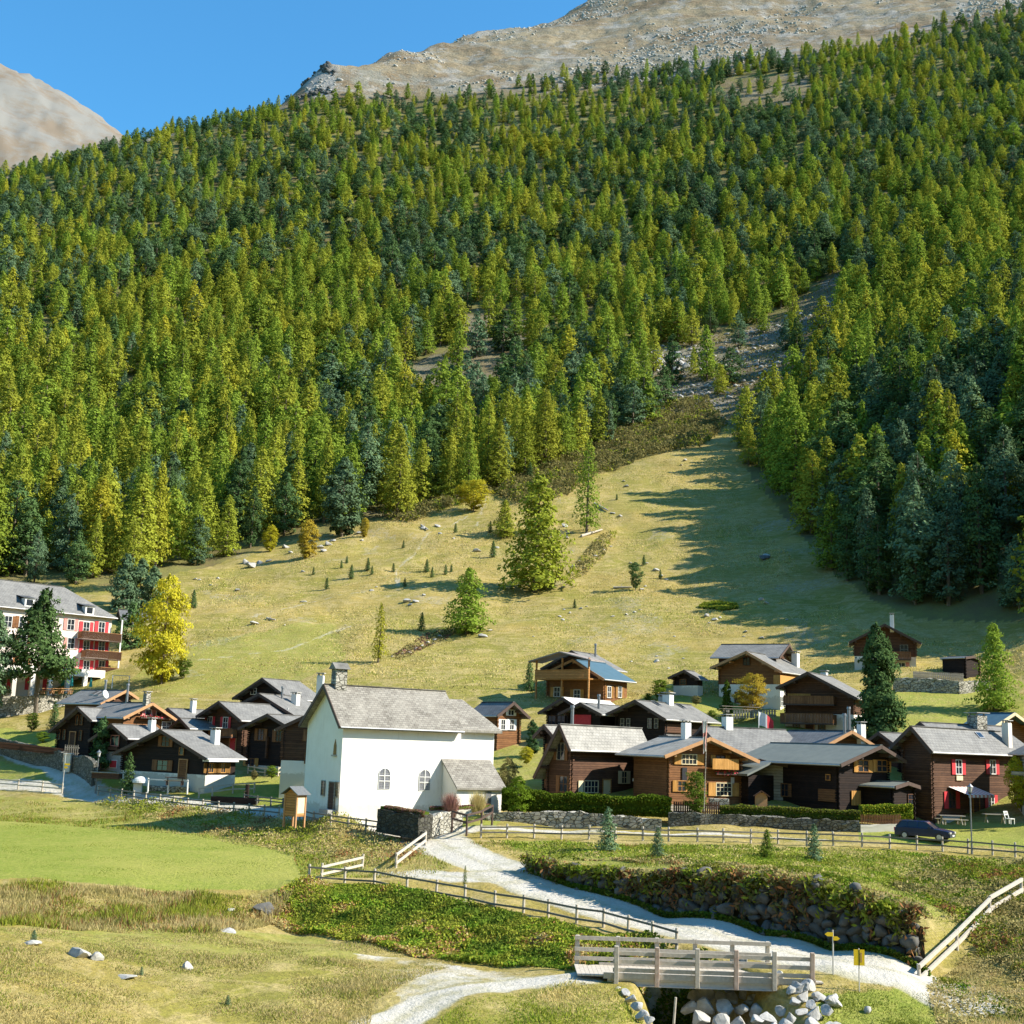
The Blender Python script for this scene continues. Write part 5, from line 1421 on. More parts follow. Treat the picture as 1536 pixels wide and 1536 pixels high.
# little spruces and bushes dotted over the pasture
for (a, b, s_) in [(640,858,20),(668,862,16),(677,858,12),(520,845,12),(551,856,20),(558,862,14),(527,868,22),(490,884,18),(739,836,26),(735,799,18),(683,800,16),(966,848,16),(862,912,14),(632,946,28),(590,858,14),(607,880,14),(290,912,28),(605,822,12),(725,745,10),(845,690,24),(935,645,28),(905,640,22),(795,722,30),(470,862,12),(512,852,12),(648,866,16),(990,868,14),(925,750,10)]:
    g = G(a, b)
    solo(a, b, b - s_, 'cone', 'dark', 'young_spruce', 'small dark green spruce dotted over the open pasture', 'spruce', wide=1.0, group='small spruces dotted over the pasture')

# ------------------------------------------------------------------ rocks
def rock_mesh(seed, mat, sub=3, name='boulder'):
    r = np.random.RandomState(seed)
    bm = bmesh.new(); bmesh.ops.create_icosphere(bm, subdivisions=sub, radius=1.18)
    pl = [(Vector(r.normal(size=3)).normalized(), r.uniform(.42, .82)) for _ in range(15)]
    for v in bm.verts:
        p = v.co.copy()
        for n_, dd_ in pl:
            k = p.dot(n_)
            if k > dd_: p -= n_ * (k - dd_) * .88
        p += Vector(r.normal(size=3)) * .012
        v.co = p
    me = bpy.data.meshes.new(name); bm.to_mesh(me); bm.free(); me.materials.append(M[mat])
    return me
RM = {m_: [rock_mesh(i * 7 + 3, m_, 3 if m_ == 'rock_pale' or i < 2 else 2) for i in range(5)] for m_ in ('rock', 'rock_pale', 'rock_dark')}
rr = np.random.RandomState(3)
def rock(px, py, wpx, mat='rock', label=None, group=None, flat=.6, d=None, name='boulder', sink=.25, z=None):
    g = G(px, py) if d is None else P(px, py, d)
    s_ = wpx / F_PX * g.y / 2
    o = bpy.data.objects.new(name, RM[mat][rr.randint(5)]); COL.objects.link(o)
    o.location = (g.x, g.y, (g.z if z is None else z) + s_ * flat * (.5 - sink))
    o.scale = (s_, s_ * rr.uniform(.7, 1), s_ * flat * rr.uniform(.8, 1.1)); o.rotation_euler = (rr.uniform(-.2, .2), rr.uniform(-.2, .2), rr.uniform(0, 6.28))
    return tag(o, label, 'boulder', group)
rock(118, 1434, 48, 'rock', 'wide flat grey boulder in the dry foreground grass', flat=.55)
rock(147, 1440, 26, 'rock', 'rounded grey boulder touching the wide flat one', flat=.8)
rock(279, 1453, 24, 'rock', 'upright triangular grey boulder alone in the dry grass', flat=1.0)
rock(188, 1466, 44, 'rock', 'low boulder almost buried in straw coloured grass', flat=.22)
rock(45, 1416, 34, 'rock', 'pale low boulder beside the tiny foreground spruce', flat=.3)
rock(288, 1391, 12, 'rock_pale', 'small pale stone at the foot of the grassy bank, left of the flat slab'); rock(345, 1398, 34, 'rock_pale', 'long pale slab at the foot of the grassy bank', flat=.25)
rock(345, 1366, 14, 'rock', 'grey stone half up the dry grassy bank'); rock(398, 1366, 44, 'rock_dark', 'rounded brown boulder in the bare patch of the bank', flat=.6)
solo(50, 1414, 1396, 'cone', 'blue', 'young_spruce', 'tiny spruce in the foreground by the pale low boulder', 'spruce', wide=1.3)
solo(212, 1463, 1451, 'cone', 'blue', 'young_spruce', 'tiniest spruce seedling above the buried boulder', 'spruce', wide=1.3); solo(341, 1508, 1494, 'cone', 'blue', 'young_spruce', 'spruce seedling lowest in the dry grass', 'spruce', wide=1.5)
for a, b, w_ in [(293,869,11),(327,868,9),(356,886,12),(352,826,8),(368,845,18),(378,851,22),(390,845,16),(403,842,14),(300,870,8),(316,878,7),(428,822,20),(436,829,14),(480,822,18),(492,818,16),(500,812,14),(486,827,14),(540,800,14),(543,811,10),(455,858,8),(454,903,12),(383,936,16),(406,930,8),(427,938,5),(558,886,10),(565,881,6),(636,794,14),(657,790,12),(660,801,10),(680,808,8),(717,827,14),(739,833,9),(745,822,8),(610,903,18),(624,903,14),(615,908,10),(636,893,7),(518,938,5),(726,955,16),(735,946,10),(625,974,9),(633,969,9),(641,964,9),(652,960,10),(660,955,9),(615,979,8),(604,981,7),(590,985,6),(650,966,7),(840,925,7),(845,930,8),(846,915,6),(872,913,8),(880,910,7),(855,920,6),(918,925,7),(940,922,8),(952,918,7),(960,915,6),(945,845,8),(970,845,9),(985,856,12),(992,864,9),(1000,870,8),(962,885,10),(955,878,8),(968,880,7),(895,835,9),(905,825,8),(915,820,7),(860,850,9),(868,842,8),(855,860,9),(848,790,14),(855,800,10),(850,808,12),(845,900,5),(920,770,10),(930,775,12),(940,730,12),(935,722,8),(1028,691,10),(1022,698,7),(1148,835,18),(1060,925,12),(1072,930,14),(1080,927,9),(1142,900,12),(1150,905,9),(1118,948,9),(1143,957,12),(985,993,12),(1002,970,5),(946,993,7),(1025,988,6),(1012,955,5),(1002,1003,6),(985,985,6),(800,955,5),(1115,955,5),(1064,935,6),(1180,930,6)]:
    rock(a, b, w_, 'rock' if rr.rand() < .7 else 'rock_pale', 'grey white boulder lying in the open pasture', 'boulders scattered over the pasture', flat=rr.uniform(.4, .7))
for a, b, w_ in [(946,530,16),(955,524,14),(962,531,18),(974,527,14),(985,533,22),(990,545,16),(1008,540,20),(1018,532,14),(1020,548,20),(1031,552,14),(1012,558,16),(1052,556,12),(1060,548,10),(1053,570,10),(1128,500,10),(1140,492,10),(1150,488,8),(1180,478,8),(1196,470,8),(1262,430,12),(1258,442,14),(1252,452,12),(1245,462,10),(1266,420,8),(700,508,10),(705,500,7),(716,466,6),(1048,578,8),(1036,600,8)]:
    rock(a, b, w_ * 1.15, 'rock_pale', 'pale rock on the stony clearing in the forest', 'rocks on the forest clearings', flat=.75)
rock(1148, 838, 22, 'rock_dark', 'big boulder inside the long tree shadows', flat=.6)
def log(p, q, r_, label):
    a, b = G(*p), G(*q); a.z += r_; b.z += r_ * 1.3
    m_ = MB(); m_.tube(a, b, r_, r_ * .55, 8); m_.tube(a.lerp(b, .4), a.lerp(b, .45) + Vector((0, 0, r_ * 3)), r_ * .3, r_ * .1, 5); o = m_.build('fallen_log', M['greywood']); tag(o, label, 'log')
log((892, 757), (912, 768), .3, 'grey fallen log beside the scraggy larch'); log((872, 806), (903, 797), .3, 'brown fallen log below the scraggy larch'); log((920, 883), (948, 883), .22, 'dark plank bench like log left of the egg shaped pine')
log((632, 790), (642, 797), .3, 'weathered log on the upper pasture')
log((400, 929), (413, 932), .2, 'short grey log low on the left pasture')

# ------------------------------------------------------------------ undergrowth: one object for each kind of growth
def region_pts(poly, n, seed, dlo=30, dhi=900, pad=0):
    r = np.random.RandomState(seed)
    xs = [p[0] for p in poly]; ys = [p[1] for p in poly]
    out = []
    C = [G(p[0], p[1], dlo) for p in poly]
    x0, x1 = min(c.x for c in C), max(c.x for c in C); y0, y1 = max(dlo, min(c.y for c in C)), min(dhi, max(c.y for c in C))
    wp = [(c.x, c.y) for c in C]
    tries = 0
    while sum(len(o) for o in out) < n and tries < 60:
        X = r.uniform(x0, x1, n * 2); Y = r.uniform(y0, y1, n * 2)
        m = inpoly(X, Y, wp); out.append(np.stack([X[m], Y[m]], 1)); tries += 1
    A = np.concatenate(out)[:n]
    return A
def leaves(name, label, cat, poly, n, hmax, size, mats, weights, seed, dlo=30, dhi=900, lump=.5, amp=1.0, pts=None):
    A = region_pts(poly, n, seed, dlo, dhi) if pts is None else pts; n = len(A); r = np.random.RandomState(seed + 1)
    lum = np.clip(.5 + amp * fbm(A[:, 0] * lump, A[:, 1] * lump, 3), .08, 1.3)
    z = hz(A[:, 0], A[:, 1]) + hmax * lum * (.1 + .9 * r.rand(n) ** .6)
    co, f = quads(np.stack([A[:, 0], A[:, 1], z], 1), size * (.6 + .8 * r.rand(n)), r, .1, 1.2)
    hue = fbm(A[:, 0] * .45 + seed, A[:, 1] * .45, 3) * .9 + .5 + r.normal(size=n) * .12
    cw = np.cumsum(weights) / sum(weights); mi = np.minimum(np.searchsorted(cw, np.clip(hue, 0, .999)), len(mats) - 1)
    me = np_mesh(name, co, f, mats, mi); o = bpy.data.objects.new(name, me); COL.objects.link(o)
    return tag(o, label, cat, kind='stuff')
def blades(name, label, poly, n, h, mats, weights, seed, dlo=30, dhi=900, wid=.03, lean=.35, lump=.4):
    A = region_pts(poly, n, seed, dlo, dhi); n = len(A); r = np.random.RandomState(seed + 1)
    lum = np.clip(.55 + fbm(A[:, 0] * lump, A[:, 1] * lump, 3) * .9, .15, 1.4)
    z = hz(A[:, 0], A[:, 1]) - .03; H_ = h * lum * (.5 + .7 * r.rand(n)); az = r.rand(n) * 6.283
    ln = r.normal(size=(n, 2)) * lean * H_[:, None]
    b0 = np.stack([A[:, 0] - np.cos(az) * wid, A[:, 1] - np.sin(az) * wid, z], 1); b1 = np.stack([A[:, 0] + np.cos(az) * wid, A[:, 1] + np.sin(az) * wid, z], 1)
    tp = np.stack([A[:, 0] + ln[:, 0], A[:, 1] + ln[:, 1], z + H_], 1)
    co = np.stack([b0, b1, tp], 1).reshape(-1, 3); f = np.arange(3 * n).reshape(n, 3)
    hue = fbm(A[:, 0] * .3 + seed, A[:, 1] * .3, 3) * .9 + .5 + r.normal(size=n) * .15
    cw = np.cumsum(weights) / sum(weights); mi = np.minimum(np.searchsorted(cw, np.clip(hue, 0, .999)), len(mats) - 1)
    me = np_mesh(name, co, f, mats, mi); o = bpy.data.objects.new(name, me); COL.objects.link(o)
    return tag(o, label, 'grass', kind='stuff')
LB = LEAF
leaves('undergrowth', 'leafy green and yellowing undergrowth on the bank below the lower fence', 'undergrowth', [(452,1322),(560,1328),(700,1358),(850,1388),(1000,1425),(1030,1440),(985,1462),(880,1456),(760,1452),(620,1436),(480,1404),(405,1385),(400,1350)], 52000, .62, .14, [LB['bush'], M['weed'], LB['olive'], M['fern'], M['straw']], [2.2, 3, 2.0, 1.2, 1.2], 21)
leaves('fern_growth', 'rust brown ferns on the bank below the chapel fence', 'ferns', [(400,1225),(560,1250),(640,1275),(600,1300),(500,1300),(390,1270),(250,1235),(140,1205),(200,1200)], 15000, .6, .14, [M['fern'], M['straw'], M['grass'], LB['olive']], [1.6, 3, 3, 1], 22, amp=1.3)
leaves('bank_growth', 'russet and green growth on the slope above the boulder wall', 'undergrowth', [(790,1290),(900,1290),(1100,1312),(1250,1345),(1400,1380),(1380,1360),(1250,1320),(1000,1290)], 12000, .5, .14, [M['weed'], M['straw'], M['fern'], LB['brown']], [3, 3, 1.6, 1], 23, dlo=60, dhi=100)
leaves('slope_growth', 'brown and olive bushes on the slope at the right edge', 'undergrowth', [(1400,1290),(1560,1292),(1640,1420),(1560,1480),(1480,1440),(1440,1390),(1330,1330)], 22000, .6, .14, [LB['brown'], M['straw'], M['weed'], LB['olive'], M['fern']], [2.4, 2.2, 2.6, 1.6, 1], 24, dlo=58, dhi=98, amp=1.4)
leaves('slope_growth', 'brown bushes below the diagonal rail at the right corner', 'undergrowth', [(1390,1480),(1440,1440),(1560,1380),(1640,1600),(1440,1640),(1400,1520)], 12000, .4, .12, [LB['brown'], M['straw'], M['straw'], M['weed']], [1.4, 3, 3, 1.6], 25, dlo=44, dhi=74, amp=1.5)
leaves('terrace_growth', 'green weeds on the bank between terrace fence and boulder wall', 'undergrowth', [(730,1262),(1000,1268),(1300,1275),(1500,1292),(1400,1345),(1200,1310),(1000,1290),(820,1285)], 26000, .28, .12, [M['weed'], M['grass'], M['straw'], LB['bush']], [3, 3, 1.5, 1.2], 26, dlo=70, dhi=101)
leaves('ditch_bushes', 'olive bushes in the ditch behind the bridge', 'bushes', [(880,1468),(1000,1468),(1080,1478),(1060,1500),(960,1500)], 6000, 1.0, .15, [LB['olive'], LB['bush'], M['weed'], LB['brown']], [2, 2, 2, 1], 27, dlo=64.8, dhi=68)
blades('tall_grass', 'tall dry grass on the bank between meadow and hollow', [(-150,1328),(440,1338),(410,1385),(300,1402),(100,1395),(-150,1398)], 30000, .62, [M['straw'], M['fern'], M['grass'], LB['olive']], [4, 1, 2, 1], 31, wid=.035)
blades('dry_grass', 'short straw coloured grass over the foreground rise', [(-150,1390),(300,1396),(520,1412),(700,1440),(600,1480),(560,1510),(520,1660),(-200,1680)], 120000, .22, [M['straw'], M['grass'], M['straw'], M['straw']], [4, 1.2, 3, 1], 32, wid=.03, lean=.6)
blades('dry_grass', 'dry grass on the mound left of the bridge', [(700,1500),(860,1472),(925,1482),(960,1510),(1000,1640),(600,1700),(660,1530)], 22000, .28, [M['straw'], M['grass'], LB['olive'], M['weed']], [3, 3, 1, 2], 33, wid=.03, lean=.5)
blades('meadow_grass', 'green grass on the corner below the yellow sign', [(1230,1485),(1380,1476),(1440,1500),(1480,1640),(1230,1640)], 14000, .2, [M['grass'], M['weed'], M['straw']], [3, 3, 2], 34, wid=.03)
blades('bank_grass', 'rough grass on the banks around the road junction', [(200,1215),(420,1242),(640,1280),(680,1300),(620,1318),(450,1312),(440,1285),(300,1255),(0,1232),(-150,1228),(-150,1200),(0,1200)], 26000, .32, [M['straw'], M['grass'], M['fern'], M['weed']], [3, 4, 1, 2], 35, wid=.035)
blades('meadow_turf', 'short mown turf of the bright green meadow', [(-150,1238),(160,1238),(330,1260),(500,1298),(470,1318),(440,1332),(250,1332),(0,1322),(-150,1318)], 30000, .10, [M['grass'], M['weed'], LB['hedge']], [3, 4, 3], 36, wid=.03)
# brown shrub belt under the upper forest
leaves('shrub_belt', 'grey brown leafless shrubs between pasture and forest', 'shrubs', [(560,778),(640,760),(700,745),(760,705),(860,655),(960,618),(1060,596),(1090,640),(1050,672),(960,690),(900,712),(850,745),(790,760),(740,742),(700,756),(620,785)], 42000, 3.6, .55, [LB['brown'], LB['brown'], LB['olive'], LB['bush']], [4, 4, 1.6, .8], 41, dlo=250, dhi=420, lump=.22, amp=1.0)
leaves('clearing_shrubs', 'low scrub on the stony clearings of the forest', 'shrubs', CLEAR[1], 7000, 2.0, .55, [LB['olive'], LB['brown'], M['fern'], LB['bush']], [3, 3, 1, 1.5], 42, dlo=300, dhi=620, lump=.2, amp=1.6)
leaves('juniper', 'flat dark juniper patches on the pasture', 'juniper', [(1048,912),(1055,906),(1080,904),(1105,907),(1108,913),(1080,917)], 2600, .8, .3, [LB['olive'], LB['bush']], [2, 1], 43, dlo=180, dhi=300, lump=.05, amp=.2)
leaves('heather_patches', 'reddish brown heath strips beside the larches on the pasture', 'heath', [(860,850),(900,805),(925,800),(905,838),(880,862),(850,872)], 1700, .8, .35, [LB['brown'], M['straw'], LB['olive']], [3, 2, 2], 44, dlo=200, dhi=320, lump=.15, amp=1.6)
leaves('heather_patches', 'pinkish heath around the heap of stones above the chapel', 'heath', [(585,985),(640,950),(690,940),(665,962),(600,990)], 1300, .4, .25, [M['heath'], LB['brown'], M['straw']], [2, 2, 2], 45, dlo=160, dhi=300, lump=.3, amp=1.2)

# ------------------------------------------------------------------ walls
def wall_run(name, label, pts, h, mat, thick=.5, cat='wall', zs=None, cap=None, rough_=.06, seg=.5):
    """pts: photo pixels of the foot of the wall (optionally with distance)"""
    W_ = [G(*p) if len(p) == 2 else P(*p) for p in pts]
    hs_ = h if isinstance(h, (list, tuple)) else [h] * len(W_)
    path = []
    for i in range(len(W_) - 1):
        L_ = (W_[i + 1] - W_[i]).length; k = max(1, int(L_ / seg))
        for j in range(k): path.append((W_[i].lerp(W_[i + 1], j / k), hs_[i] + (hs_[i + 1] - hs_[i]) * j / k))
    path.append((W_[-1], hs_[-1]))
    r = np.random.RandomState(len(path)); vs = []; nr = 5
    for i, (p, hh) in enumerate(path):
        a = path[max(0, i - 1)][0]; b = path[min(len(path) - 1, i + 1)][0]; t = (b - a); t.z = 0; t.normalize(); n_ = Vector((t.y, -t.x, 0))
        prof = [(-1, -.6)] + [(-1, hh * k / (nr - 1)) for k in range(nr)] + [(1, hh * (nr - 1 - k) / (nr - 1)) for k in range(nr)] + [(1, -.6)]
        for sx, zz in prof:
            q = p + n_ * (-sx * thick / 2 + r.normal() * rough_ * .5) + Vector((0, 0, zz + (r.normal() * rough_ if zz > 0 else 0))); vs.append(q)
    m = 2 * nr + 2; fs = []
    for i in range(len(path) - 1):
        for k in range(m - 1): fs.append((i * m + k, i * m + k + 1, (i + 1) * m + k + 1, (i + 1) * m + k))
    fs.append(tuple(range(m))); fs.append(tuple(range((len(path) - 1) * m, len(path) * m))[::-1])
    b = MB(); b.add(vs, fs); o = b.build(name, M[mat]); 
    return tag(o, label, cat)
wall_run('stone_wall', 'dry stone retaining wall below the green hedge and the log houses', [(722,1247,106.5),(850,1247,106),(992,1254,105)], [1.45,1.6,1.3], 'stone_pale', .6)
wall_run('stone_wall', 'darker stone wall under the plank fence and the clipped brown hedge', [(1002,1256,106.5),(1136,1257,106),(1289,1256,104.6)], [2.0,1.75,1.25], 'stone', .6)
wall_run('garden_wall', 'low whitewashed wall behind the parked car', [(1290,1249,104.4),(1352,1247,105)], .6, 'plaster', .35, rough_=.01)
wall_run('stone_wall', 'dark stone garden block with a pale end beside the chapel', [(576,1236,100.5),(638,1246,97.5)], 1.15, 'stone_dark', 1.5)
wall_run('garden_wall', 'rough pale wall between the dark block and the sacristy', [(642,1243,98.3),(662,1238,100.5),(690,1234,102.5)], .95, 'stone_pale', .5)
wall_run('retaining_wall', 'curved grey retaining wall beside the village lane', [(-180,1108,157),(-60,1114,153),(0,1124,148.5),(45,1136,143),(96,1151,136)], [1.0,1.1,1.2,1.4,1.5], 'stone', .45)
wall_run('retaining_wall', 'dark wall in the shade right of the pale pillar by the lane', [(108,1152,135.5),(128,1164,132.5),(141,1174,130)], [1.3,2.0,2.0], 'stone', .5)
b = MB(); p_ = P(101, 1152, 134.8); b.box(p_.x - .35, p_.x + .35, p_.y - .35, p_.y + .35, p_.z - .4, p_.z + 1.4); b.box(p_.x - .42, p_.x + .42, p_.y - .42, p_.y + .42, p_.z + 1.4, p_.z + 1.5); tag(b.build('gate_pillar', M['cream']), 'pale plastered pillar at the end of the curved retaining wall', 'pillar')
wall_run('stone_wall', 'pale dry stone wall below the brown chalet near the shaded wood', [(1340,1036),(1390,1037),(1437,1040),(1482,1034)], [1.5,1.6,1.5,1.0], 'stone_pale', .8)
wall_run('stone_wall', 'high pale stone terrace wall under the hotel', [(-160,1062,170),(0,1071,172),(60,1064,175),(102,1054,178)], [3.2,2.4,1.8,1.1], 'stone_pale', .9)
wall_run('garden_wall', 'low stone edging with white rail in front of the ochre shuttered chalet', [(222,1186),(282,1189)], .5, 'stone_pale', .4)

# the boulder wall along the road: piled blocks with ferns hanging over them
def boulder_wall():
    r = np.random.RandomState(8)
    bot = [(795,1302,86.0),(860,1332,81.2),(930,1352,78.0),(1000,1372,75.3),(1075,1384,73.2),(1150,1396,71.3),(1230,1416,69.4),(1310,1438,67.3),(1394,1464,65.6)]
    hts = [.5, 1.0, 1.5, 2.0, 2.3, 2.5, 2.6, 2.6, 2.4]
    B_ = [P(*p) for p in bot]
    cv, cf, mi, off = [], [], [], 0
    base = []
    for s_ in range(6):
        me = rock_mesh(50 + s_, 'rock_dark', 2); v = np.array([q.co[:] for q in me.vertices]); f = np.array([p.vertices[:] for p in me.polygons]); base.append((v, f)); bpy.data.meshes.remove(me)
    top = []
    for i in range(len(B_) - 1):
        L_ = (B_[i + 1] - B_[i]).length; k = int(L_ / .62)
        for j in range(k):
            t = j / k; p = B_[i].lerp(B_[i + 1], t); hh = (hts[i] * (1 - t) + hts[i + 1] * t) * (.93 + .22 * r.rand())
            z = 0
            while z < hh:
                s_ = r.uniform(.34, .62); v, f = base[r.randint(6)]
                R_ = np.array(Matrix.Rotation(r.uniform(0, 6.28), 3, 'Z') @ Matrix.Rotation(r.uniform(-.5, .5), 3, 'X'))
                c = np.array([p.x + r.normal() * .12, p.y + z * .22 + r.normal() * .12 + .25, p.z + z + .12])
                cv.append((v * np.array([s_ * 1.25, s_, s_ * .8])) @ R_.T + c); cf.append(f + off); off += len(v); z += s_ * 1.05
            top.append((p.x, p.y + hh * .22 + .3, p.z + hh))
            if r.rand() < .6: pass
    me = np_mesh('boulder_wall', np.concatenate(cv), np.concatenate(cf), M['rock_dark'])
    o = bpy.data.objects.new('boulder_wall', me); COL.objects.link(o); tag(o, 'long wall of piled dark boulders beside the gravel road', 'boulder wall')
    # dark earth sheet added behind the boulders to darken the gaps between them
    vs = []
    for p, hh in zip(B_, hts): vs += [(p.x, p.y + .32, p.z - .6), (p.x, p.y + .32 + hh * .2, p.z + hh * .93), (p.x + .2, p.y + 2.2 + hh * .2, p.z + hh * .93 - .3)]
    eb = MB(); eb.add(vs, [q for i in range(len(B_) - 1) for q in ((3*i, 3*i+3, 3*i+4, 3*i+1), (3*i+1, 3*i+4, 3*i+5, 3*i+2))]); eo = eb.build('gap_darkening_earth', mat_simple('dark_earth', (.05, .042, .025), (.09, .075, .04), 3, .95, .4)); eo.parent = o
    # ferns draped over the top
    n = 10000; ti = r.randint(len(top), size=n); T_ = np.array(top)[ti]; w = np.linspace(.5, 1, len(top))[ti]
    dz = r.exponential(.52, n) * w * (r.rand(n) < .8); lum = fbm(T_[:, 0] * .9, T_[:, 1] * .9, 3)
    dz = dz * np.clip(1 + 2.5 * lum, 0, 2.6)
    cen = np.stack([T_[:, 0] + r.normal(size=n) * .3, T_[:, 1] - .42 - .25 * dz + r.normal(size=n) * .16, T_[:, 2] + .15 - dz + r.normal(size=n) * .1], 1)
    co, f = quads(cen, .11 + .12 * r.rand(n), r, 0, 2.2)
    hue = r.rand(n) * .5 + .5 * np.clip(.5 + lum * 1.3, 0, 1)
    me = np_mesh('hanging_ferns', co, f, [M['weed'], LB['olive'], LB['brown'], M['fern']], np.clip((hue * 4).astype(int), 0, 3)); o = bpy.data.objects.new('hanging_ferns', me); COL.objects.link(o)
    tag(o, 'russet ferns and grass hanging over the boulder wall', 'ferns', kind='stuff')
    # green fringe at its foot
    n = 7000; k = r.randint(len(B_) - 1, size=n); t = r.rand(n); Q = np.array([B_[a].lerp(B_[a + 1], c)[:] for a, c in zip(k, t)])
    Q[:, 1] -= .25 + .35 * r.rand(n); Q[:, 0] -= .1; Q[:, 2] = hz(Q[:, 0], Q[:, 1]) + .3 * r.rand(n)
    co, f = quads(Q, .1 + .1 * r.rand(n), r, .1); me = np_mesh('verge_weeds', co, f, [M['weed'], LB['bush']], (r.rand(n) < .4).astype(int)); o = bpy.data.objects.new('verge_weeds', me); COL.objects.link(o)
    tag(o, 'green weeds along the foot of the boulder wall', 'weeds', kind='stuff')
boulder_wall()

# hedges: leafy boxes following a line
def hedge(name, label, pts, h, w, mats, n, size=.14, z0=0, cat='hedge', sag=0):
    W_ = [P(*p) for p in pts]; r = np.random.RandomState(n)
    L_ = [(W_[i + 1] - W_[i]).length for i in range(len(W_) - 1)]; k = r.choice(len(L_), size=n, p=np.array(L_) / sum(L_)); t = r.rand(n)
    Q = np.array([W_[a].lerp(W_[a + 1], c)[:] for a, c in zip(k, t)])
    a_ = r.rand(n) * math.pi * 2; rad = np.sqrt(.55 + .45 * r.rand(n)); top = .9 + .25 * fbm(Q[:, 0] * .8, Q[:, 1] * .8, 3)
    Q[:, 1] += np.sign(np.cos(a_)) * np.abs(np.cos(a_)) ** .5 * rad * w / 2; Q[:, 2] += z0 + h * top * (.5 + .5 * np.sign(np.sin(a_)) * np.abs(np.sin(a_)) ** .5 * rad)
    co, f = quads(Q, size * (.6 + .8 * r.rand(n)), r, .1); me = np_mesh('foliage', co, f, mats, (r.rand(n) * len(mats)).astype(int))
    b = MB()
    for i in range(len(W_) - 1):
        b.bar(W_[i] + Vector((0, 0, z0 + h * .42)), W_[i + 1] + Vector((0, 0, z0 + h * .42)), w * .62, h * .72)
    o = b.build(name, LB['bush'] if mats[0] != LB['brown'] else LB['brown']); tag(o, label, cat)
    q = bpy.data.objects.new('foliage', me); COL.objects.link(q); q.parent = o
hedge('hedge', 'bright green bushy hedge on top of the pale stone wall', [(752,1216,108.3),(860,1220,108),(1006,1226,107.2)], 1.9, 1.5, [LB['hedge'], LB['hedge'], LB['bush'], M['weed']], 26000, .16)
hedge('hedge', 'low clipped brown green hedge on the darker stone wall', [(1080,1224,107.3),(1136,1226,107),(1290,1233,105.6)], 1.0, .9, [LB['bush'], LB['olive'], LB['brown']], 13000, .12)
hedge('hedge', 'yellow green clipped hedge above the reddish picket fence', [(1291,1228,106),(1367,1228,106.5)], 1.3, 1.1, [LB['hedge'], LB['yellow'], LB['hedge']], 9000, .13)
hedge('heather_bed', 'reddish heather bed on top of the dark stone block', [(576,1236,100.5),(636,1246,97.6)], .4, 1.5, [M['heath'], LB['brown'], M['heath']], 4500, .12, z0=1.05, cat='flower bed')
hedge('heather_bed', 'pink heather strip along the foot of the sacristy', [(645,1216,101.5),(700,1214,104),(735,1212,106)], .35, .5, [M['heath'], M['heath'], M['pink'] if False else M['heath']], 3500, .1, cat='flower bed')
for i, (a, b_, lb) in enumerate([(676, 1226, 'pinkish plume grass before the sacristy corner'), (716, 1222, 'straw coloured plume grass before the sacristy door')]):
    c = P(a, b_, 101.5 + i * 3.5); r = np.random.RandomState(i); n = 900; az = r.rand(n) * 6.28; ln = .15 + .75 * r.rand(n); h_ = 1.1 + .9 * r.rand(n)
    b0 = np.stack([r.normal(size=n) * .15, r.normal(size=n) * .15, np.zeros(n)], 1); tp = b0 + np.stack([np.cos(az) * ln, np.sin(az) * ln, h_], 1); sd_ = np.stack([np.sin(az) * .03, -np.cos(az) * .03, np.zeros(n)], 1)
    co = np.stack([b0 - sd_, b0 + sd_, tp + sd_ * .5], 1).reshape(-1, 3); o = bpy.data.objects.new('plume_grass', np_mesh('plume_grass', co, np.arange(3 * n).reshape(n, 3), M['heath'] if i == 0 else M['straw'])); COL.objects.link(o); o.location = c; tag(o, lb, 'plant')

# ------------------------------------------------------------------ fences
def fence(name, label, pts, h=1.0, rails=(.45, .85), mat='greywood', rmat=None, pw=.17, rw=.11, cat='fence', group=None, open_at=(), world=None):
    W_ = world or [(G(*p) if len(p) == 2 else P(*p)) for p in pts]
    e = empty(name, W_[0], 0, label, cat, group); o0 = W_[0]
    for p in W_:
        q = p - o0; b = MB(); b.tube(q - Vector((0, 0, .4)), q + Vector((rr.normal() * .02, rr.normal() * .02, h)), pw / 2, pw / 2 * .92, 8); b.build('post', M[mat], e)
    for i in range(len(W_) - 1):
        if i in open_at: continue
        for rz_ in rails:
            b = MB(); a = W_[i] - o0 + Vector((0, -pw * .62, rz_ + rr.normal() * .015)); c = W_[i + 1] - o0 + Vector((0, -pw * .62, rz_ + rr.normal() * .015)); dv = (c - a).normalized() * .06
            b.bar(a - dv, c + dv, rw * .6, rw); b.build('rail', M[rmat or mat], e)
    return e
fence('rail_fence', 'short rail fence along the lower road left of the sign post', [(-40,1180),(-8,1181),(27,1184),(63,1187),(93,1190)], rmat='greywood')
fence('rail_fence', 'grey post and rail fence along the road from the street lamp to the notice kiosk', [(147,1193),(165,1196),(182,1199),(200,1202),(218,1205),(239,1208),(260,1211),(281,1214),(303,1216),(327,1219),(350,1221),(373,1223),(396,1225),(418,1227)], rmat='darkrail')
fence('rail_fence', 'grey post and rail fence from the kiosk past the chapel to the junction', [(449,1231),(470,1236),(496,1240),(522,1244),(548,1247),(575,1251),(602,1256),(618,1261),(638,1267)], rmat='darkrail')
fence('rail_fence', 'pale diagonal rails climbing from the bank to the junction', [(594,1302),(638,1268)], rails=(.35, .9), rw=.16)
fence('rail_fence', 'weathered fence along the lower edge of the gravel road', [(463,1321),(517,1325),(561,1328),(610,1338),(654,1345),(697,1353),(742,1363),(785,1369),(822,1376),(865,1385),(905,1391),(942,1402),(979,1412),(1015,1423)], rails=(.25, .82), rmat='darkrail')
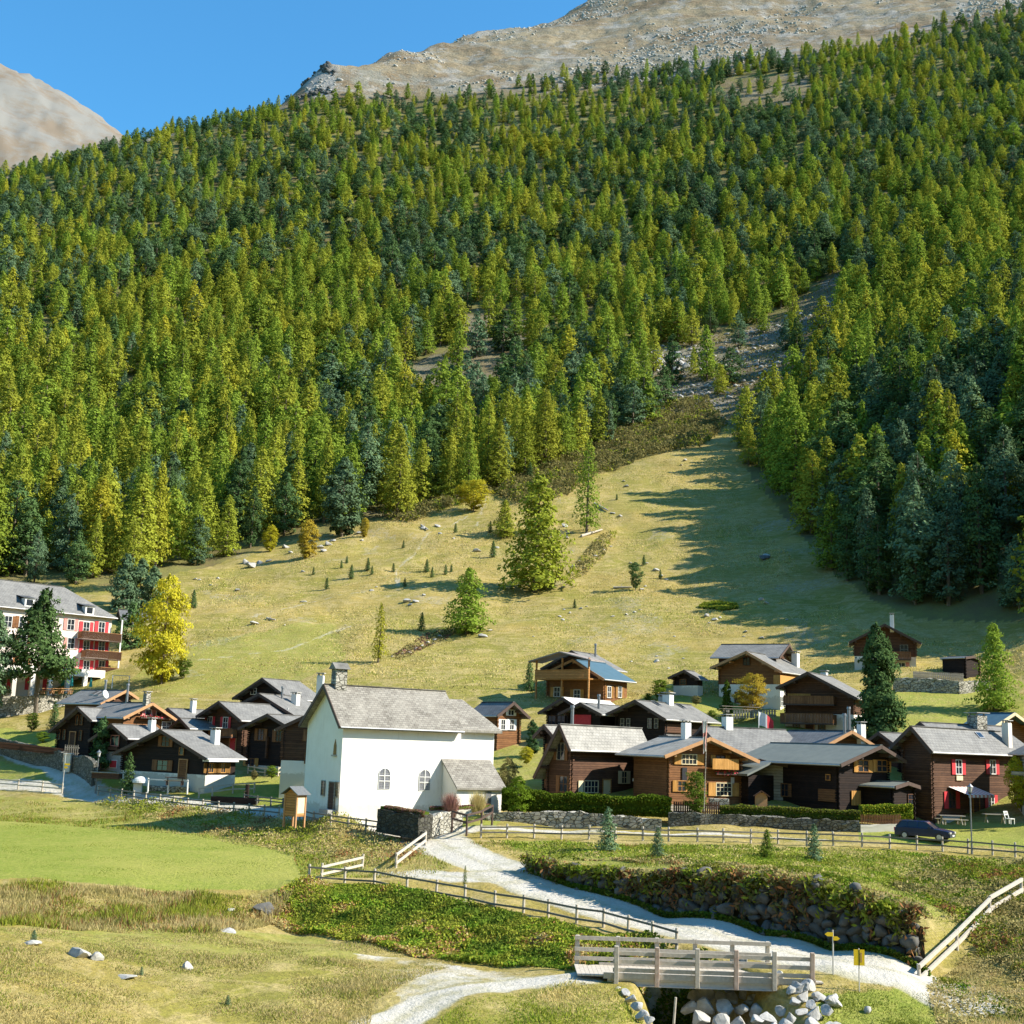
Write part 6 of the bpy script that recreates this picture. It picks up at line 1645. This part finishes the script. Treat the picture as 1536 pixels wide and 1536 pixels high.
fence('rail_fence', 'short pale rail running up behind the start of the lower fence', [(482,1319),(543,1304)], rails=(.3, .75), rw=.14)
fence('rail_fence', 'long post and rail fence along the edge of the village terrace', [(721,1257),(760,1257),(801,1257),(842,1259),(883,1259),(923,1260),(964,1261),(1003,1262),(1046,1263),(1085,1264),(1126,1265),(1167,1266),(1210,1268),(1250,1269),(1293,1271),(1335,1273),(1375,1275),(1414,1277),(1452,1280),(1489,1283),(1523,1286),(1556,1290)], rails=(.4, .82), rmat='darkrail', h=1.05)
a_, b_ = P(1379, 1478, 64.5), P(1436, 1436, 69); c_ = b_ + (b_ - a_); c_.z += .3; d_ = c_ + (b_ - a_) * 1.1; d_.z += .3
for q in (b_, c_, d_): q.z = max(float(hz(q.x, q.y)), q.z - 3) if True else q.z
fence('rail_fence', 'thick pale diagonal rails climbing the slope at the right edge', None, h=1.0, rails=(.35, .92), rw=.2, pw=.2, world=[a_, b_, c_, d_])
fence('garden_fence', 'little grey fence of the kitchen garden before the log barn', [(372,1160),(381,1161),(397,1163),(417,1164),(427,1158),(434,1154)], h=.9, rails=(.3, .7))
fence('rail_fence', 'pale rail pen on the lawn left of the wooden trough', [(298,1197),(318,1194),(349,1190),(381,1189)], h=.95, rails=(.4, .85))
fence('rail_fence', 'dark rails on the lawn between trough and kiosk', [(366,1204),(385,1207),(406,1209),(424,1211)], h=.8, rails=(.4, .7), mat='darkrail')
fence('rail_fence', 'dark sagging handrail on the steps beside the sacristy', [(678,1240,99.5),(700,1246,98.5),(722,1240,101),(738,1230,104)], h=1.2, rails=(.6, 1.15), mat='verge_dark', rw=.14)
fence('rail_fence', 'white topped rail before the ochre shuttered chalet', [(222,1183,123.5),(252,1185,123.2),(281,1186,123)], h=1.0, rails=(.9,), mat='white')
def pickets(name, label, p0, p1, d0, d1, h, mat, gap=.18, w=.13, z0=0):
    A_, B_ = P(*p0, d0), P(*p1, d1); n = int((B_ - A_).length / gap); e = empty(name, A_, 0, label, 'fence'); b = MB()
    for i in range(n):
        q = (B_ - A_) * (i / n); b.box(q.x, q.x + w, q.y - .015, q.y + .015, q.z + z0, q.z + z0 + h * (1 + rr.normal() * .015))
    b.build('boards', M[mat], e); b = MB()
    for zz in (.25, .75): b.bar(Vector((0, .04, z0 + h * zz)), B_ - A_ + Vector((0, .04, z0 + h * zz)), .04, .08)
    b.build('rail', M[mat], e)
pickets('plank_fence', 'brown plank fence on the stone wall right of the bright hedge', (1010,1222), (1080,1223), 107, 107, 1.05, 'brown')
pickets('picket_fence', 'reddish picket fence under the yellow green hedge', (1291,1236), (1352,1236), 104.4, 105, .75, 'plank_brown', .14, .07)
pickets('plank_fence', 'brown board fence along the top of the curved retaining wall', (-100,1111), (94,1133), 154, 136.5, .7, 'brown')
pickets('picket_fence', 'pale vertical slat fence beside the leftmost dark chalet', (96,1133), (118,1134), 136.5, 137, 1.1, 'oldgrey', .2, .1)
pickets('picket_fence', 'grey slat fence on the pale stone wall near the shaded wood', (1370,1019), (1446,1022), 157, 160, 1.0, 'oldgrey', .3, .2)
pickets('picket_fence', 'grey fence below the orange tree garden', (1100,1078), (1165,1076), 143, 143, .9, 'oldgrey', .3, .2)

# ------------------------------------------------------------------ the bridge
BZ = P(1060, 1468, 61.4).z
xa, xb = P(905, 1470, 61.4).x, P(1224, 1470, 61.4).x
yn_, yf_ = 61.4, 64.2
br_ = empty('footbridge', (xa, yn_, BZ), 0, 'weathered timber footbridge with plank railings over the stony stream', 'bridge')
LB_ = xb - xa; yw = yf_ - yn_
b = MB(); x_ = -1.2
while x_ < LB_ + .3:
    b.box(x_, x_ + .19, .05, yw - .05, -.07, 0 + rr.uniform(-.006, .006)); x_ += .2
b.build('deck', M['greywood'], br_)
b = MB(); b.box(0, LB_, -.02, .04, -.14, .12); b.box(0, LB_, yw - .04, yw + .02, -.14, .12); b.build('kerb_beam', M['greywood'], br_)
b = MB()
for y_ in (.12, yw - .12):
    b.box(.2, LB_ - .1, y_ - .1, y_ + .1, -.20, -.15); b.box(.2, LB_ - .1, y_ - .015, y_ + .015, -.42, -.2); b.box(.2, LB_ - .1, y_ - .13, y_ + .13, -.46, -.42)
b.build('steel_girder', M['zinc'], br_)
near_x = [P(px_, 1450, 61.4).x - xa for px_ in (924, 985, 1045.5, 1103.6, 1161, 1217.7)]
far_x = [P(px_, 1430, 64.2).x - xa for px_ in (866, 927, 985.6, 1043, 1099, 1152)]
M['reddish'] = mat_simple('reddish_post', (.36, .24, .18), (.50, .40, .32), 4, .85, .2)
for i, x_ in enumerate(near_x):
    b = MB(); b.box(x_ - .1, x_ + .1, -.2, -.03, -.42, 1.33); b.build('post', M['reddish' if i in (3, 5, 1) else 'greywood'], br_, bevel=.015)
for x_ in far_x:
    b = MB(); b.box(x_ - .1, x_ + .1, yw + .03, yw + .2, -.3, 1.33); b.build('post', M['greywood'], br_, bevel=.015)
for xs_, y_, zz_ in ((near_x, -.04, (.25, .62, 1.0)), (far_x, yw + .0, (.28, .72, 1.22))):
    for i in range(len(xs_) - 1):
        for z_ in zz_:
            t_ = rr.normal() * .008; b = MB(); b.box(xs_[i] + (-.14 if i == 0 else .01), xs_[i + 1] + (.14 if i == len(xs_) - 2 else -.01), y_ - .03 + (.06 if y_ < 0 else -.02), y_ + .03 + (.06 if y_ < 0 else -.02), z_ - .09 + t_, z_ + .09 + t_); b.build('rail', M['greywood'], br_)
ab = MB(); p_ = P(1150, 1480, 62.2); q_ = P(1213, 1480, 62.2); ab.box(p_.x, q_.x + 1.5, 61.7, 64.5, BZ - 3.6, BZ - .5); tag(ab.build('bridge_abutment', M['concrete'], bevel=.03), 'grey concrete abutment under the right end of the bridge', 'abutment')
# stream water and its boulders
wv = []; 
for i, (x_, y_) in enumerate(L_STREAM): wv += [(x_ - 1.6, y_, BED_Z + .32), (x_ + 1.6, y_, BED_Z + .32)]
m = newmat('stream_water'); n = NT(m); v = n.obj(); n.out((.02, .03, .03), .12, n.noise(v, 3, 4), .5, .05, spec=.6)
wb = MB(); wb.add(wv, [(2 * i, 2 * i + 1, 2 * i + 3, 2 * i + 2) for i in range(len(L_STREAM) - 1)]); o = wb.build('stream', m); o['kind'] = 'structure'
for i in range(95):
    t = rr.rand(); k = rr.rand()
    y_ = 50 + 15 * t; xc = np.interp(y_, [p[1] for p in L_STREAM], [p[0] for p in L_STREAM])
    side = rr.uniform(-2.6, 6.5) if i < 60 else rr.uniform(1.5, 7.0)
    x_ = xc + side; z_ = float(hz(x_, y_))
    if y_ > 61 and side > 4.2: continue
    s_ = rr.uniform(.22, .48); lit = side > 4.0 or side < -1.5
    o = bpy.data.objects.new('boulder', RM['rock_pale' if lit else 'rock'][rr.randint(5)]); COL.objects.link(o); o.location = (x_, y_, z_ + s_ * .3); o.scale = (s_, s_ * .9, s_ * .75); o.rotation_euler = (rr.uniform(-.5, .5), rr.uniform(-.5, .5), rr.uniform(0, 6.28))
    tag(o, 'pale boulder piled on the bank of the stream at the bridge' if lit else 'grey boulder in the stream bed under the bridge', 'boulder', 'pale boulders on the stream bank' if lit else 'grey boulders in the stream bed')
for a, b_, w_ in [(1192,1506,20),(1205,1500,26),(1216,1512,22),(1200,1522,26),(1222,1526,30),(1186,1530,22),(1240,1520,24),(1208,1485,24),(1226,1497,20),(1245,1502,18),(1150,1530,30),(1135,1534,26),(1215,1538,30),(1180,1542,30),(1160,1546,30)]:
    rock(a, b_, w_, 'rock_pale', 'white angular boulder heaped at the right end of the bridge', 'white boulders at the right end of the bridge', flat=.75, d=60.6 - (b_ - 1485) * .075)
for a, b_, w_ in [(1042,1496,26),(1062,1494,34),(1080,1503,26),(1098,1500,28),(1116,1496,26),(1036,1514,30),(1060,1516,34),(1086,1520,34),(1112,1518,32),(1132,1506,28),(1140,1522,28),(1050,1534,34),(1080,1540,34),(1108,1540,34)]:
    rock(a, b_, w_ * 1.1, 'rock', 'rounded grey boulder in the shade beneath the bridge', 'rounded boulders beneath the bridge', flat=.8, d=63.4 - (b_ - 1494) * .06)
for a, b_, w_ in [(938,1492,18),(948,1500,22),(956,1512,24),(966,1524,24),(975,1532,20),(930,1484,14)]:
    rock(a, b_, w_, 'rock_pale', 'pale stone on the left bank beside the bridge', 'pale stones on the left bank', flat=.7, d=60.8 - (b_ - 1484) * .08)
b = MB(); p_ = P(1008, 1538, 57.5); b.tube(p_ - Vector((0, 0, 1)), p_ + Vector((.15, 0, 1.15)), .06, .05); tag(b.build('wooden_stake', M['greywood']), 'single pale stake standing in the stream bed', 'stake')

# ------------------------------------------------------------------ street furniture and small things
def lamp(px, py, top, label, d=None):
    g = G(px, py) if d is None else P(px, py, d); h = (py - top) / F_PX * g.y
    e = empty('street_lamp', g, 0, label, 'street lamp'); k = h / 5
    b = MB(); b.tube((0, 0, -.3), (0, 0, h * .16), .09, .07, 10); b.tube((0, 0, h * .16), (0, 0, h - .75), .055, .045, 10); b.tube((0, 0, h * .16), (0, 0, h * .175), .1, .1, 10); b.build('pole', M['metal'], e)
    b = MB(); b.tube((0, 0, h - .75), (0, 0, h - .68), .16, .16, 8)
    for i in range(6): a = i * math.pi / 3; b.bar((.13 * math.cos(a), .13 * math.sin(a), h - .68), (.2 * math.cos(a), .2 * math.sin(a), h - .28), .025)
    hd = b.build('lantern_frame', M['black'], e); b = MB(); b.tube((0, 0, h - .675), (0, 0, h - .285), .12, .19, 6); b.build('lantern_glass', M['white'], hd)
    b = MB(); b.tube((0, 0, h - .28), (0, 0, h - .08), .25, .06, 6); b.tube((0, 0, h - .08), (0, 0, h), .04, .02, 6); b.build('lantern_roof', M['metal'], hd)
lamp(143, 1190, 1127, 'old style street lamp at the fork of the village lane', None); lamp(1458, 1281, 1180, 'taller old style street lamp before the striped awning')
def fingerpost(px, py, top, label, arrows, d=None, box=False):
    g = G(px, py) if d is None else P(px, py, d); h = (py - top) / F_PX * g.y
    e = empty('signpost', g, 0, label, 'signpost'); MB().tube((0, 0, -.3), (0, 0, h), .035, .035, 8).build('pole', M['zinc'], e)
    for (side, z_, w_) in arrows:
        b = MB(); s_ = side; pts = [(0, -.06, h - z_ - .09), (s_ * w_, -.06, h - z_ - .09), (s_ * (w_ + .12), -.06, h - z_), (s_ * w_, -.06, h - z_ + .09), (0, -.06, h - z_ + .09)]
        if s_ < 0: pts = pts[::-1]
        b.prism(pts, (0, .025, 0)); b.build('direction_board', M['yellow'], e)
    return e, h
fingerpost(1250, 1468, 1401, 'hiking signpost with two small yellow boards by the road end', [(-1, .2, .28), (1, .38, .2)], d=62.5)
e, h_ = fingerpost(93, 1190, 1132, 'slim signpost with a yellow board by the lane fork', [(1, 1.1, .45), (1, 1.4, .25)])
e = empty('notice_sign', P(1289, 1484, 61), 0, 'yellow rectangular notice on a thin pole right of the bridge', 'sign')
b = MB(); b.tube((0, 0, -.4), (0, 0, 1.8), .03, .03); b.build('pole', M['zinc'], e)
b = MB(); b.box(-.25, .25, -.05, -.032, 1.05, 1.75); b.build('board', M['yellow'], e); b = MB(); b.box(-.02, .02, -.056, -.051, 1.05, 1.75); b.build('centre_strip', M['black'], e)
b = MB(); b.box(.06, .12, -.056, -.051, 1.2, 1.62); b.build('text_strip', M['verge'], e)
# notice kiosk
g = P(441, 1231, 103.3); e = empty('notice_kiosk', g, RAD(-32), 'small honey coloured wooden kiosk with a grey gable roof by the road', 'kiosk')
b = MB(); b.box(-.62, .62, -.55, .55, .35, 2.05); b.build('box', M['orange'], e)
b = MB()
for x_ in (-.6, .6):
    for y_ in (-.52, .52): b.box(x_ - .07, x_ + .07, y_ - .07, y_ + .07, -.5, 2.1)
b.build('posts', M['verge'], e)
b = MB(); b.prism([(-.62, -.55, 2.051), (.62, -.55, 2.051), (0, -.55, 2.5)], (0, 1.1, 0)); b.build('gable', M['orange'], e)
b = MB(); slab(b, [(0, -.8, 2.68), (.9, -.8, 2.08), (.9, .8, 2.08), (0, .8, 2.68)], .06); slab(b, [(0, -.8, 2.68), (0, .8, 2.68), (-.9, .8, 2.08), (-.9, -.8, 2.08)], .06); b.build('roof', M['metal'], e)
b = MB(); b.box(.622, .64, -.4, .4, .6, 1.85); b.build('notice_board', M['verge_pale'], e)
# water trough with its standing spout
g = G(352, 1206); e = empty('water_trough', g, RAD(-14), 'dark hollowed log trough with a tall wooden spout on the lawn', 'trough')
b = MB(); b.box(-2.2, 2.2, -.35, .35, .0, .12); b.box(-2.2, 2.2, -.4, -.28, .12, .6); b.box(-2.2, 2.2, .28, .4, .12, .6); b.box(-2.2, -2.05, -.28, .28, .12, .6); b.box(2.05, 2.2, -.28, .28, .12, .6); b.build('basin', M['dark'], e)
b = MB(); b.box(-2.04, 2.04, -.27, .27, .3, .48); b.build('water', m, e)
b = MB(); b.tube((.9, .62, -.2), (.85, .6, 1.75), .17, .2, 8); b.tube((.85, .55, 1.2), (.8, .0, 1.1), .05, .04); b.build('spout_post', M['dark'], e)
g = G(206, 1192); b = MB(); b.box(-.4, .4, -.35, .35, -.2, 1.05); o = b.build('waste_bin', M['white'], None, g, .2, .04); tag(o, 'white box shaped bin beside the road fence', 'bin'); b = MB(); b.box(-.43, .43, -.38, .38, 1.05, 1.12); b.build('lid', M['zinc'], o)
def table(px, py, d, rz, label, mat='oldgrey', L_=1.8, benches=True):
    g = P(px, py, d); e = empty('picnic_table', g, rz, label, 'table'); b = MB(); b.box(-L_/2, L_/2, -.35, .35, .7, .76); b.build('tabletop', M[mat], e)
    for s_ in (-1, 1):
        b = MB(); b.bar((s_ * L_ * .38, -.3, 0), (s_ * L_ * .38, .05, .7), .07); b.bar((s_ * L_ * .38, .3, 0), (s_ * L_ * .38, -.05, .7), .07); b.build('leg', M[mat], e)
        if benches: b = MB(); b.box(-L_/2, L_/2, s_ * .68 - .14, s_ * .68 + .14, .41, .46); b.box(-L_ * .4, -L_ * .36, s_ * .68 - .1, s_ * .68 + .1, 0, .41); b.box(L_ * .36, L_ * .4, s_ * .68 - .1, s_ * .68 + .1, 0, .41); b.build('bench', M[mat], e)
table(262, 1178, 122.8, .1, 'weathered picnic table before the ochre shuttered chalet', 'verge_dark'); table(1427, 1237, 106.8, .1, 'pale bench table set left of the lamp before the brown house', 'oldgrey', 2.2); table(1492, 1235, 107, .1, 'pale table right of the lamp under the red shutters', 'oldgrey', 1.9, False); table(1113, 1070, 144, .2, 'wide weathered table in the garden of the orange tree', 'oldgrey', 5)
for i, x_ in enumerate((70, 84, 98)): table(x_, 1041, 176, .7, ['left', 'middle', 'right'][i] + ' wooden table on the hotel terrace, behind the large pine trunk' if i else 'wooden table on the hotel terrace nearest the large pine trunk', 'verge', 1.6)
def garden_chair(px, py, d, rz, label):
    e = empty('garden_chair', P(px, py, d), rz, label, 'chair'); b = MB(); b.box(-.28, .28, -.28, .28, .40, .45); b.build('seat', M['white'], e); b = MB(); b.bar((-.24, .26, .45), (-.24, .42, 1.0), .05); b.bar((.24, .26, .45), (.24, .42, 1.0), .05); b.bar((-.26, .36, .75), (.26, .36, .75), .04, .12); b.bar((-.26, .41, .95), (.26, .41, .95), .04, .12); b.build('backrest', M['white'], e)
    for sx in (-1, 1):
        for sy in (-1, 1): b = MB(); b.box(sx * .24 - .025, sx * .24 + .025, sy * .24 - .025, sy * .24 + .025, 0, .4); b.build('leg', M['white'], e)
garden_chair(1515, 1236, 106.2, .6, 'white garden chair near the right edge')
g = P(160, 1168, 128); e = empty('planter', g, RAD(-20), 'long brown wooden planter before the small dark chalet', 'planter'); b = MB(); b.box(-1.6, 1.6, -.3, .3, 0, .55); b.build('box', M['brown'], e); b = MB(); b.box(-1.7, 1.7, -.35, .35, .55, .62); b.build('rim', M['oldgrey'], e)
g = P(1078, 1207, 108.3); b = MB(); b.box(-.8, .8, -.35, .35, -.4, .5); o = b.build('stone_planter', M['stone_pale'], None, g, 0, .02); tag(o, 'pale stone planter under the wide low window', 'planter')
g = P(211, 1174, 124.5); bm = bmesh.new(); bmesh.ops.create_uvsphere(bm, u_segments=20, v_segments=10, radius=1); me = bpy.data.meshes.new('covered_mound')
for v_ in bm.verts: v_.co = Vector((v_.co.x * .8, v_.co.y * .6, max(0, v_.co.z) * .6))
bm.to_mesh(me); bm.free(); me.materials.append(M['white']); o = bpy.data.objects.new('covered_mound', me); COL.objects.link(o); o.location = g; tag(o, 'white tarpaulin dome beside the slim spruce', 'cover')
g = P(1142, 1212, 107.6); b = MB(); b.prism([(-.5, 0, 0), (.5, 0, 0), (.5, 0, .95), (.25, 0, 1.25), (-.25, 0, 1.25), (-.5, 0, .95)], (0, .12, 0)); o = b.build('wooden_shrine', M['verge'], None, g); tag(o, 'arched pale wooden board standing behind the clipped hedge', 'board'); b = MB(); b.bar((-.66, -.05, .95), (0, -.05, 1.4), .3, .06); b.bar((0, -.05, 1.4), (.66, -.05, .95), .3, .06); b.build('roof', M['brown'], o)
# flagpole
g = P(1056, 1208, 105.8); e = empty('flagpole', g, 0, 'slim pole with a hanging red and white flag before the sunlit gable', 'flagpole'); MB().tube((0, 0, -.5), (.22, 0, 6.95), .045, .03, 8).build('pole', M['oldgrey'], e)
fb = MB(); nx_, nz2 = 8, 16
vs = [(.2 - .28 + .05 * math.sin(i * 1.4 + j * .25) - i * .035 + .22, -.12 * math.sin(i * 1.25 + .4 * math.sin(j * .4)), 6.8 - j * .15 - i * .04 * (j / nz2)) for j in range(nz2 + 1) for i in range(nx_ + 1)]
for j in range(nz2):
    for i in range(nx_):
        fb.cm = 1 if i in (0, 7) or 5 < j < 8 else 0; a = j * (nx_ + 1) + i; fb.add([], []); fb.f.append((a, a + 1, a + nx_ + 2, a + nx_ + 1)); fb.mi.append(fb.cm)
fb.v = vs; fb.build('flag', [M['white'], M['pink']], e)
g = P(1138, 1100, 128); e = empty('banner_flag', g, 0, 'white and red banner flag on a short pole behind the slate roofed barn', 'flag'); MB().tube((0, 0, -1), (0, 0, 2.2), .04, .03).build('pole', M['white'], e)
vs = [(.04 + i * .16, .07 * math.sin(i * 1.1), 2.1 - j * .22 - .035 * i * i * .3) for j in range(7) for i in range(10)]; fb = MB(); fb.v = vs
for j in range(6):
    for i in range(9): fb.f.append((j * 10 + i, j * 10 + i + 1, j * 10 + i + 11, j * 10 + i + 10)); fb.mi.append(1 if i > 4 else 0)
fb.build('cloth', [M['white'], M['red']], e)
# swing frame right of the hotel
g = P(180, 1034, 178); e = empty('swing_frame', g, .3, 'grey metal swing frame beside the lowest hotel balcony', 'swing'); b = MB()
for x_ in (-1.1, 1.1): b.bar((x_, -.8, 0), (x_, 0, 1.9), .1); b.bar((x_, .8, 0), (x_, 0, 1.9), .1)
b.bar((-1.2, 0, 1.9), (1.2, 0, 1.9), .1); b.build('frame', M['zinc'], e)
b = MB(); b.box(-.2, .2, -.1, .1, .5, .55); b.bar((-.18, 0, .55), (-.18, 0, 1.85), .02); b.bar((.18, 0, .55), (.18, 0, 1.85), .02); b.build('swing_seat', M['brown'], e)
g = P(106, 1040, 178); 
for i, (dx_, nm) in enumerate(((0, 'left'), (2.4, 'right'))):
    b = MB(); b.tube((0, 0, 1.7), (0, 0, 2.4), 1.1, .05, 8, False); e = empty('parasol', g + Vector((dx_, .8 * i, 0)), 0, 'folded teal parasol on the hotel terrace, the %s one of two' % nm, 'parasol'); MB().tube((0, 0, 0), (0, 0, 2.5), .03).build('pole', M['white'], e); MB().tube((0, 0, 1.0), (0, 0, 2.4), .28, .06, 8).build('canopy', M['teal'], e)

# ------------------------------------------------------------------ the car
def car():
    g = P(1387, 1264, 101.8); e = empty('parked_car', g, RAD(146), 'dark blue estate car parked on the grass before the brown house', 'car')
    e.location.z = float(hz(g.x, g.y)) + .02
    paint = mat_simple('blue_paint', (.012, .02, .06), (.014, .024, .07), 1, .22, spec=.6)
    b = MB()
    prof = [(-2.15, .30), (-2.18, .62), (-2.08, .86), (-.95, .93), (.95, .95), (2.05, .90), (2.12, .62), (2.10, .30)]    # x along the car: front at -x
    W_ = .86
    secs = []
    for x_, zt_ in [(-2.18, .62), (-2.1, .74), (-1.9, .80), (-1.3, .88), (-.85, .93), (0, .95), (1.2, .96), (1.95, .94), (2.12, .82)]:
        w = W_ * (1 - .10 * max(0, (abs(x_) - 1.5) / .7)); secs.append([(x_, -w, .28), (x_, -w * 1.0, .55), (x_, -w * .97, zt_ - .04), (x_, -w * .86, zt_), (x_, w * .86, zt_), (x_, w * .97, zt_ - .04), (x_, w, .55), (x_, w, .28)])
    vs = [p for s_ in secs for p in s_]; fs = []
    for i in range(len(secs) - 1):
        for k in range(8): fs.append((i * 8 + k, (i + 1) * 8 + k, (i + 1) * 8 + (k + 1) % 8, i * 8 + (k + 1) % 8))
    fs += [tuple(range(8)), tuple(range((len(secs) - 1) * 8, len(secs) * 8))[::-1]]
    b.add(vs, fs); body = b.build('body', paint, e, smooth_=False, bevel=.02)
    def cabin(x0, x1, x2, x3, w0, w1, z0, z1): return [(x0, -w0, z0), (x3, -w0, z0), (x3, w0, z0), (x0, w0, z0), (x1, -w1, z1), (x2, -w1, z1), (x2, w1, z1), (x1, w1, z1)]
    F6 = [(0,3,2,1),(4,5,6,7),(0,1,5,4),(1,2,6,5),(2,3,7,6),(3,0,4,7)]
    MB().add(cabin(-.95, -.3, 1.6, 2.02, .78, .62, .9, 1.36), F6).build('windows', M['glass'], e)
    MB().add(cabin(-.32, -.2, 1.5, 1.66, .645, .60, 1.35, 1.42), F6).build('roof', paint, e, bevel=.02)
    b = MB()
    for s_ in (-1, 1):
        b.bar((-.95, s_ * .775, .92), (-.3, s_ * .625, 1.37), .06); b.bar((.3, s_ * .79, .93), (.36, s_ * .64, 1.38), .06); b.bar((1.12, s_ * .79, .93), (1.12, s_ * .64, 1.38), .06); b.bar((2.0, s_ * .76, .93), (1.62, s_ * .62, 1.38), .07)
    b.build('pillars', paint, e)
    for s_ in (-1, 1):
        b = MB(); b.box(-2.2, -2.08, s_ * .62 - .17, s_ * .62 + .17, .58, .72); b.build('headlight', M['zinc'], e)
        b = MB(); b.box(2.08, 2.14, s_ * .7 - .1, s_ * .7 + .1, .6, .86); b.build('tail_light', M['red'], e)
        b = MB(); b.box(-.75, -.55, s_ * .93 - .09, s_ * .93 + .09, .92, 1.05); b.build('mirror', paint, e)
        for x_ in (-1.35, 1.3):
            w = MB().tube((x_, s_ * .70, .31), (x_, s_ * .885, .31), .31, .31, 20).build('wheel', M['black'], e); MB().tube((x_, s_ * .88, .31), (x_, s_ * .9, .31), .19, .18, 12).build('rim', M['zinc'], w)
    b = MB(); b.box(-2.225, -2.19, -.26, .26, .38, .49); b.build('number_plate', M['white'], e)
    b = MB(); b.box(-2.22, -2.14, -.4, .4, .55, .66); b.build('grille', M['black'], e)
car()

# coarse tufts over the pasture, scree on the bare mountain
blades('pasture_tufts', 'coarse straw and green tufts of the steep pasture', [(190,1040),(300,870),(430,822),(600,770),(740,742),(1060,665),(1150,800),(1290,940),(1536,960),(1536,1060),(900,1060),(500,1050)], 110000, .34, [M['straw'], M['grass'], M['straw'], LB['brown']], [4, 1.4, 4, 1.2], 51, dlo=155, dhi=345, wid=.09, lean=.5, lump=.12)
blades('bank_grass', 'rough dry grass on the banks beside the fence above the boulder wall', [(700,1262),(1000,1268),(1300,1275),(1536,1292),(1536,1420),(1430,1440),(1400,1380),(1250,1345),(1000,1300),(800,1292)], 30000, .3, [M['straw'], M['grass'], M['weed'], M['fern']], [3, 3, 2, .7], 52, dlo=62, dhi=102, wid=.035)
blades('dry_grass', 'golden dry grass at the lower right corner', [(1385,1485),(1440,1445),(1560,1380),(1660,1600),(1440,1660),(1400,1520)], 26000, .32, [M['straw'], M['straw'], M['fern'], M['grass']], [3, 3, 1, 1.5], 53, dlo=44, dhi=76, wid=.03)
def scree(name, label, n, poly, dlo, dhi, smin, smax, mat, seed, dens=None):
    r = np.random.RandomState(seed); A = []
    while sum(len(a) for a in A) < n:
        Y = np.exp(r.uniform(math.log(dlo), math.log(dhi), 8000)); X = r.uniform(-.45, .45, 8000) * Y; Z = hz(X, Y); px, py = project(X, Y, Z)
        m_ = inpoly(px, py, poly) & (fbm(X * .012 + seed, Y * .012, 4) > r.uniform(-.1, .25, 8000)); A.append(np.stack([X[m_], Y[m_], Z[m_]], 1))
    A = np.concatenate(A)[:n]; base = []
    for k in range(4):
        me = rock_mesh(70 + k, mat, 1); base.append((np.array([q.co[:] for q in me.vertices]), np.array([p.vertices[:] for p in me.polygons]))); bpy.data.meshes.remove(me)
    V, F, off = [], [], 0
    for i, c in enumerate(A):
        v, f = base[i % 4]; s_ = smin + (smax - smin) * r.rand() ** 3; t = r.rand() * 6.28; R_ = np.array(Matrix.Rotation(t, 3, 'Z'))
        V.append((v * [s_, s_ * .8, s_ * .6]) @ R_.T + c + [0, 0, s_ * .12]); F.append(f + off); off += len(v)
    o = bpy.data.objects.new(name, np_mesh(name, np.concatenate(V), np.concatenate(F), M[mat])); COL.objects.link(o); tag(o, label, 'rocks', kind='stuff')
MT = [(460,140),(470,90),(520,90),(640,55),(800,30),(900,-10),(1536,-60),(1536,40),(1200,110),(950,130),(700,150)]
scree('scree', 'pale blocks of scree over the bare mountain above the trees', 6500, MT, 930, 1500, .6, 2.9, 'rock', 61)
scree('crag', 'dark jagged crag at the left end of the bare ridge', 420, [(445,150),(462,104),(487,88),(502,108),(500,140)], 900, 1060, 1.5, 4.6, 'rock_dark', 62)
scree('gully_stones', 'stones strewn over the clearings in the forest', 700, CLEAR[1], 300, 640, .4, 2.0, 'rock_pale', 63)
